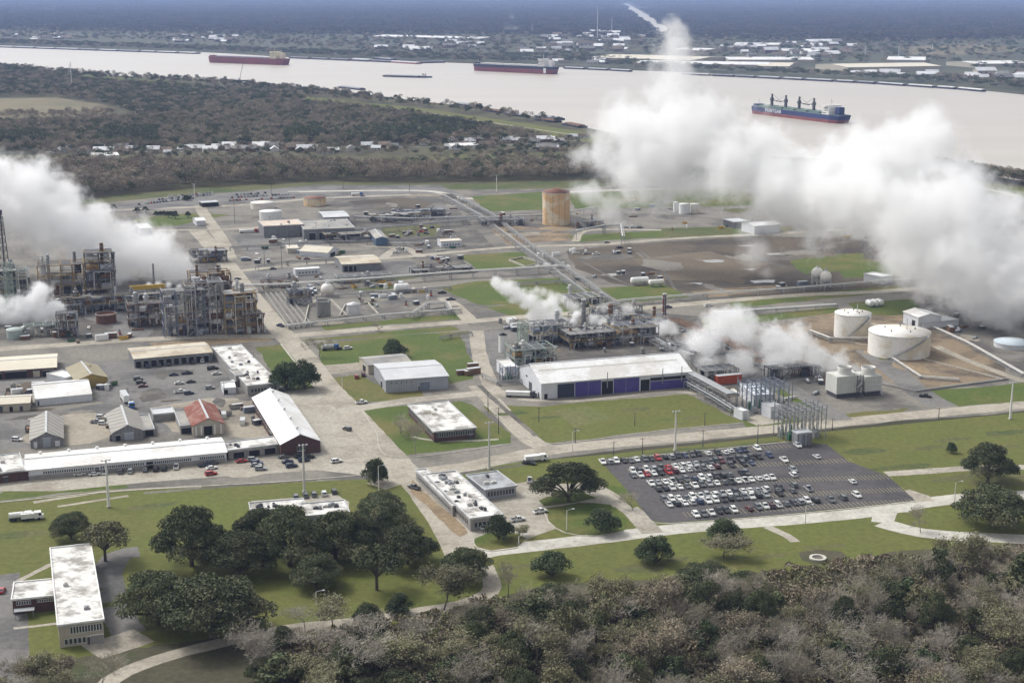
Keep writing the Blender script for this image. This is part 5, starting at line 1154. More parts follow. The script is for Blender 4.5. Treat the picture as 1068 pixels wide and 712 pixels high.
# cars about the offices and yards: (px, py, colour, heading deg relative to grid, kind)
UA = UANG
others = [
 (110,493.5,'W',80,'pickup'),(126,493,'g',80,'suv'),(136,492.5,'S',80,'suv'),(151.5,491,'g',80,'sedan'),(162.5,490.5,'k',80,'suv'),(171,490,'k',80,'suv'),(184,488,'W',80,'pickup'),(99,495.5,'W',5,'sedan'),(83,495.5,'W',5,'sedan'),
 (214,486,'n',10,'pickup'),(222,484,'g',10,'suv'),(221,489,'W',10,'sedan'),(220,495,'r',10,'suv'),(252,482,'r',5,'sedan'),(264,480.5,'S',-10,'suv'),(268,484,'b',-10,'suv'),(267,486,'S',-10,'sedan'),(272,490,'S',-10,'suv'),
 (296,477.5,'g',5,'sedan'),(300,482.5,'n',5,'sedan'),(304,487,'n',5,'suv'),(313,477,'k',5,'suv'),(317,481,'n',5,'suv'),(321,478,'k',5,'pickup'),(351,482,'W',8,'suv'),(362,448.5,'g',115,'suv'),
 (308.5,519.5,'g',85,'suv'),(318.5,518,'g',85,'suv'),(327.5,517,'g',85,'suv'),(338,516,'W',85,'suv'),(348.5,514,'k',85,'suv'),
 (432,509.5,'g',118,'pickup'),(552,484,'k',-40,'pickup') ,(552.5,502,'W',70,'pickup'),(563.5,534.5,'W',10,'pickup'),(540,543,'W',5,'pickup'),(503,550.5,'W',80,'suv'),
 (377,420.5,'W',5,'pickup'),(62,419.5,'W',5,'pickup'),(144,396,'g',3,'suv'),(147,400,'k',3,'suv'),(149,403.5,'d',3,'sedan'),(187,400.5,'W',3,'sedan'),(188,409.5,'W',3,'pickup'),(197,411,'n',3,'suv'),(181,391.5,'n',3,'sedan'),(195,390,'n',3,'pickup'),(199,399,'k',3,'sedan'),
 (222,385,'k',3,'pickup'),(226,390.5,'W',3,'sedan'),(201,379,'k',85,'suv'),(211,377.5,'W',85,'suv'),(218,385,'k',85,'suv'),(166,382,'g',85,'suv'),(176,381,'k',85,'sedan'),(154,383,'n',85,'suv'),
 (292.5,340.5,'b',118,'pickup'),(248,291.5,'k',5,'sedan'),(219,405.5,'S',3,'suv'),(739,319.5,'W',5,'pickup'),(696,321,'g',5,'pickup'),(965,414,'k',-35,'pickup'),(117,458,'k',85,'pickup'),(18,459.5,'W',-25,'suv'),(108,442.5,'W',-20,'suv'),(101,441,'S',-20,'pickup'),(106,436,'W',-20,'suv'),
 (372,394,'r',80,'suv'),(379,392,'d',80,'suv'),(342,362.5,'B',5,'suv'),(354,364,'k',85,'suv'),(363,364,'W',5,'suv'),(378,205,'g',5,'sedan'),(320,270.5,'d',5,'sedan'),(285,281,'k',5,'sedan'),(2,617,'r',80,'sedan'),
 (445,244,'g',-30,'suv'),(438,242.5,'r',-30,'pickup'),(463,243,'W',-30,'suv'),(469,245,'S',-30,'pickup'),(473,248,'W',0,'suv'),(416,260,'W',0,'pickup'),(432,284,'k',70,'suv'),(413,264,'W',0,'pickup'),(461,306,'k',0,'pickup'),(470,313,'n',0,'pickup'),
 (605,237.5,'g',0,'suv'),(652,238,'S',0,'suv'),(660,237.5,'W',0,'suv'),(667,238,'g',0,'pickup'),(612,265,'S',0,'pickup'),(622,265.5,'W',0,'pickup'),(646,259,'k',0,'pickup'),(633,253.5,'g',0,'sedan')]
for x, y, c, a, k in others:
    car(x, y, c, UA+R(a), k, desc='<c> <k>', group='cars and trucks about the plant')
# rear car park: tiny cars, one mesh each
cb = MB(); cb.box(-2.3,-.9,.3,2.3,.9,1.0); cb.add([(-1.6,-.8,1.0),(1.1,-.8,1.0),(1.1,.8,1.0),(-1.6,.8,1.0),(-1.1,-.7,1.5),(.5,-.7,1.5),(.5,.7,1.5),(-1.1,.7,1.5)],[(4,5,6,7),(0,1,5,4),(1,2,6,5),(2,3,7,6),(3,0,4,7)],1)
cb.add([(-1.1,-.7,1.51),(.5,-.7,1.51),(.5,.7,1.51),(-1.1,.7,1.51)],[(0,1,2,3)],0)
tiny = cb.mesh('distant_car', [paint_mat(), m_glass])
def tinyrow(a, b_, n, label):
    A, B = G(*a), G(*b_)
    for i in range(n):
        if rnd.random() < .06: continue
        P = A + (B-A)*(i/(n-1)); o = bpy.data.objects.new('parked_car', tiny); COL.objects.link(o); o.location = (P.x, P.y, gz(P.x, P.y)); o.rotation_euler.z = UANG + R(90+rnd.uniform(-4,4))
        c = rnd.choice('WWWWSSSgkkbrn'); o.color = (*CC[c][1], 1)
        tag(o, f'{CC[c][0]} car in {label}, place {ordw(i+1)} from the left', 'car', 'cars in the rear car park')
tinyrow((145,213.5),(204,207),20,'the rear car park, nearest row'); tinyrow((166,208.5),(222,203.5),18,'the rear car park, middle row'); tinyrow((176,205.5),(222,201.5),14,'the rear car park, farthest row')
tinyrow((240,209.5),(306,206.5),21,'the rear lot behind the cream tank, nearest row'); tinyrow((242,206.5),(300,203),19,'the rear lot behind the cream tank, middle row'); tinyrow((247,203.5),(280,201.5),10,'the rear lot behind the cream tank, farthest row')

# trucks, containers and yard equipment
def container_mesh(L, W_, H_, m, name, label=None, desc=None, P=None, ang=0, wheels=False):
    z = 1.1 if wheels else .1; t = root(name, P, ang, label=label, desc=desc, cat={'shipping_container':'container'}.get(name, name.replace('_',' '))); b = MB(); b.box(0,0,z,L,W_,z+H_); b.build('box', m, t)
    for k in range(2): q = MB(); q.box(L+.003,W_*.5*k+.06,z+.1,L+.06,W_*.5*(k+1)-.06,z+H_-.1); q.build('door', m, t)
    q = MB(); q.box(-.03,-.03,z+H_+.003,L+.03,W_+.03,z+H_+.1); q.build('top_rail', m_trim, t)
    if wheels:
        for x in (L*.75,L*.85):
            for y in (-.02,W_-.28): q = MB(); q.tube((x,y,.5),(x,y+.3,.5),.5,n=10); q.build('wheel', m_tyre, t)
        q = MB(); q.box(.4,.3,0,.8,W_-.3,z-.003); q.build('landing_leg', m_dsteel, t)
    return t
container_mesh(13, 3.4, 4.2, m_orange, 'shipping_container', 'bright orange-red container near the warehouse end', P=G(748,401.5), ang=UA)
container_mesh(11, 2.6, 2.8, m_whitep, 'semi_trailer', 'white box trailer hitched to a blue truck in the workshop yard', P=G(135.5,421), ang=UA+R(95), wheels=True)
def truck(px, py, ang, m, label=None, desc=None, L=8, tankm=None):
    t = root('truck', G(px,py), ang, label=label, desc=desc, cat='truck'); b = MB(); b.box(L-2.4,0,.6,L,2.4,2.9); b.box(L,0.15,.6,L+.8,2.25,1.7); b.build('cab', m, t)
    q = MB(); q.box(L-.9,-.02,1.7,L+.02,2.42,2.6); q.build('windscreen', m_glass, t); q = MB(); q.box(0,.3,.6,L-2.41,2.1,.9); q.build('chassis', m_dsteel, t)
    q = MB()
    if tankm: q.tube((.2,1.2,2.0),(L-2.7,1.2,2.0),1.1,n=14)
    else: q.box(.1,0,.93,L-2.6,2.4,2.7)
    q.build('body', tankm or m_whitep, t)
    for x in (1.0,2.2,L-.8):
        for y in (-.05,2.15): q = MB(); q.tube((x,y,.5),(x,y+.3,.5),.5,n=10); q.build('wheel', m_tyre, t)
    return t
truck(134, 424.5, UA+R(-88), m_bluep, 'blue truck cab parked in front of the white box trailer', L=4.5)
truck(250, 243.5, UA, m_red, 'dark red truck standing at the rear road junction', L=14)
truck(367, 204.5, UA, m_bluep, 'blue truck on the rear road', L=10)
truck(336, 366, UA, m_bluep, 'blue tank truck by the bare tree on the lawn path', L=9, tankm=m_stank)
truck(9, 544.5, UA, m_whitep, 'white tanker truck with ladders on the grass at the left edge', L=8, tankm=m_whitep)
truck(22, 544, UA, m_whitep, 'white box truck right behind the white tanker truck', L=7)
truck(548, 483, UA, m_whitep, 'white van body truck behind the stained office', L=9)
truck(527, 414, UA-R(25), m_dsteel, 'dark flatbed trailer at the left end of the big lawn', L=14)
# clutter
kinds = {}
def mk_skid():
    t = root('equipment_skid', (0,0,0)); b = MB(); b.box(0,0,.05,4,2,.35); b.build('base', m_dsteel, t); b = MB(); b.tube((.4,1,1.1),(2.6,1,1.1),.6,n=10); b.build('drum', m_stank, t); b = MB(); b.box(2.8,.3,.36,3.8,1.7,1.7); b.build('motor_housing', m_bgrey, t); return t
def mk_box(m, L, W_, H_):
    t = root('shipping_container', (0,0,0)); b = MB(); b.box(0,0,.1,L,W_,H_); b.build('box', m, t); q = MB(); q.box(L+.003,.1,.2,L+.06,W_-.1,H_-.1); q.build('door', m_dtrim, t); q = MB(); q.box(-.03,-.03,H_+.003,L+.03,W_+.03,H_+.1); q.build('top_rail', m_trim, t); return t
def mk_pallets():
    t = root('pallet_stack', (0,0,0)); b = MB()
    for k in range(6): b.box(0,0,.02+k*.16,1.6,1.4,.13+k*.16)
    for k in range(5): b.box(.1,.1,.13+k*.16,1.5,1.3,.18+k*.16)
    b.build('pallets', m_wood, t); q = MB(); q.box(.1,.1,1.0,1.5,1.3,1.8); q.build('crate', m_brass, t); return t
def mk_dump(m):
    t = root('skip_bin', (0,0,0)); b = MB(); b.add([(0,0,.1),(4,0,.1),(4,2,.1),(0,2,.1),(-.6,-.1,1.6),(4.6,-.1,1.6),(4.6,2.1,1.6),(-.6,2.1,1.6)],[(0,3,2,1),(0,1,5,4),(1,2,6,5),(2,3,7,6),(3,0,4,7)]); b.build('bin', m, t); q = MB(); q.box(-.2,.1,1.0,4.2,1.9,1.2); q.build('load', m_rust, t); return t
def mk_pipes(m):
    t = root('pipe_stack', (0,0,0)); b = MB()
    for k in range(4): b.tube((0,k*.55,.25),(7,k*.55,.25),.24,n=8)
    for k in range(3): b.tube((0,.28+k*.55,.7),(7,.28+k*.55,.7),.24,n=8)
    b.build('pipes', m, t); q = MB(); q.box(1,-.4,0,1.2,2.1,.9); q.build('cradle', m_wood, t); return t
def mk_fork():
    t = root('forklift', (0,0,0)); b = MB(); b.box(0,0,.35,2.2,1.2,1.2); b.build('body', m_orange, t); b = MB()
    for x, y in ((.4,.1),(.4,1.1),(1.8,.1),(1.8,1.1)): b.beam((x,y,1.2),(x,y,2.2),.1)
    b.box(.3,0,2.2,1.9,1.2,2.3); b.build('overhead_guard', m_dsteel, t); b = MB(); b.box(2.25,.2,.05,2.4,1.0,2.9); b.box(2.4,.25,.1,3.4,.4,.18); b.build('mast', m_dsteel, t); return t
def mk_tanklet(m):
    t = root('small_tank', (0,0,0)); b = MB(); b.tube((0,0,0),(0,0,2.6),1.1,n=14); b.sphere((0,0,2.6),1.08,14,6,sz=.35); b.build('shell', m, t); q = MB(); q.tube((0,0,2.8),(0,0,3.4),.25,n=8); q.build('nozzle', m_steel, t); return t
clut = [('grey equipment skid with drum','equipment skid',mk_skid()),('white storage box','container',mk_box(m_whitep,6,2.5,2.6)),('dull blue container','container',mk_box(m_bgrey,6,2.4,2.6)),('rusty red container','container',mk_box(m_rust,6,2.4,2.6)),
        ('stack of wooden pallets','pallets',mk_pallets()),('green open skip bin','skip',mk_dump(m_greenp)),('grey open skip bin','skip',mk_dump(m_steel)),('bundle of pale pipes','pipe stack',mk_pipes(m_pale)),('bundle of rusty pipes','pipe stack',mk_pipes(m_rust)),
        ('orange forklift','forklift',mk_fork()),('small white upright tank','small tank',mk_tanklet(m_whitep)),('small grey upright tank','small tank',mk_tanklet(m_gtank)),('yellow skip bin','skip',mk_dump(m_yel)),('dark machine box','container',mk_box(m_dsteel,3.5,2.4,2.2))]
PROTO += [c[2] for c in clut]
def clutter(poly, n, idx=None):
    for P in scatter(poly, n):
        d, cat, src = rnd.choice([clut[i] for i in idx] if idx else clut)
        s = rnd.uniform(.75,1.15)
        copy_tree(src, Vector((P[0],P[1],gz(P[0],P[1]))), UANG + R(rnd.choice([0,90,0,15,75])+rnd.uniform(-8,8)), scale=(s,s,s), cat=cat, desc=d, group='equipment lying about the plant yards')
clutter([(430,214),(470,210),(480,226),(440,232)], 8, [0,3,8,11,13,5]); clutter([(505,224),(585,224),(580,234),(520,238)], 14, [0,3,8,11,13,2])
clutter([(250,262),(340,262),(340,272),(250,278)], 10, [0,7,8,13,2,11]); clutter([(640,205),(700,208),(700,230),(640,228)], 10, [0,7,8,13,2,11]); clutter([(420,255),(470,250),(470,262),(420,266)], 8)
clutter([(290,300),(330,298),(335,310),(300,315)], 8, [0,11,13,2]); clutter([(600,286),(700,284),(700,292),(600,294)], 7, [7,8,0,13]); clutter([(880,232),(930,232),(920,262),(880,250)], 6)
clutter([(700,346),(760,346),(800,380),(740,380)], 14, [0,8,11,13,7]); clutter([(960,326),(1010,322),(1060,372),(1010,360)], 8, [0,3,8,13]); clutter([(0,342),(50,340),(60,352),(0,358)], 8, [0,3,8,13,10])
clutter([(345,300),(420,294),(455,303),(462,316),(400,322),(360,312)], 34)
clutter([(286,420),(298,440),(292,458),(272,440)], 8)
clutter([(100,398),(125,396),(126,404),(104,408)], 8); clutter([(10,402),(34,400),(34,412),(8,414)], 9)
clutter([(98,430),(110,428),(118,446),(104,450)], 4); clutter([(28,438),(34,436),(34,456),(26,456)], 3)
clutter([(215,428),(262,424),(268,445),(240,452),(228,440)], 10); clutter([(232,398),(256,396),(260,408),(234,410)], 4)
clutter([(60,345),(140,340),(150,356),(70,362)], 12); clutter([(405,248),(440,238),(470,242),(452,256),(410,258)], 8)
clutter([(440,270),(478,270),(498,284),(442,290)], 22, [0,2,3,7,8,11,13]); clutter([(250,250),(330,244),(340,256),(262,262)], 12)
clutter([(330,262),(360,262),(360,272),(330,276)], 5); clutter([(360,246),(470,234),(470,244),(400,250)], 10, [0,3,8,11,13]); clutter([(375,222),(450,216),(470,226),(380,230)], 14, [0,3,8,11,13])
clutter([(640,262),(660,262),(665,268),(640,272)], 5, [0,8,13]); clutter([(738,232),(790,230),(790,238),(738,240)], 9); clutter([(690,234),(710,232),(722,238),(700,242)], 3, [10,12,9])
clutter([(745,405),(800,402),(830,425),(790,432)], 10, [0,7,8,11]); clutter([(600,368),(700,350),(720,372),(640,368)], 10, [0,8,11,13]); clutter([(840,394),(868,396),(880,412),(850,414)], 8, [0,8,11,13])
clutter([(520,335),(548,332),(548,372),(512,378)], 9, [0,7,11,13,1]); clutter([(835,284),(870,282),(868,290),(838,292)], 4, [0,7,11]); clutter([(470,388),(492,380),(494,396),(478,400)], 5, [3,4,7])
clutter([(985,340),(1010,345),(1030,356),(1000,352)], 4, [0,1,3]); clutter([(800,300),(840,298),(840,304),(800,306)], 3, [2,13]);
clutter([(560,222),(600,222),(640,236),(600,240)], 5, [0,8,13]); clutter([(290,292),(350,288),(400,286),(340,300)], 12, [0,7,8,11,13]); clutter([(540,268),(600,262),(610,275),(580,280)], 6, [10,1,7]); clutter([(586,262),(612,260),(612,268),(590,270)], 3, [10,1])
# ---------------------------------------------------------------- ships and barges
m_hred = M('red_hull', (.22,.035,.035), (.15,.03,.035), sc=.03, rough=.6); m_hdark = M('dark_hull', (.03,.035,.06), (.022,.025,.045), sc=.03); m_hblue = M('blue_hull', (.04,.055,.16), (.03,.04,.12), sc=.03)
m_antif= M('antifouling', (.28,.10,.09), (.20,.07,.07), sc=.04); m_sup = M('cream_superstructure', (.70,.64,.46), (.60,.55,.40), sc=.1); m_supw = M('white_superstructure', (.74,.73,.70), (.62,.61,.58), sc=.1)
m_deckr= M('red_deck', (.20,.05,.045), (.15,.05,.045), sc=.05); m_hatch = M('hatch_cover', (.36,.37,.40), (.28,.29,.32), sc=.05); m_deckg = M('green_grey_deck', (.16,.22,.19), (.12,.17,.15), sc=.05)
def ship(px1, py1, px2, py2, fb, B, label, topm, lowm, deckm, supm, hatchm, sup_h=20, masts=(), low=.45, cranes=False, text=None, lowz=None, sternbox=None):
    A, Bp = G(px1, py1), G(px2, py2); d = Bp-A; L = d.length; ang = math.atan2(d.y, d.x)
    t = root('cargo_ship', A, ang, label=label, cat='ship')
    def outline(w, s=0, e=0):
        q = [(s, 0)]
        for i in range(1, 9): a = i/8*math.pi/2; q.append((s+L*.09*(1-math.cos(a)), -w/2*math.sin(a)))
        q += [(L*.93-e,-w/2),(L-e,-w*.36),(L-e,w*.36),(L*.93-e,w/2)]
        for i in range(8, 0, -1): a = i/8*math.pi/2; q.append((s+L*.09*(1-math.cos(a)), w/2*math.sin(a)))
        return q
    def loft(o0, z0, o1, z1, cap=False):
        n = len(o0); b = MB(); V = [(x,y,z0) for x,y in o0]+[(x,y,z1) for x,y in o1]; F = [((i+1)%n,i,i+n,(i+1)%n+n) for i in range(n)]
        b.add(V, F + ([tuple(range(n,2*n))] if cap else [])); return b
    zl = fb*low
    loft(outline(B*.96,3,6), -1, outline(B,1.5,3), zl).build('lower_hull', lowm, t)
    loft(outline(B,1.5,3), zl+.003, outline(B,0,0), fb, True).build('upper_hull', topm, t)
    b = MB(); b.prism(outline(B*.97,1.5,1), fb+.003, fb+.25); b.build('deck', deckm, t)
    x0, x1 = L*.10, L*.80; n = 5 if cranes else 7; s = (x1-x0)/n
    for i in range(n): b = MB(); b.box(x0+s*i+s*.10,-B*.33,fb+.26,x0+s*(i+1)-s*.10,B*.33,fb+2.6); b.build('hatch', hatchm, t)
    b = MB(); b.box(L*.02,-B*.2,fb+.26,L*.075,B*.2,fb+3.2); b.build('forecastle', topm, t); b = MB(); b.tube((L*.05,0,fb+3),(L*.05,0,fb+11),.4,.25,8); b.build('foremast', supm, t)
    b = MB(); xs = L*.835; b.box(xs,-B*.46,fb+.26,xs+L*.075,B*.46,fb+sup_h*.35); b.box(xs,-B*.36,fb+sup_h*.35,xs+L*.06,B*.36,fb+sup_h*.7); b.box(xs+1,-B*.49,fb+sup_h*.7,xs+L*.04,B*.49,fb+sup_h*.85); so_ = b.build('superstructure', supm, t)
    q = MB(); q.box(xs+.6,-B*.48,fb+sup_h*.74,xs+.98,B*.48,fb+sup_h*.82); q.build('bridge_windows', m_glass, so_)
    for k in range(3): q = MB(); q.box(xs+1,-B*.46-.1 if k < 1 else -B*.36-.1,fb+sup_h*(.15+.2*k),xs+L*.05,(-B*.46 if k < 1 else -B*.36)-.003,fb+sup_h*(.15+.2*k)+1); q.build('window_row', m_glass, so_)
    b = MB(); b.box(L*.925,-B*.16,fb+.26,L*.965,B*.16,fb+sup_h*.72); b.build('funnel', topm if cranes else supm, t)
    b = MB(); b.tube((xs+4,0,fb+sup_h*.85),(xs+4,0,fb+sup_h*1.5),.6,.3,8); b.beam((xs+4,-4,fb+sup_h*1.2),(xs+4,4,fb+sup_h*1.2),.4); b.build('mast', supm, t)
    if cranes:
        for k, x in enumerate((L*.20,L*.36,L*.51,L*.67)):
            b = MB(); b.box(x-1.6,-1.6,fb+.26,x+1.6,1.6,fb+15); b.box(x-2.2,-2.2,fb+10,x+2.2,2.2,fb+13); b.box(x-1,-1,fb+15,x+1,1,fb+20); c = b.build('crane_tower', m_dsteel, t)
            s_ = 1 if k % 2 == 0 else -1; b = MB(); b.beam((x+s_*1.5,0,fb+11),(x+s_*23,0,fb+9.5),1.2,1.0); b.build('jib', m_dsteel, c)
            b = MB(); b.beam((x,0,fb+20),(x+s_*22,0,fb+10.2),.25); b.build('stay', m_dsteel, c)
        b = MB(); b.beam((L*.80,0,fb+2),(L*.87,0,fb+18),.6); b.beam((L*.80,0,fb+12),(L*.86,0,fb+13),.5); b.build('derrick', m_sup, t)
    if text:
        cu = bpy.data.curves.new('lettering', 'FONT'); cu.body = text; cu.size = fb*.62; cu.extrude = .05; cu.space_character = 1.25; cu.offset = .12
        co_ = bpy.data.objects.new('lettering_curve', cu); COL.objects.link(co_); bpy.context.view_layer.update(); me_ = bpy.data.meshes.new_from_object(co_.evaluated_get(bpy.context.evaluated_depsgraph_get())); bpy.data.objects.remove(co_)
        o = bpy.data.objects.new('lettering', me_); COL.objects.link(o); o.parent = t; me_.materials.clear(); me_.materials.append(m_whitep)
        o.location = (L*.22, -B/2-.12, fb*.50); o.rotation_euler = (math.pi/2, 0, 0)
    if sternbox: b = MB(); b.box(L*.905,-B/2-.2,2,L*.935,-B/2-.004,fb*.8); b.build('stern_marking', m_whitep, t)
    return t
ship(219, 65, 299.5, 68, 15, 33, 'long rust-red laden bulk ship with cream superstructure, at the left of the river', m_hred, m_hred, m_deckr, m_sup, m_hatch, sup_h=20)
ship(495, 73.5, 580, 77.5, 16, 33, 'dark-topped red-bottomed bulk ship with white superstructure in mid river', m_hdark, m_hred, m_hatch, m_supw, M('pale_hatch',(.62,.60,.55),(.52,.50,.46),sc=.05), sup_h=19, low=.62, sternbox=True)
ship(787, 117.5, 881, 129, 11, 30, 'blue-hulled cargo ship with deck cranes and white lettering, nearest ship on the river', m_hblue, m_antif, m_deckg, m_supw, m_deckg, sup_h=15, low=.42, cranes=True, text='PAINTGAR')
def barge(px1, py1, px2, py2, label=None, m=None, cover=None, desc=None, tug=False, h=3.2, W_=11):
    A, B_ = G(px1, py1), G(px2, py2); d = B_-A; L = d.length; t = root('barge', A, math.atan2(d.y, d.x), label=label, cat='barge', desc=desc, group=None if label else 'barges moored along the river banks')
    b = MB(); b.add([(0,-W_/2+1,h),(6,-W_/2,-.5),(L,-W_/2,-.5),(L,W_/2,-.5),(6,W_/2,-.5),(0,W_/2-1,h),(L,W_/2,h),(L,-W_/2,h)],[(0,1,2,7),(7,2,3,6),(6,3,4,5),(5,4,1,0),(0,7,6,5)]); b.build('hull', m or m_hdark, t)
    b = MB(); n = max(2, int(L/14)); s = (L-8)/n
    b.add([(7,-W_*.36,h+.003),(L-2,-W_*.36,h+.003),(L-2,W_*.36,h+.003),(7,W_*.36,h+.003),(7,-W_*.3,h+1.6),(L-2,-W_*.3,h+1.6),(L-2,W_*.3,h+1.6),(7,W_*.3,h+1.6)],[(4,5,6,7),(0,1,5,4),(1,2,6,5),(2,3,7,6),(3,0,4,7)]); b.build('cargo_cover', cover or m_hatch, t)
    return t
covs = [m_hatch, M('pale_barge_cover',(.62,.63,.64),(.52,.53,.54),sc=.05), m_supw, m_rust, m_hatch]
bx = -6
fb_line = lambda x: np.interp(x, [-10,220,300,420,540,640,700,800,900,1000,1068], [48.8,56.5,60.5,65.5,69,73.5,77,81.5,86.5,93,99])
while bx < 205:
    w_ = rnd.uniform(16,26); barge(bx, fb_line(bx)+.3, bx+w_*.95, fb_line(bx+w_)+.3, desc=rnd.choice(['pale covered barge','grey covered barge']), cover=covs[rnd.choice([0,1,2])], W_=22); bx += w_
bx = 302
while bx < 390:
    w_ = rnd.uniform(18,24); barge(bx, fb_line(bx)+.3, bx+w_*.93, fb_line(bx+w_)+.3, desc='dark covered barge', cover=covs[0]); bx += w_
for a, b_, dd in [((368,62.6),(388,63.8),3),((392,61.5),(410,63),0),((405,65),(437,67),3),((438,66),(463,65.5),0)]:
    barge(a[0], a[1], b_[0], b_[1], desc='rust-sided moored barge', m=m_antif if dd else m_hdark, cover=covs[dd if dd != 3 else 1], W_=20)
bx = 588
while bx < 640: barge(bx, fb_line(bx)+.5, bx+22, fb_line(bx+22)+.5, desc='pale covered barge', cover=covs[1]); bx += 24
bx = 712
while bx < 1000:
    w_ = rnd.uniform(20,32); barge(bx, fb_line(bx)+.4, bx+w_*.93, fb_line(bx+w_)+.4, desc=rnd.choice(['pale covered barge','dark covered barge']), cover=covs[rnd.choice([0,1,2])]); bx += w_
for a, b_ in [((255,89),(285,90)),((287,92),(310,93.5)),((330,95.5),(352,97)),((355,92.5),(378,95)),((478,110),(500,114)),((505,116.5),(525,119)),((528,120),(548,123)),((560,126.5),(582,129)),((560,123),(585,126.5)),((590,131),(608,134.5))]:
    barge(a[0], a[1]-1, b_[0], b_[1]-1, desc='dark flat moored barge', cover=covs[rnd.choice([0,3])], W_=14, h=2.5)
barge(400, 80, 438, 81.2, 'long grey barge pushed by a small blue and white tugboat in mid river', cover=m_hatch, W_=16, h=3)
t = root('tugboat', G(438.5,81.2), 0.05, label='small blue and white tugboat pushing the grey barge', cat='tugboat'); b = MB(); b.prism([(0,-4),(22,-4),(25,0),(22,4),(0,4)], -.3, 3.0); b.build('hull', m_hblue, t)
b = MB(); b.box(2,-3,3.01,13,3,6); b.box(3,-2.4,6,8,2.4,9.5); b.build('wheelhouse', m_supw, t); b = MB(); b.tube((11,0,6),(11,0,9),.7,n=8); b.build('funnel', m_dsteel, t)
t = root('crane_barge', G(246,85), 0.1, label='thin leaning crane jib on a barge by the near bank', cat='crane'); b = MB(); b.box(0,-6,0,26,6,2.5); b.build('hull', m_hdark, t); b = MB(); b.box(4,-2,2.5,10,2,6); b.build('cab', m_whitep, t); b = MB(); b.beam((8,0,5),(16,0,36),.8); b.build('jib', m_dsteel, t)

# ---------------------------------------------------------------- houses
hr = [M('house_roof_grey', (.24,.235,.23), (.18,.175,.17), sc=.2, rv=.3), M('house_roof_pale', (.60,.61,.62), (.50,.51,.52), sc=.2, rv=.2), M('house_roof_brown', (.17,.135,.105), (.13,.10,.08), sc=.2, rv=.3), M('house_roof_white', (.80,.80,.80), (.70,.70,.70), sc=.2)]
hw_ = [M('house_wall_white', (.66,.65,.62), (.55,.54,.51), sc=.3), M('house_wall_brick', (.24,.14,.10), (.18,.11,.08), sc=.3), M('house_wall_cream', (.48,.44,.36), (.40,.36,.30), sc=.3)]
hp = {}
def mk_house(k, r, wv):
    w, d, h = [(14,9,3),(18,10,3.2),(11,8,3)][k]; t = root('house', (0,0,0)); b = MB()
    b.add([(0,0,0),(w,0,0),(w,d,0),(0,d,0),(0,0,h),(w,0,h),(w,d,h),(0,d,h),(0,d/2,h+2.6),(w,d/2,h+2.6)], [(0,3,2,1),(0,1,5,4),(1,2,6,9,5),(2,3,7,6),(3,0,4,8,7)]); b.build('wall', hw_[wv], t)
    b = MB(); e = .6
    for (a, za), (c, zc) in (((-e,h-.3),(d/2,h+2.65)),((d/2,h+2.65),(d+e,h-.3))):
        q = [(-e,a,za),(w+e,a,za),(w+e,c,zc),(-e,c,zc)]; b.add(q+[(x,y,z+.2) for x,y,z in q], [(0,3,2,1),(4,5,6,7),(0,1,5,4),(1,2,6,5),(2,3,7,6),(3,0,4,7)])
    b.build('roof', hr[r], t)
    for i in range(3): q = MB(); x = w*(.15+.28*i); q.box(x,-.06,1,x+1.2,-.003,2.2); q.build('window', m_glass, t)
    q = MB(); q.box(w*.85,-.06,.02,w*.85+1,-.003,2.1); q.build('door', m_dtrim, t)
    return t
HN = {0:'grey', 1:'pale', 2:'brown', 3:'white'}
for k in range(3):
    for r in range(4):
        hp[k, r] = mk_house(k, r, (k+r) % 3); PROTO.append(hp[k, r])
def house(P, ang, r=None, s=1.0, group='village houses', dname='house'):
    r = rnd.choice([0,0,1,1,1,2,2,3]) if r is None else r
    return copy_tree(hp[rnd.randrange(3), r], P, ang, scale=(s, s, s), cat='house', desc=f'{HN[r]}-roofed {dname}', group=group)
for (a, b_, n) in [((55,162),(130,160),9),((95,157.5),(140,157),5),((150,160),(330,156),17),((225,154),(300,153),8),((370,157),(420,154),6),((300,158),(350,159),5),((450,150),(560,149),12),((470,153.5),(520,152),5),((550,150),(612,143),7),((560,156),(592,154),3)]:
    for i in range(n):
        x = a[0]+(b_[0]-a[0])*(i+rnd.uniform(-.3,.3))/n; y = a[1]+(b_[1]-a[1])*i/n+rnd.uniform(-2.0,2.0); house(G(x, y), R(rnd.choice([5,12,95,0]) + rnd.uniform(-6,6)), s=rnd.uniform(.85,1.4), group='houses of the near village')
building('long_white_hall', 'long white-roofed hall in the near village at the left', 'hall', (98,163),(124,162),(99,159.5), 5, roof='gable_u', rise=1.5, wall=w_white, roofm=r_white)
building('long_white_hall', 'long white-roofed hall in the right part of the near village', 'hall', (471,152.5),(500,151.5),(471,149.5), 5, roof='gable_u', rise=1.5, wall=w_white, roofm=r_white)
# far bank: long warehouses and a town
def far_hall(fl, fr, bk, h, label, m=r_white, wall=None): building('long_white_hall', label, 'warehouse', fl, fr, bk, h, roof='gable_u', rise=4, wall=wall or w_cream, roofm=m)
far_hall((618,60),(722,63),(618,56), 12, 'very long cream-roofed warehouse on the far bank left of the rising steam', r_cream)
far_hall((662,66),(800,68),(662,63.5), 9, 'thin long white-roofed warehouse on the far bank behind the rising steam')
far_hall((760,62.5),(850,62.5),(760,60), 9, 'long white-roofed warehouse at the centre right of the far bank', r_white)
far_hall((790,69),(823,69.5),(790,65), 8, 'cream-roofed broad shed close to the far bank trees', r_cream)
far_hall((884,70.5),(982,69),(884,66.5), 11, 'long cream-roofed warehouse on the right part of the far bank', r_cream)
far_hall((925,62.5),(965,63),(925,59), 9, 'white-roofed warehouse behind the long cream one', r_white)
far_hall((1018,67),(1075,66),(1018,64), 9, 'white warehouse at the right edge of the far bank')
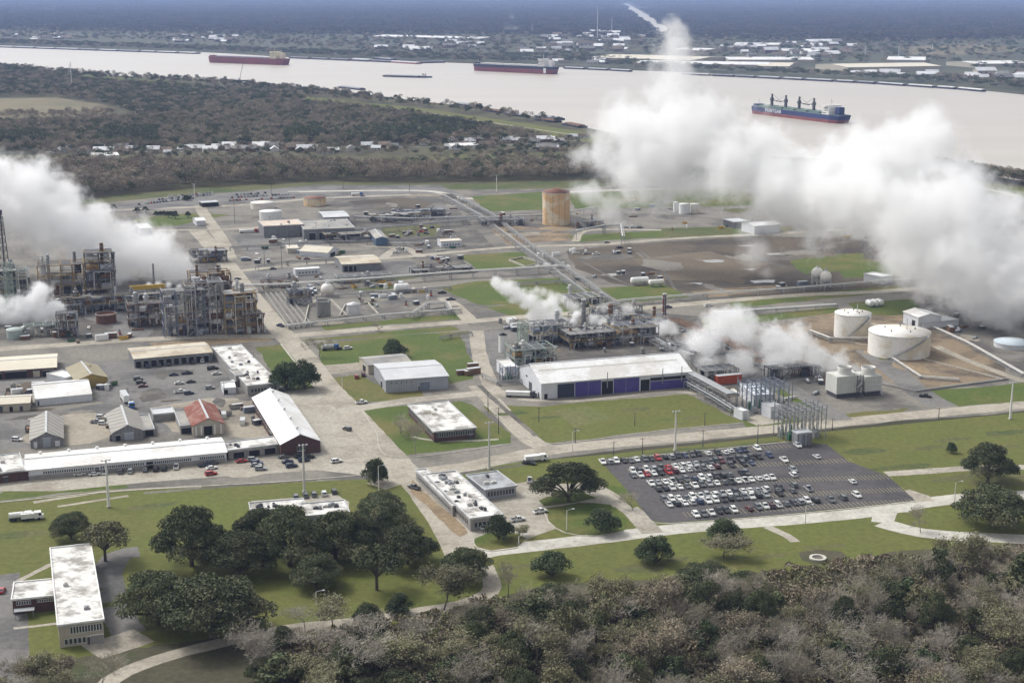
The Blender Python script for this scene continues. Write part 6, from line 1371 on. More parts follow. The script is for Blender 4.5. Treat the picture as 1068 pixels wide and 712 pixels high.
far_hall((700,52),(735,53),(700,50), 9, 'white-roofed long hall above the rising steam', r_white)
far_hall((388,38),(500,40.5),(388,36.5), 8, 'very long thin white-roofed hall in the far woods', r_white)
far_hall((765,46.5),(812,47),(765,45), 8, 'pale long hall near the far clearing', r_white)
far_hall((815,53),(850,54),(815,50), 8, 'pale warehouse among the far town roofs at the right', r_white)
for (poly, n, sc_) in [([(380,48),(470,44),(520,50),(440,56),(380,54)], 26, 1.6), ([(520,58),(560,40),(615,34),(680,40),(690,52),(600,56)], 48, 1.9), ([(740,50),(860,44),(900,52),(880,62),(780,60)], 46, 1.9),
                       ([(150,40),(240,36),(262,44),(180,48)], 22, 1.6), ([(0,38),(70,36),(70,44),(0,42)], 12, 1.4), ([(860,74),(1068,80),(1068,90),(900,80)], 24, 1.5), ([(1000,72),(1068,76),(1068,84),(1010,84)], 10, 1.6), ([(540,62),(620,62),(640,68),(560,68)], 16, 1.5)]:
    for P in scatter(poly, n): house(Vector((P[0],P[1],0)), R(rnd.uniform(-20,20)), r=rnd.choice([1,3,3,0,2]), s=rnd.uniform(.8,1.6)*sc_, group='buildings of the far town', dname='town building')
for (a, b_) in [((880,15),(945,17)),((1045,23),(1080,24)),((0,1.2),(60,1.6)),((470,.3),(520,.8))]:
    A, B_ = G(*a), G(*b_); b = MB(); b.add([(A.x,A.y,.9),(B_.x,B_.y,.9),(B_.x,B_.y+700,.9),(A.x,A.y+500,.9)],[(0,1,2,3)]); o = b.build('far_water', mw); o['kind'] = 'structure'
# ---------------------------------------------------------------- trees
def leafmat(name, c1, c2, c3=None, rv=.25, sc=.35):
    m = M(name, c1, c2, sc=sc, rough=.85, con=.9, rv=rv, c3=c3, sc3=.15); return m
l_oak  = leafmat('live_oak_leaves', (.060,.078,.040), (.120,.136,.066), (.155,.155,.085))
l_dark = leafmat('dark_evergreen_leaves', (.055,.078,.040), (.100,.125,.060))
l_olive= leafmat('olive_winter_leaves', (.155,.158,.085), (.225,.210,.120), rv=.3)
l_brown= leafmat('brown_winter_leaves', (.20,.170,.120), (.275,.235,.165), rv=.3)
l_twig = leafmat('grey_brown_twigs', (.26,.235,.180), (.35,.315,.245), rv=.25)
l_twigp= leafmat('pale_bare_twigs', (.29,.26,.215), (.37,.335,.285), rv=.2)
l_wood = leafmat('winter_wood_crowns', (.235,.200,.150), (.315,.27,.205), rv=.3)
l_far  = leafmat('far_wood_canopy', (.055,.056,.040), (.095,.085,.062), rv=.35)
l_fard = leafmat('far_dark_canopy', (.025,.034,.022), (.045,.052,.032), rv=.3)
b_bark = M('bark', (.13,.11,.09), (.08,.07,.06), sc=1.5); b_pale = M('pale_bark', (.34,.31,.27), (.24,.22,.19), sc=1.5)
def quads(name, Q, m):
    """Q: (N,4,3) corner positions"""
    N = len(Q); me = bpy.data.meshes.new(name); me.vertices.add(4*N); me.loops.add(4*N); me.polygons.add(N)
    me.vertices.foreach_set('co', Q.astype(np.float32).ravel()); me.loops.foreach_set('vertex_index', np.arange(4*N, dtype=np.int32))
    me.polygons.foreach_set('loop_start', np.arange(0, 4*N, 4, dtype=np.int32)); me.polygons.foreach_set('loop_total', np.full(N, 4, dtype=np.int32))
    me.materials.append(m); me.update(calc_edges=True); return me
def leaf_quads(lobes, n, s, rs, outward=.6):
    c = np.array([l[0] for l in lobes], float); r = np.array([l[1] for l in lobes], float)
    w = (r[:,0]*r[:,1]); k = rs.choice(len(lobes), n, p=w/w.sum())
    d = rs.normal(size=(n,3)); d /= np.linalg.norm(d, axis=1)[:,None]; d[:,2] = np.where(d[:,2] < -.35, -d[:,2], d[:,2])
    rad = rs.uniform(.55, 1.08, (n,1)); P = c[k] + d*r[k]*rad
    nn = d*outward + rs.normal(size=(n,3))*.55; nn /= np.linalg.norm(nn, axis=1)[:,None]
    a = np.cross(nn, rs.normal(size=(n,3))); a /= np.linalg.norm(a, axis=1)[:,None]; b = np.cross(nn, a)
    ss = s*rs.uniform(.5,1.3,(n,1)); a *= ss; b *= ss*rs.uniform(.5,1,(n,1))
    return np.stack([P-a-b*.4, P+a*.2-b, P+a+b*.4, P-a*.2+b], 1)
def slivers(S, n=3):
    """segments (p, q, r0, r1) -> quads of a three-sided tube"""
    p = np.array([s[0] for s in S]); q = np.array([s[1] for s in S]); r0 = np.array([s[2] for s in S])[:,None]; r1 = np.array([s[3] for s in S])[:,None]
    d = q-p; d /= np.maximum(1e-6, np.linalg.norm(d, axis=1))[:,None]; ref = np.where(np.abs(d[:,2:3]) > .9, np.array([[1.,0,0]]), np.array([[0,0,1.]]))
    a = np.cross(d, ref); a /= np.linalg.norm(a, axis=1)[:,None]; b = np.cross(d, a); out = []
    ring = [a*math.cos(2*math.pi*i/n)+b*math.sin(2*math.pi*i/n) for i in range(n)]
    for i in range(n):
        j = (i+1) % n; out.append(np.stack([p+ring[i]*r0, p+ring[j]*r0, q+ring[j]*r1, q+ring[i]*r1], 1))
    return np.concatenate(out)
def branches(rs, h, spread, levels, r0, kids=(3,5), lean=.0):
    """a leafless tree: limbs and twigs as separate segment lists"""
    limbs, twigs = [], []
    def grow(p, d, L, r, lev):
        n = 3 if lev < levels-1 else 2
        for i in range(n):
            d = d + rs.normal(size=3)*.13; d[2] += .05; d /= np.linalg.norm(d); q = p + d*L/n; r1 = r*.78
            (limbs if lev <= 2 else twigs).append((p.copy(), q.copy(), r, r1)); p, r = q, r1
            if lev < levels and (lev > 0 or i > 0 or lev == 0 and i == n-1):
                for k in range(rs.randint(*kids)//(1 if i == n-1 else 2) + (i == n-1)):
                    e = d*.75 + rs.normal(size=3)*spread; e[2] = e[2]*.8+.18; e /= np.linalg.norm(e); grow(p, e, L*rs.uniform(.5,.75), max(r*.58,.035), lev+1)
    grow(np.zeros(3), np.array([lean,0,1.]), h*.42, r0, 0); return limbs, twigs
def wood_part(name, segs, m, parent, n=4):
    o = bpy.data.objects.new(name, quads(name, slivers(segs, n), m)); COL.objects.link(o); o.parent = parent; return o
TREES = {}
def mk_oak(key, seed, R_, H_, leafm, n, s, nl=26, trunk=.12, flat=.60, bark=b_bark, lr=(.20,.34)):
    rs = np.random.RandomState(seed); t = root('oak_tree', (0,0,0)); lobes = []; segs = []
    for i in range(nl):
        a = rs.uniform(0, 2*math.pi); q = math.sqrt(rs.uniform(.02,1)); z = H_*(trunk+.14 + (1-trunk-.30)*(1-q**2)*rs.uniform(.55,1.0)+ .10*rs.uniform(0,1)); r = R_*rs.uniform(*lr)
        c = (R_*.78*q*math.cos(a), R_*.78*q*math.sin(a), z); lobes.append((c, (r, r, r*flat)))
        if i % 2 == 0:
            m_ = np.array([c[0]*.4, c[1]*.4, H_*trunk+(z-H_*trunk)*.5]); segs += [(np.array([0,0,H_*trunk*.9]), m_, R_*.035, R_*.022), (m_, np.array(c), R_*.022, R_*.008)]
    segs += [(np.array([0,0,-.3]), np.array([0,0,H_*trunk]), R_*.065, R_*.05)]
    wood_part('trunk', segs, bark, t, 6)
    o = bpy.data.objects.new('crown', quads('crown', leaf_quads(lobes, n, s, rs), leafm)); COL.objects.link(o); o.parent = t
    TREES[key] = t; PROTO.append(t); return t
for k in range(4): mk_oak(('oak',k), 40+k, 10, 12, l_oak, 26000, .23, nl=38)
for k in range(3): mk_oak(('round',k), 60+k, 6, 9, l_dark, 9000, .26, nl=24, trunk=.03, flat=1.0, lr=(.32,.45))
for k in range(2): mk_oak(('thin',k), 70+k, 8, 14, l_olive if k else l_oak, 3000, .36, nl=26, trunk=.3)
for k in range(2): mk_oak(('ever',k), 75+k, 5, 11, l_dark if k else l_oak, 3000, .40, nl=16, trunk=.12, flat=1.0)
def mk_bare(key, seed, h, spread, r0, tm, bm, leaves=None, nleaf=0, levels=5, fuzz=700, twl=1.3):
    rs = np.random.RandomState(seed); t = root('bare_tree', (0,0,0)); limbs, twigs = branches(rs, h, spread, levels, r0, kids=(2,4), lean=rs.uniform(-.15,.15))
    if len(twigs) > 1800: twigs = [twigs[i] for i in rs.choice(len(twigs), 1800, replace=False)]
    ends = [s[1] for s in twigs]
    for i in rs.randint(0, len(ends), fuzz): d = rs.normal(size=3)*.7; d[2] = abs(d[2])*.9+.45; d /= np.linalg.norm(d); twigs.append((ends[i], ends[i]+d*twl*rs.uniform(.5,1.2), .045, .015))
    wood_part('trunk', limbs, bm, t, 5); Q = slivers(twigs, 3)
    o = bpy.data.objects.new('crown', quads('crown', Q, tm)); COL.objects.link(o); o.parent = t
    if leaves is not None:
        E = np.array(ends)[rs.randint(0, len(ends), nleaf)] + rs.normal(size=(nleaf,3))*.5; lob = None
        a = rs.normal(size=(nleaf,3)); a /= np.linalg.norm(a, axis=1)[:,None]; b = np.cross(a, rs.normal(size=(nleaf,3))); b /= np.linalg.norm(b, axis=1)[:,None]; s = .15*rs.uniform(.5,1.3,(nleaf,1)); a *= s; b *= s
        l2 = bpy.data.objects.new('foliage', quads('foliage', np.stack([E-a-b,E+a-b,E+a+b,E-a+b],1), leaves)); COL.objects.link(l2); l2.parent = t
    TREES[key] = t; PROTO.append(t); return t
for k in range(4): mk_bare(('bare',k), 80+k, 13, .42, .22, l_twig, b_pale if k%2 else b_bark, fuzz=500)
for k in range(3): mk_bare(('pale',k), 90+k, 15, .44, .26, l_twigp, b_pale, fuzz=500)
for k in range(3): mk_bare(('sparse',k), 100+k, 13, .46, .22, l_twig, b_bark, [l_olive, l_brown, l_olive][k], 4200, fuzz=300)
KDESC = {'oak': 'broad dark green live oak', 'round': 'round dark evergreen tree', 'thin': 'open-crowned thin leafed tree', 'ever': 'dense dark evergreen', 'bare': 'bare grey-brown tree', 'pale': 'pale bare leafless tree', 'sparse': 'half-bare olive-leaved tree'}
KR = {'oak': 10, 'round': 6, 'thin': 8, 'ever': 5, 'bare': 5.5, 'pale': 5.5, 'sparse': 5.5}; KH = {'oak': 12, 'round': 9, 'thin': 14, 'ever': 11, 'bare': 15, 'pale': 17, 'sparse': 15}
KNUM = {'oak': 4, 'round': 3, 'thin': 2, 'ever': 2, 'bare': 4, 'pale': 3, 'sparse': 3}
def tree(kind, P, r, h, label=None, desc=None, group=None, k=None):
    k = rnd.randrange(KNUM[kind]) if k is None else k; s = r/KR[kind]; z = h/KH[kind]
    o = copy_tree(TREES[kind, k], P, rnd.uniform(0, 6.28), scale=(s, s, z), label=label, cat='tree', group=group, desc=desc or (None if label else KDESC[kind]))
    o.name = {'oak': 'oak_tree', 'round': 'round_tree', 'thin': 'open_tree', 'ever': 'evergreen_tree'}.get(kind, 'bare_tree'); return o
def ptree(kind, px, yb, wpx, hpx_, label=None, desc=None, k=None):
    P = G(px, yb); m = mpp(px, yb); tree(kind, P, wpx/2*m, hpx_*m*.80, label, desc, k=k)
for a in [('oak',74,562,46,36,'rounded oak on the lawn near the left light mast'),('thin',110,585,58,54,'open-crowned tree with a visible straight trunk left of the dark oak grove'),
    ('oak',200,590,92,78,'great dark oak at the upper left of the oak grove'),('oak',250,600,80,62,'dark oak on the middle of the oak grove, behind the largest'),('oak',222,664,126,84,'largest dark oak, hanging over the lower left garden path'),('oak',165,650,86,72,'dark oak between the curved drive and the largest oak'),
    ('oak',302,590,92,80,'dark oak directly in front of the stained annex'),('oak',350,584,86,68,'spreading oak at the right front of the annex'),('oak',425,588,72,52,'spreading oak beside the avenue at the foot of the annex lawn'),('oak',398,562,76,52,'broad oak left of the avenue behind the spreading one'),('oak',398,541,60,36,'smaller oak touching the avenue edge near the annex'),
    ('oak',270,570,66,50,'oak at the upper middle of the grove, left of the stained annex'),('oak',330,612,60,44,'lower oak at the front edge of the grove below the annex'),('oak',378,578,62,52,'oak filling the gap right of the annex'),
    ('thin',393,615,58,66,'upright pale green tree standing alone on the foreground lawn'),('sparse',463,636,58,68,'half-bare tree by the garden path bend'),('oak',488,604,62,46,'dark-limbed oak at the top of the curved garden path'),('round',418,640,30,26,'small dark bush-like tree beside the garden path'),
    ('round',520,562,31,34,'dense dark tree at the lower right corner of the stained office'),('oak',593,522,80,52,'wide live oak on the forecourt beside the car park'),('round',628,554,38,31,'lone dark tree in the round green island'),('round',576,601,42,34,'round dark tree below the front road near the path top'),
    ('round',684,587,40,34,'round dark tree below the front road under the car park'),('bare',660,532,26,26,'small grey bare tree at the car park gate'),('round',755,563,38,26,'dark tree hugging the front road below the car park'),('sparse',755,582,44,30,'brownish half-bare tree just below the dark roadside tree'),
    ('round',390,504,28,34,'dark layered magnolia-like tree at the corner of the avenue'),('oak',1030,503,62,50,'large dark oak at the right edge, the rear one'),('oak',1035,548,84,52,'large dark oak at the right edge in front, over the drive'),('round',992,472,11,14,'tiny lone tree on the big right lawn'),
    ('round',299,407,36,36,'left half of the dense round tree pair beside the avenue'),('round',318,406,34,34,'right half of the dense round tree pair beside the avenue'),('round',413,371,27,22,'round dark tree in the lawn behind the pale grey warehouse'),('bare',333,372,26,30,'small bare tree beside the blue tank truck'),
    ('bare',433,474,30,50,'bare grey tree in the brick office lawn'),('bare',418,452,34,26,'leafless bushes along the left wall of the brick office'),('bare',446,445,26,22,'bare brown shrub behind the wall of the brick office'),('bare',530,622,30,52,'thin bare tree right of the garden path top'),('sparse',540,560,24,16,'light shrubby tree on the oval island'),
    ('bare',960,555,30,34,'thin reddish bare tree by the right drive'),('bare',395,345,16,12,'little bare tree on the verge of the middle road'),('round',195,209,9,7,'small dark tree in the rear car park')]:
    ptree(a[0], a[1], a[2], a[3], a[4], a[5])
for k in range(6): ptree('round', 163+k*4, 224.5-k*.1, 6, 5, desc='clipped dark hedge tree')
for x, y in [(108,221),(118,219),(143,222),(152,222),(196,227),(183,228),(176,227)]: ptree('ever', x, y, 8, 8)
# foreground wood, every tree by itself
keep_out = [[G(*p) for p in [(120,712),(160,672),(230,664),(285,672),(262,700),(240,790),(100,790)]]]
def zone(poly, d, mixk, rr_, hh, off=0):
    P = spaced(poly, d, avoid=keep_out); out = []
    for x, y in P:
        kind = rnd.choice(mixk); r = rnd.uniform(*rr_); tree(kind, Vector((x, y, 0)), r, r*rnd.uniform(*hh), group='trees of the foreground wood')
    return len(P)
nt = 0
nt += zone([(300,660),(345,650),(420,655),(470,668),(480,712),(470,800),(300,820),(270,720)], 11, ['oak','oak','ever','sparse','sparse','pale','thin'], (5.5,7.5), (1.3,1.7))
nt += zone([(480,668),(520,650),(600,642),(660,640),(740,626),(760,650),(740,720),(700,800),(480,800)], 9.6, ['bare','sparse','oak','bare','sparse','pale','sparse','thin','bare','ever','thin','sparse'], (3.4,7.0), (1.8,2.6))
nt += zone([(740,626),(745,618),(800,628),(830,644),(880,632),(930,606),(1000,596),(1068,590),(1110,590),(1110,800),(700,800),(740,720),(760,650)], 9.4, ['bare','bare','bare','sparse','sparse','ever','bare','thin','pale','pale','sparse','thin','sparse','oak'], (3.4,7.0), (1.8,2.6))
nt += zone([(440,660),(520,652),(560,660),(560,712),(470,712)], 12, ['ever','oak','sparse','thin'], (5,7.5), (1.4,1.9))
nt += zone([(-30,712),(40,700),(80,695),(110,720),(90,780),(-30,800)], 11, ['oak','bare','sparse','ever'], (5,7), (1.4,1.9))
for a in [(735,614,70,34),(650,636,60,34),(575,650,80,50),(775,618,46,30),(930,640,60,44),(545,660,60,46)]: ptree('oak', *a)
for x, y, w_, h_ in [(270,712,60,80),(372,712,70,92),(505,735,60,86),(612,700,40,70),(870,700,70,80),(640,745,60,80),(880,745,60,80),(975,745,50,80),(260,700,50,60),(1010,600,40,50),(660,668,50,70),(740,640,40,60)]: ptree('pale', x, y, w_, h_, desc='tall pale bare tree rising from the wood')
print('wood trees', nt)

# undergrowth and the farther woods: masses nobody could count
TK = bpy.data.collections.new('tree_kinds')
def low(name, lobes, n, s, m, seed, segs=None, m2=None):
    rs = np.random.RandomState(seed); Q = leaf_quads(lobes, n, s, rs, .5); me = quads(name, Q, m)
    o = bpy.data.objects.new(name, me); TK.objects.link(o); return o
def lobeset(R_, H_, n, rs, fl=.7): return [((R_*.6*rs.uniform(-1,1), R_*.6*rs.uniform(-1,1), H_*rs.uniform(.35,.8)), (R_*.5, R_*.5, R_*.5*fl)) for _ in range(n)]
rs0 = np.random.RandomState(5)
for i, (m_, n, s) in enumerate([(l_wood,420,.34),(l_brown,400,.34),(l_wood,420,.32),(l_olive,380,.36),(l_oak,420,.45),(l_dark,420,.45)]):
    low(f'kind_{i}_small_tree', lobeset(5, 10, 6, rs0, .9), n, s, m_, i)                       # 0-5: trees of ten metres
for i, m_ in enumerate([l_far, l_far, l_fard]): low(f'kind_{6+i}_grove', lobeset(28, 10, 12, rs0, .28), 300, 3.2, m_, 20+i)   # 6-8: groves for the far woods
low('kind_9_shrub', lobeset(1.6, 1.4, 4, rs0), 110, .22, l_brown, 31); low('kind_10_shrub'.replace('_10_','_91_'), lobeset(1.6, 1.4, 4, rs0), 110, .22, l_olive, 32)
def forest(name, label, P, idx, smin, smax, zs=1.0, cat='wood'):
    n = len(P); me = bpy.data.meshes.new(name); me.vertices.add(n); co = np.zeros((n,3), np.float32); co[:,:2] = P; me.vertices.foreach_set('co', co.ravel())
    rs = np.random.RandomState(n)
    a = me.attributes.new('idx', 'INT', 'POINT'); a.data.foreach_set('value', rs.choice(idx, n).astype(np.int32))
    a = me.attributes.new('rz', 'FLOAT', 'POINT'); a.data.foreach_set('value', rs.uniform(0,6.28,n).astype(np.float32))
    a = me.attributes.new('scl', 'FLOAT', 'POINT'); a.data.foreach_set('value', rs.uniform(smin,smax,n).astype(np.float32)); me.update()
    o = bpy.data.objects.new(name, me); COL.objects.link(o); tag(o, label, cat, kind='stuff')
    ng = bpy.data.node_groups.new(name, 'GeometryNodeTree'); ng.interface.new_socket('Geometry', in_out='INPUT', socket_type='NodeSocketGeometry'); ng.interface.new_socket('Geometry', in_out='OUTPUT', socket_type='NodeSocketGeometry')
    N = ng.nodes; L = ng.links; gi = N.new('NodeGroupInput'); go = N.new('NodeGroupOutput'); ip = N.new('GeometryNodeInstanceOnPoints'); ci = N.new('GeometryNodeCollectionInfo')
    ci.inputs['Collection'].default_value = TK; ci.inputs['Separate Children'].default_value = True; ci.inputs['Reset Children'].default_value = True
    def at(nm, ty): q = N.new('GeometryNodeInputNamedAttribute'); q.data_type = ty; q.inputs['Name'].default_value = nm; return q.outputs['Attribute']
    cx = N.new('ShaderNodeCombineXYZ'); L.new(at('rz','FLOAT'), cx.inputs['Z']); sv = N.new('ShaderNodeCombineXYZ'); s_ = at('scl','FLOAT'); mz = N.new('ShaderNodeMath'); mz.operation = 'MULTIPLY'; mz.inputs[1].default_value = zs
    L.new(s_, mz.inputs[0]); L.new(s_, sv.inputs['X']); L.new(s_, sv.inputs['Y']); L.new(mz.outputs[0], sv.inputs['Z'])
    L.new(gi.outputs[0], ip.inputs['Points']); L.new(ci.outputs[0], ip.inputs['Instance']); ip.inputs['Pick Instance'].default_value = True
    L.new(at('idx','INT'), ip.inputs['Instance Index']); L.new(cx.outputs[0], ip.inputs['Rotation']); L.new(sv.outputs[0], ip.inputs['Scale']); L.new(ip.outputs[0], go.inputs[0])
    md = o.modifiers.new('scatter', 'NODES'); md.node_group = ng; return o
W1 = [(-400,222),(30,210),(80,208),(200,196),(330,189),(480,190),(600,187),(700,184),(780,182),(780,172),(640,162),(600,172),(520,176),(440,180),(400,178),(300,175),(170,176),(120,175),(60,177),(-400,188)]
W2 = [(-400,128),(0,131),(118,129),(285,110),(335,110),(420,121),(510,135),(575,146),(540,149),(430,151),(300,154),(150,155),(60,160),(-400,168)]
W2b = [(480,130),(540,134),(570,142),(540,144)]
W3 = [(-500,74),(0,77),(60,82),(120,88),(200,93),(290,99),(330,106),(270,106),(150,126),(120,112),(60,101),(-500,103)]
W3b = [(-300,68),(0,70),(100,79),(200,85),(290,92),(380,101),(440,109),(520,119),(600,133),(600,135),(520,123),(440,112),(340,104),(200,88),(100,83),(-300,74)]
forest('wood', 'grey-brown winter wood between the plant and the near village', spaced(W1, 9), [0,1,2,2,0,2,4,0,1,0], 1.1, 1.75)
forest('wood', 'grey-brown wood with dark evergreen patches behind the near village', spaced(W2, 10.5), [0,1,2,0,2,4,3,5], .9, 1.5)
dk = [p for q in [[(105,152),(165,152),(165,140),(110,141)], [(360,150),(420,150),(470,148),(500,140),(430,138),(370,140)], [(420,128),(470,132),(500,138),(440,136)], [(0,155),(50,153),(45,145),(0,146)], [(300,150),(340,148),(330,142),(300,143)]] for p in [scatter(q, 260)]]
forest('evergreen_wood', 'dark evergreen clumps in the wood behind the near village', np.concatenate(dk), [4,5,5], .9, 1.7)
forest('wood', 'wood along the river side of the fallow field', spaced(W3, 15), [0,2,4,5,1,5], 1.2, 1.9, zs=.8)
forest('wood', 'thin line of trees along the near river bank', scatter(W3b, 1500), [0,2,4,5], .9, 1.6)
forest('wood', 'hedgerow trees dividing the fallow field', np.concatenate([scatter([(-60,122),(118,118),(118,123),(-60,127)], 130), scatter([(110,124),(160,128),(150,133),(0,133)], 150)]), [0,2,1], .8, 1.3)
forest('wood', 'scattered trees among the village houses', np.concatenate([scatter([(40,172),(600,160),(600,146),(300,152),(40,158)], 330), scatter([(380,178),(600,164),(610,152),(430,170)], 90)]), [0,2,1,4,5,0], .6, 1.1)
forest('wood', 'dark scrubby trees on the right river bank', scatter([(975,176),(1068,190),(1110,196),(1110,200),(1068,194),(985,182)], 160), [0,2,5], 1.0, 1.6)
F0 = [(-700,44),(-200,50),(0,47),(220,54.5),(300,58),(420,63),(500,66),(540,66),(620,66),(640,70),(700,73),(800,78.5),(900,83.5),(1000,90),(1068,96),(1400,120),(1400,100),(1068,88),(900,80),(800,76),(700,70),(600,58),(500,60),(300,54),(0,44),(-700,38)]
avoid_town = [[G(*p) for p in q] for q in [[(612,56),(725,59),(725,63),(612,61)], [(658,64),(802,66),(802,68.6),(658,66.5)], [(758,60),(852,60),(852,63),(758,63)], [(882,66.5),(985,66),(985,71),(882,71)], [(786,65),(826,66),(826,70),(786,70)], [(1015,64),(1080,63),(1080,67.5),(1015,68)]]]
forest('wood', 'dark wood lining the far river bank', spaced(F0, 26, avoid=avoid_town), [4,5,0,5], 1.6, 2.6, zs=.7)
F1 = [(-700,36),(0,41),(150,44),(300,50),(420,56),(540,60),(640,64),(800,66),(1000,74),(1400,90),(1400,60),(1100,40),(930,44),(700,36),(400,36),(0,30),(-700,26)]
forest('wood', 'trees scattered through the far bank town', scatter(F1, 5200, avoid=avoid_town), [4,5,0,2], 1.2, 2.4, zs=.8)
F2 = [(-500,25),(0,31),(300,36),(500,36),(700,40),(900,44),(1100,40),(1500,50),(1500,16),(900,13),(500,12),(0,12),(-500,10)]
rd = [[G(*p) for p in [(644,3),(664,3),(708,39),(688,39)]]]
forest('far_woods', 'vast blue-grey woods stretching away beyond the far town', spaced(F2, 62, avoid=rd), [6,7,6,8], .9, 1.5)
F3 = [(-500,10),(0,12),(500,12),(900,13),(1500,16),(1500,2),(500,1.5),(-500,1)]
forest('far_woods', 'farthest hazy woods close to the horizon', scatter(F3, 9000, avoid=rd), [6,7,8], 2.0, 3.2, zs=.5)
und = np.concatenate([scatter([(300,664),(420,650),(500,630),(640,622),(760,606),(930,582),(1110,572),(1110,800),(300,810)], 5200, avoid=keep_out)])
forest('undergrowth', 'brown and olive undergrowth covering the floor of the foreground wood', und, [9,10], .8, 1.9, cat='undergrowth')
# ---------------------------------------------------------------- steam and haze
def steam_mat(name, blobs, dens, soft, nsc, namp):
    m = bpy.data.materials.new(name); m.use_nodes = True; n = m.node_tree.nodes; l = m.node_tree.links; n.clear()
    out = n.new('ShaderNodeOutputMaterial'); v = n.new('ShaderNodeVolumePrincipled'); l.new(v.outputs[0], out.inputs['Volume'])
    v.inputs['Color'].default_value = (.965,.968,.975,1); v.inputs['Anisotropy'].default_value = 0.15; v.inputs['Absorption Color'].default_value = (1,1,1,1)
    g = n.new('ShaderNodeNewGeometry'); pos = g.outputs['Position']
    nt = n.new('ShaderNodeTexNoise'); nt.inputs['Scale'].default_value = nsc; nt.inputs['Detail'].default_value = 7; nt.inputs['Roughness'].default_value = .70; l.new(pos, nt.inputs['Vector'])
    cur = None
    def mth(op, a, b=None, c=None):
        q = n.new('ShaderNodeMath'); q.operation = op
        for i, x in enumerate((a, b, c)):
            if x is None: continue
            if isinstance(x, (int, float)): q.inputs[i].default_value = x
            else: l.new(x, q.inputs[i])
        return q.outputs[0]
    for c, r in blobs:
        d = n.new('ShaderNodeVectorMath'); d.operation = 'DISTANCE'; l.new(pos, d.inputs[0]); d.inputs[1].default_value = tuple(c)
        e = mth('DIVIDE', d.outputs['Value'], r); cur = e if cur is None else mth('SMOOTH_MIN', cur, e, .35)
    n2 = n.new('ShaderNodeTexNoise'); n2.inputs['Scale'].default_value = nsc*.42; n2.inputs['Detail'].default_value = 2; l.new(pos, n2.inputs['Vector'])
    nn = mth('ADD', mth('MULTIPLY', mth('SUBTRACT', nt.outputs[0], .5), namp), mth('MULTIPLY', mth('SUBTRACT', n2.outputs[0], .5), namp*.5))
    e = mth('SUBTRACT', mth('ADD', 1.0, nn), cur)
    e = mth('DIVIDE', e, soft); e = mth('MINIMUM', mth('MAXIMUM', e, 0.0), 1.0); e = mth('MULTIPLY', mth('MULTIPLY', e, e), dens)
    l.new(e, v.inputs['Density']); return m
def ico(c, r):
    b = MB(); b.sphere(c, r, 16, 10); return b
def steam(label, blobs, D, dens, soft=.5, nsc=.05, namp=1.1, grow=1.18, voxel=None, rate=1.0):
    """blobs: (px, py, radius px, depth); each sits at its own distance from the viewer's ground point"""
    W_ = []
    for q in blobs:
        Y = q[3] if len(q) > 3 else D; c = at_depth(q[0], q[1], Y); r = q[2]*(c-Vector((0,0,HC))).length/FPX; c.z = max(c.z, r*.35); W_.append((c, r))
    b = MB()
    for c, r in W_: b.sphere(tuple(c), r*grow, 16, 10)
    rm = min(r for c, r in W_); mat_ = steam_mat('steam_vapour', W_, dens, soft, nsc, namp); mat_.cycles.volume_step_rate = rate
    o = b.build('steam_plume', mat_); md = o.modifiers.new('join', 'REMESH'); md.mode = 'VOXEL'; md.voxel_size = voxel or max(1.0, rm*.35)
    tag(o, label, 'steam plume', kind='stuff'); return o
steam('huge bank of white steam drifting across the right half over the river', [
  (1110,300,66,800),(1062,284,66,805),(1012,262,68,820),(962,236,66,845),(1000,205,42,850),(1045,225,36,830),(955,165,46,880),(968,140,26,890),(912,208,62,880),(905,165,40,890),(862,206,54,905),(815,194,48,930),(845,185,30,930),(768,168,52,950),(728,128,34,970),(718,150,48,980),(685,170,46,985),(668,145,42,1000),(735,188,28,960),(800,205,32,930),(1010,310,24,805)], 900, .085, soft=.42, nsc=.050, namp=2.5, grow=1.35, voxel=8, rate=.38)
steam('thin wisps of steam rising at the left head of the huge bank', [(640,172,40,1010),(615,198,26,1010),(704,95,36,1000),(706,60,26,1010),(702,34,16,1015),(650,130,36,1010),(640,215,24,1000),(605,165,20,1010)], 1000, .05, soft=.45, nsc=.055, namp=2.9, grow=1.35, voxel=6, rate=.4)
steam('faint steam wisp over the brown field', [(790,262,22),(800,285,11),(781,240,20)], 900, .05, soft=.8, nsc=.06, namp=1.8)
steam('wide white steam cloud over the left process units', [(200,288,13,930),(184,277,24,935),(158,266,32,940),(124,256,38,945),(88,242,42,950),(52,228,46,955),(10,214,48,960),(-35,205,52,960),(38,192,28,955),(-5,180,26,960),(70,205,18,955),(100,220,18,950)], 950, .10, soft=.42, nsc=.070, namp=2.5, grow=1.32, voxel=5, rate=.4)
steam('small billowing steam puff in front of the left process units', [(66,334,9),(57,324,14),(43,305,14),(30,318,17),(12,328,20),(-10,332,24),(42,328,16)], 822, .30, soft=.4, nsc=.15, namp=2.5, grow=1.3, rate=.5)
steam('central steam jet leaning left over the pipework', [(584,350,7),(580,342,10),(572,334,13),(562,324,14),(551,315,13),(541,307,12),(529,300,11),(518,295,8),(580,325,9),(567,340,11),(556,330,10),(588,335,8),(577,315,8)], 812, .26, soft=.4, nsc=.15, namp=2.7, grow=1.3, rate=.5)
steam('thin steam trail joining the central jet from the right', [(611,340,4),(607,330,8),(598,320,10),(587,312,8),(574,307,8),(560,303,6),(600,330,8),(593,316,8),(581,309,8),(567,305,7),(604,344,5)], 840, .22, soft=.7, nsc=.10, namp=2.2, grow=1.3)
steam('ragged wisps of steam over the right half of the central pipework', [(640,330,8),(655,324,8),(630,322,7),(668,338,8),(648,350,8),(626,348,7)], 815, .12, soft=.6, nsc=.12, namp=2.8, grow=1.3, rate=.5)
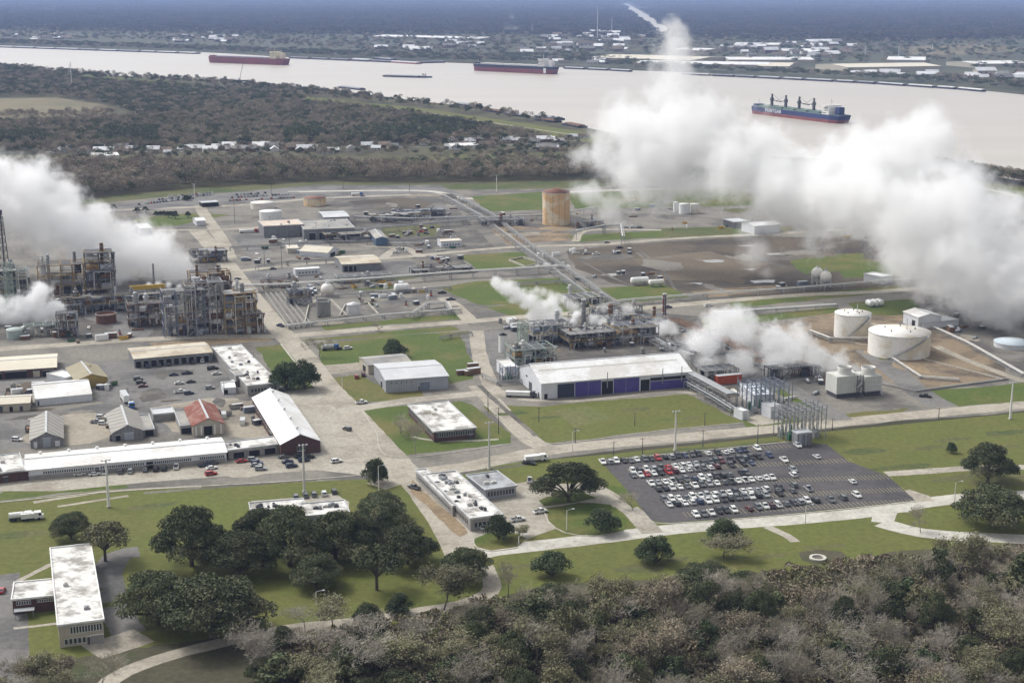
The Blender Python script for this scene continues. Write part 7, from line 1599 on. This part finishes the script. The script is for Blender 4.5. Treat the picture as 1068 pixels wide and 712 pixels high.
steam('sharp white steam jet left of the grey stack', [(592,354,2.6),(593,349,3.6),(595,343,4.8),(598,336,6),(601,329,6.5)], 806, 1.2, soft=.5, nsc=.22, namp=1.2, grow=1.3)
steam('low steam puffs just behind the white warehouse roof', [(590,372,6),(583,366,8),(574,361,6),(622,367,11),(609,369,8),(636,362,10),(648,368,8),(632,370,9)], 775, .30, soft=.7, nsc=.13, namp=2.1, grow=1.3)
steam('steam drifting between the stack and the dark red chimney', [(630,338,9),(642,342,10),(655,346,9),(618,332,8),(668,350,10),(690,350,15),(680,362,12),(700,360,10)], 790, .20, soft=.6, nsc=.11, namp=2.6, grow=1.3)
steam('dense white steam blowing left from the cooling tower cells', [(905,388,6),(892,384,10),(874,378,16),(852,368,20),(828,360,24),(802,353,26),(775,344,25),(750,340,19),(735,355,18),(775,372,20),(812,377,20),(845,384,13)], 705, .12, soft=.42, nsc=.11, namp=2.9, grow=1.3, rate=.4)
steam('thin ragged fringe of steam beyond the cooling tower cloud', [(722,352,16),(712,372,14),(735,378,16),(705,345,10)], 715, .10, soft=.8, nsc=.10, namp=1.9, grow=1.3)
steam('small steam vent drifting over the grass at the left edge', [(39,511,2),(34,509,3),(27,506,4),(19,502,5),(10,496,6)], 565, .8, soft=.7, nsc=.35, namp=1.5, grow=1.3)
steam('low white vapour trail at the bend of the diagonal pipe rack', [(560,291,4),(570,290,5),(581,289,5),(592,290,4)], 990, .4, soft=.7, nsc=.2, namp=1.5, grow=1.3)
steam('low white vapour over the rusty left process unit', [(155,297,4),(165,296,5),(176,297,5),(187,299,5),(199,302,4),(210,306,3)], 890, .4, soft=.7, nsc=.18, namp=1.5, grow=1.3)
steam('far smoke wisp above the opposite town', [(537,30,7),(530,42,9),(534,18,6)], 6500, .01, soft=.9, nsc=.01, namp=1.5, voxel=12)
b = MB(); b.box(-61000,-2100,-1,61000,61000,188)
hz = b.build('haze', bpy.data.materials.new('haze')); tag(hz, 'thin bluish air over the whole plain', 'haze', kind='stuff')
hm = hz.data.materials[0]; hm.use_nodes = True; hn = hm.node_tree.nodes; hn.clear()
ho = hn.new('ShaderNodeOutputMaterial'); hv_ = hn.new('ShaderNodeVolumePrincipled'); hm.node_tree.links.new(hv_.outputs[0], ho.inputs['Volume'])
hv_.inputs['Color'].default_value = (.42,.56,.95,1); hv_.inputs['Density'].default_value = 5.5e-5; hv_.inputs['Anisotropy'].default_value = 0.0
# ---------------------------------------------------------------- prototypes leave the scene, labels get their landmarks
for p in PROTO:
    for ch in list(p.children):
        for g in list(ch.children): bpy.data.objects.remove(g)
        bpy.data.objects.remove(ch)
    bpy.data.objects.remove(p)
LM = [('brick-ended workshop',313,440),('long white block',130,475),('rust-red hall',212,436),('bright white arched store',66,408),('mustard shed',100,383),('cream garage row',15,384),('larger chevron shed',134,440),('smaller chevron shed',50,448),
      ('stained laboratory block',258,385),('tan loading shed',180,368),('dark round tree pair',305,390),('pale grey warehouse',430,390),('brick office',460,440),('stained avenue office',478,520),('grey office extension',515,505),('annex yard',320,528),
      ('white doors warehouse',640,400),('white control house',530,380),('white silo',524,365),('transformer house',790,405),('cooling tower cells',890,400),('broad white tank',937,365),('tall white tank',888,348),('orange-red container',755,400),
      ('red chimney',692,335),('central steam jets',590,345),('rough grey tank',337,325),('silver cone tank',369,325),('avenue crossing',295,347),('rusty frame',245,345),('ochre process unit',70,318),('back office trailer',321,281),('white gabled tent',327,260),
      ('open back shed',377,274),('blue-ended shed',395,246),('squat white tank',282,228),('cream back tank',274,217),('brown mound',405,212),('great ochre tank',580,232),('three small tanks',715,221),('white double hut',800,234),('ball tank pair',856,297),
      ('square basin',548,272),('cream drum tanks',675,298),('equipment yard',400,305),('big car park',780,500),('car park gate road',650,525),('round green island',610,540),('lone island oak',628,550),('annex oaks',340,570),('stone ring',853,581),
      ('right-hand oaks',1035,510),('substation gantry',795,430),('big lawn',650,435),('curved garden path',490,625),('lower left office',80,640),('curved drive',125,620),('left light mast',113,528),('second light mast',317,512),('car park light mast',704,469),
      ('near village left hall',110,162),('near village centre',300,156),('near village right hall',485,152),('left red ship',260,66),('mid-river ship',540,75),('blue cargo ship',835,122),('tugboat',444,81),('crane barge',246,85),('near bank bend',600,133),
      ('far road clearing',670,30),('far cream warehouse',670,61),('far town centre',580,45),('far right warehouse',930,69),('far left village',200,42),('far thin hall',440,39),('far town roofs',820,52),('right river dock',990,172),('left edge mast',75,92),
      ('bottom left corner',60,705),('garden path bend',300,690),('bottom middle clearing',470,690),('wood below car park',740,590),('wood by right drive',950,590),('bottom right corner',1020,690),('bottom wood centre',640,680),('wood right of centre',820,670),('wood left of centre',540,650),
      ('right light mast',1053,437),('far right tank',1056,360),('steam-side store',965,330),('levee trees',440,105),('fallow field',80,112)]
LP = [(n, G(x, y)) for n, x, y in LM]
from collections import defaultdict
bpy.context.view_layer.update()
clus = defaultdict(list)
for o, d in THINGS:
    P = o.location; k = min(range(len(LP)), key=lambda i: (LP[i][1]-Vector((P.x,P.y,0))).length); clus[d, k].append(o)
for (d, k), os_ in clus.items():
    n, Q = LP[k]
    if len(os_) == 1:
        o = os_[0]; v = o.location - Q; r = 'near'
        if abs(v.x) > abs(v.y): r = 'left of' if v.x < 0 else 'right of'
        else: r = 'in front of' if v.y < 0 else 'behind'
        o['label'] = f'{d} {r} the {n}'
    else:
        os_.sort(key=lambda o: PX(o.location)[0])
        for i, o in enumerate(os_): o['label'] = f'{d} near the {n}, {ordw(i+1)} from the left'

for o in COL.objects:
    if 'label' in o and len(str(o['label']).split()) > 16: o['label'] = str(o['label']).replace(' from the left', ' from left')
    if 'label' in o and len(str(o['label']).split()) > 16: o['label'] = str(o['label']).replace(' near the ', ' by ')
    if 'label' in o and len(str(o['label']).split()) > 16: o['label'] = str(o['label']).replace(', place ', ', ').replace(' the rear ', ' rear ')
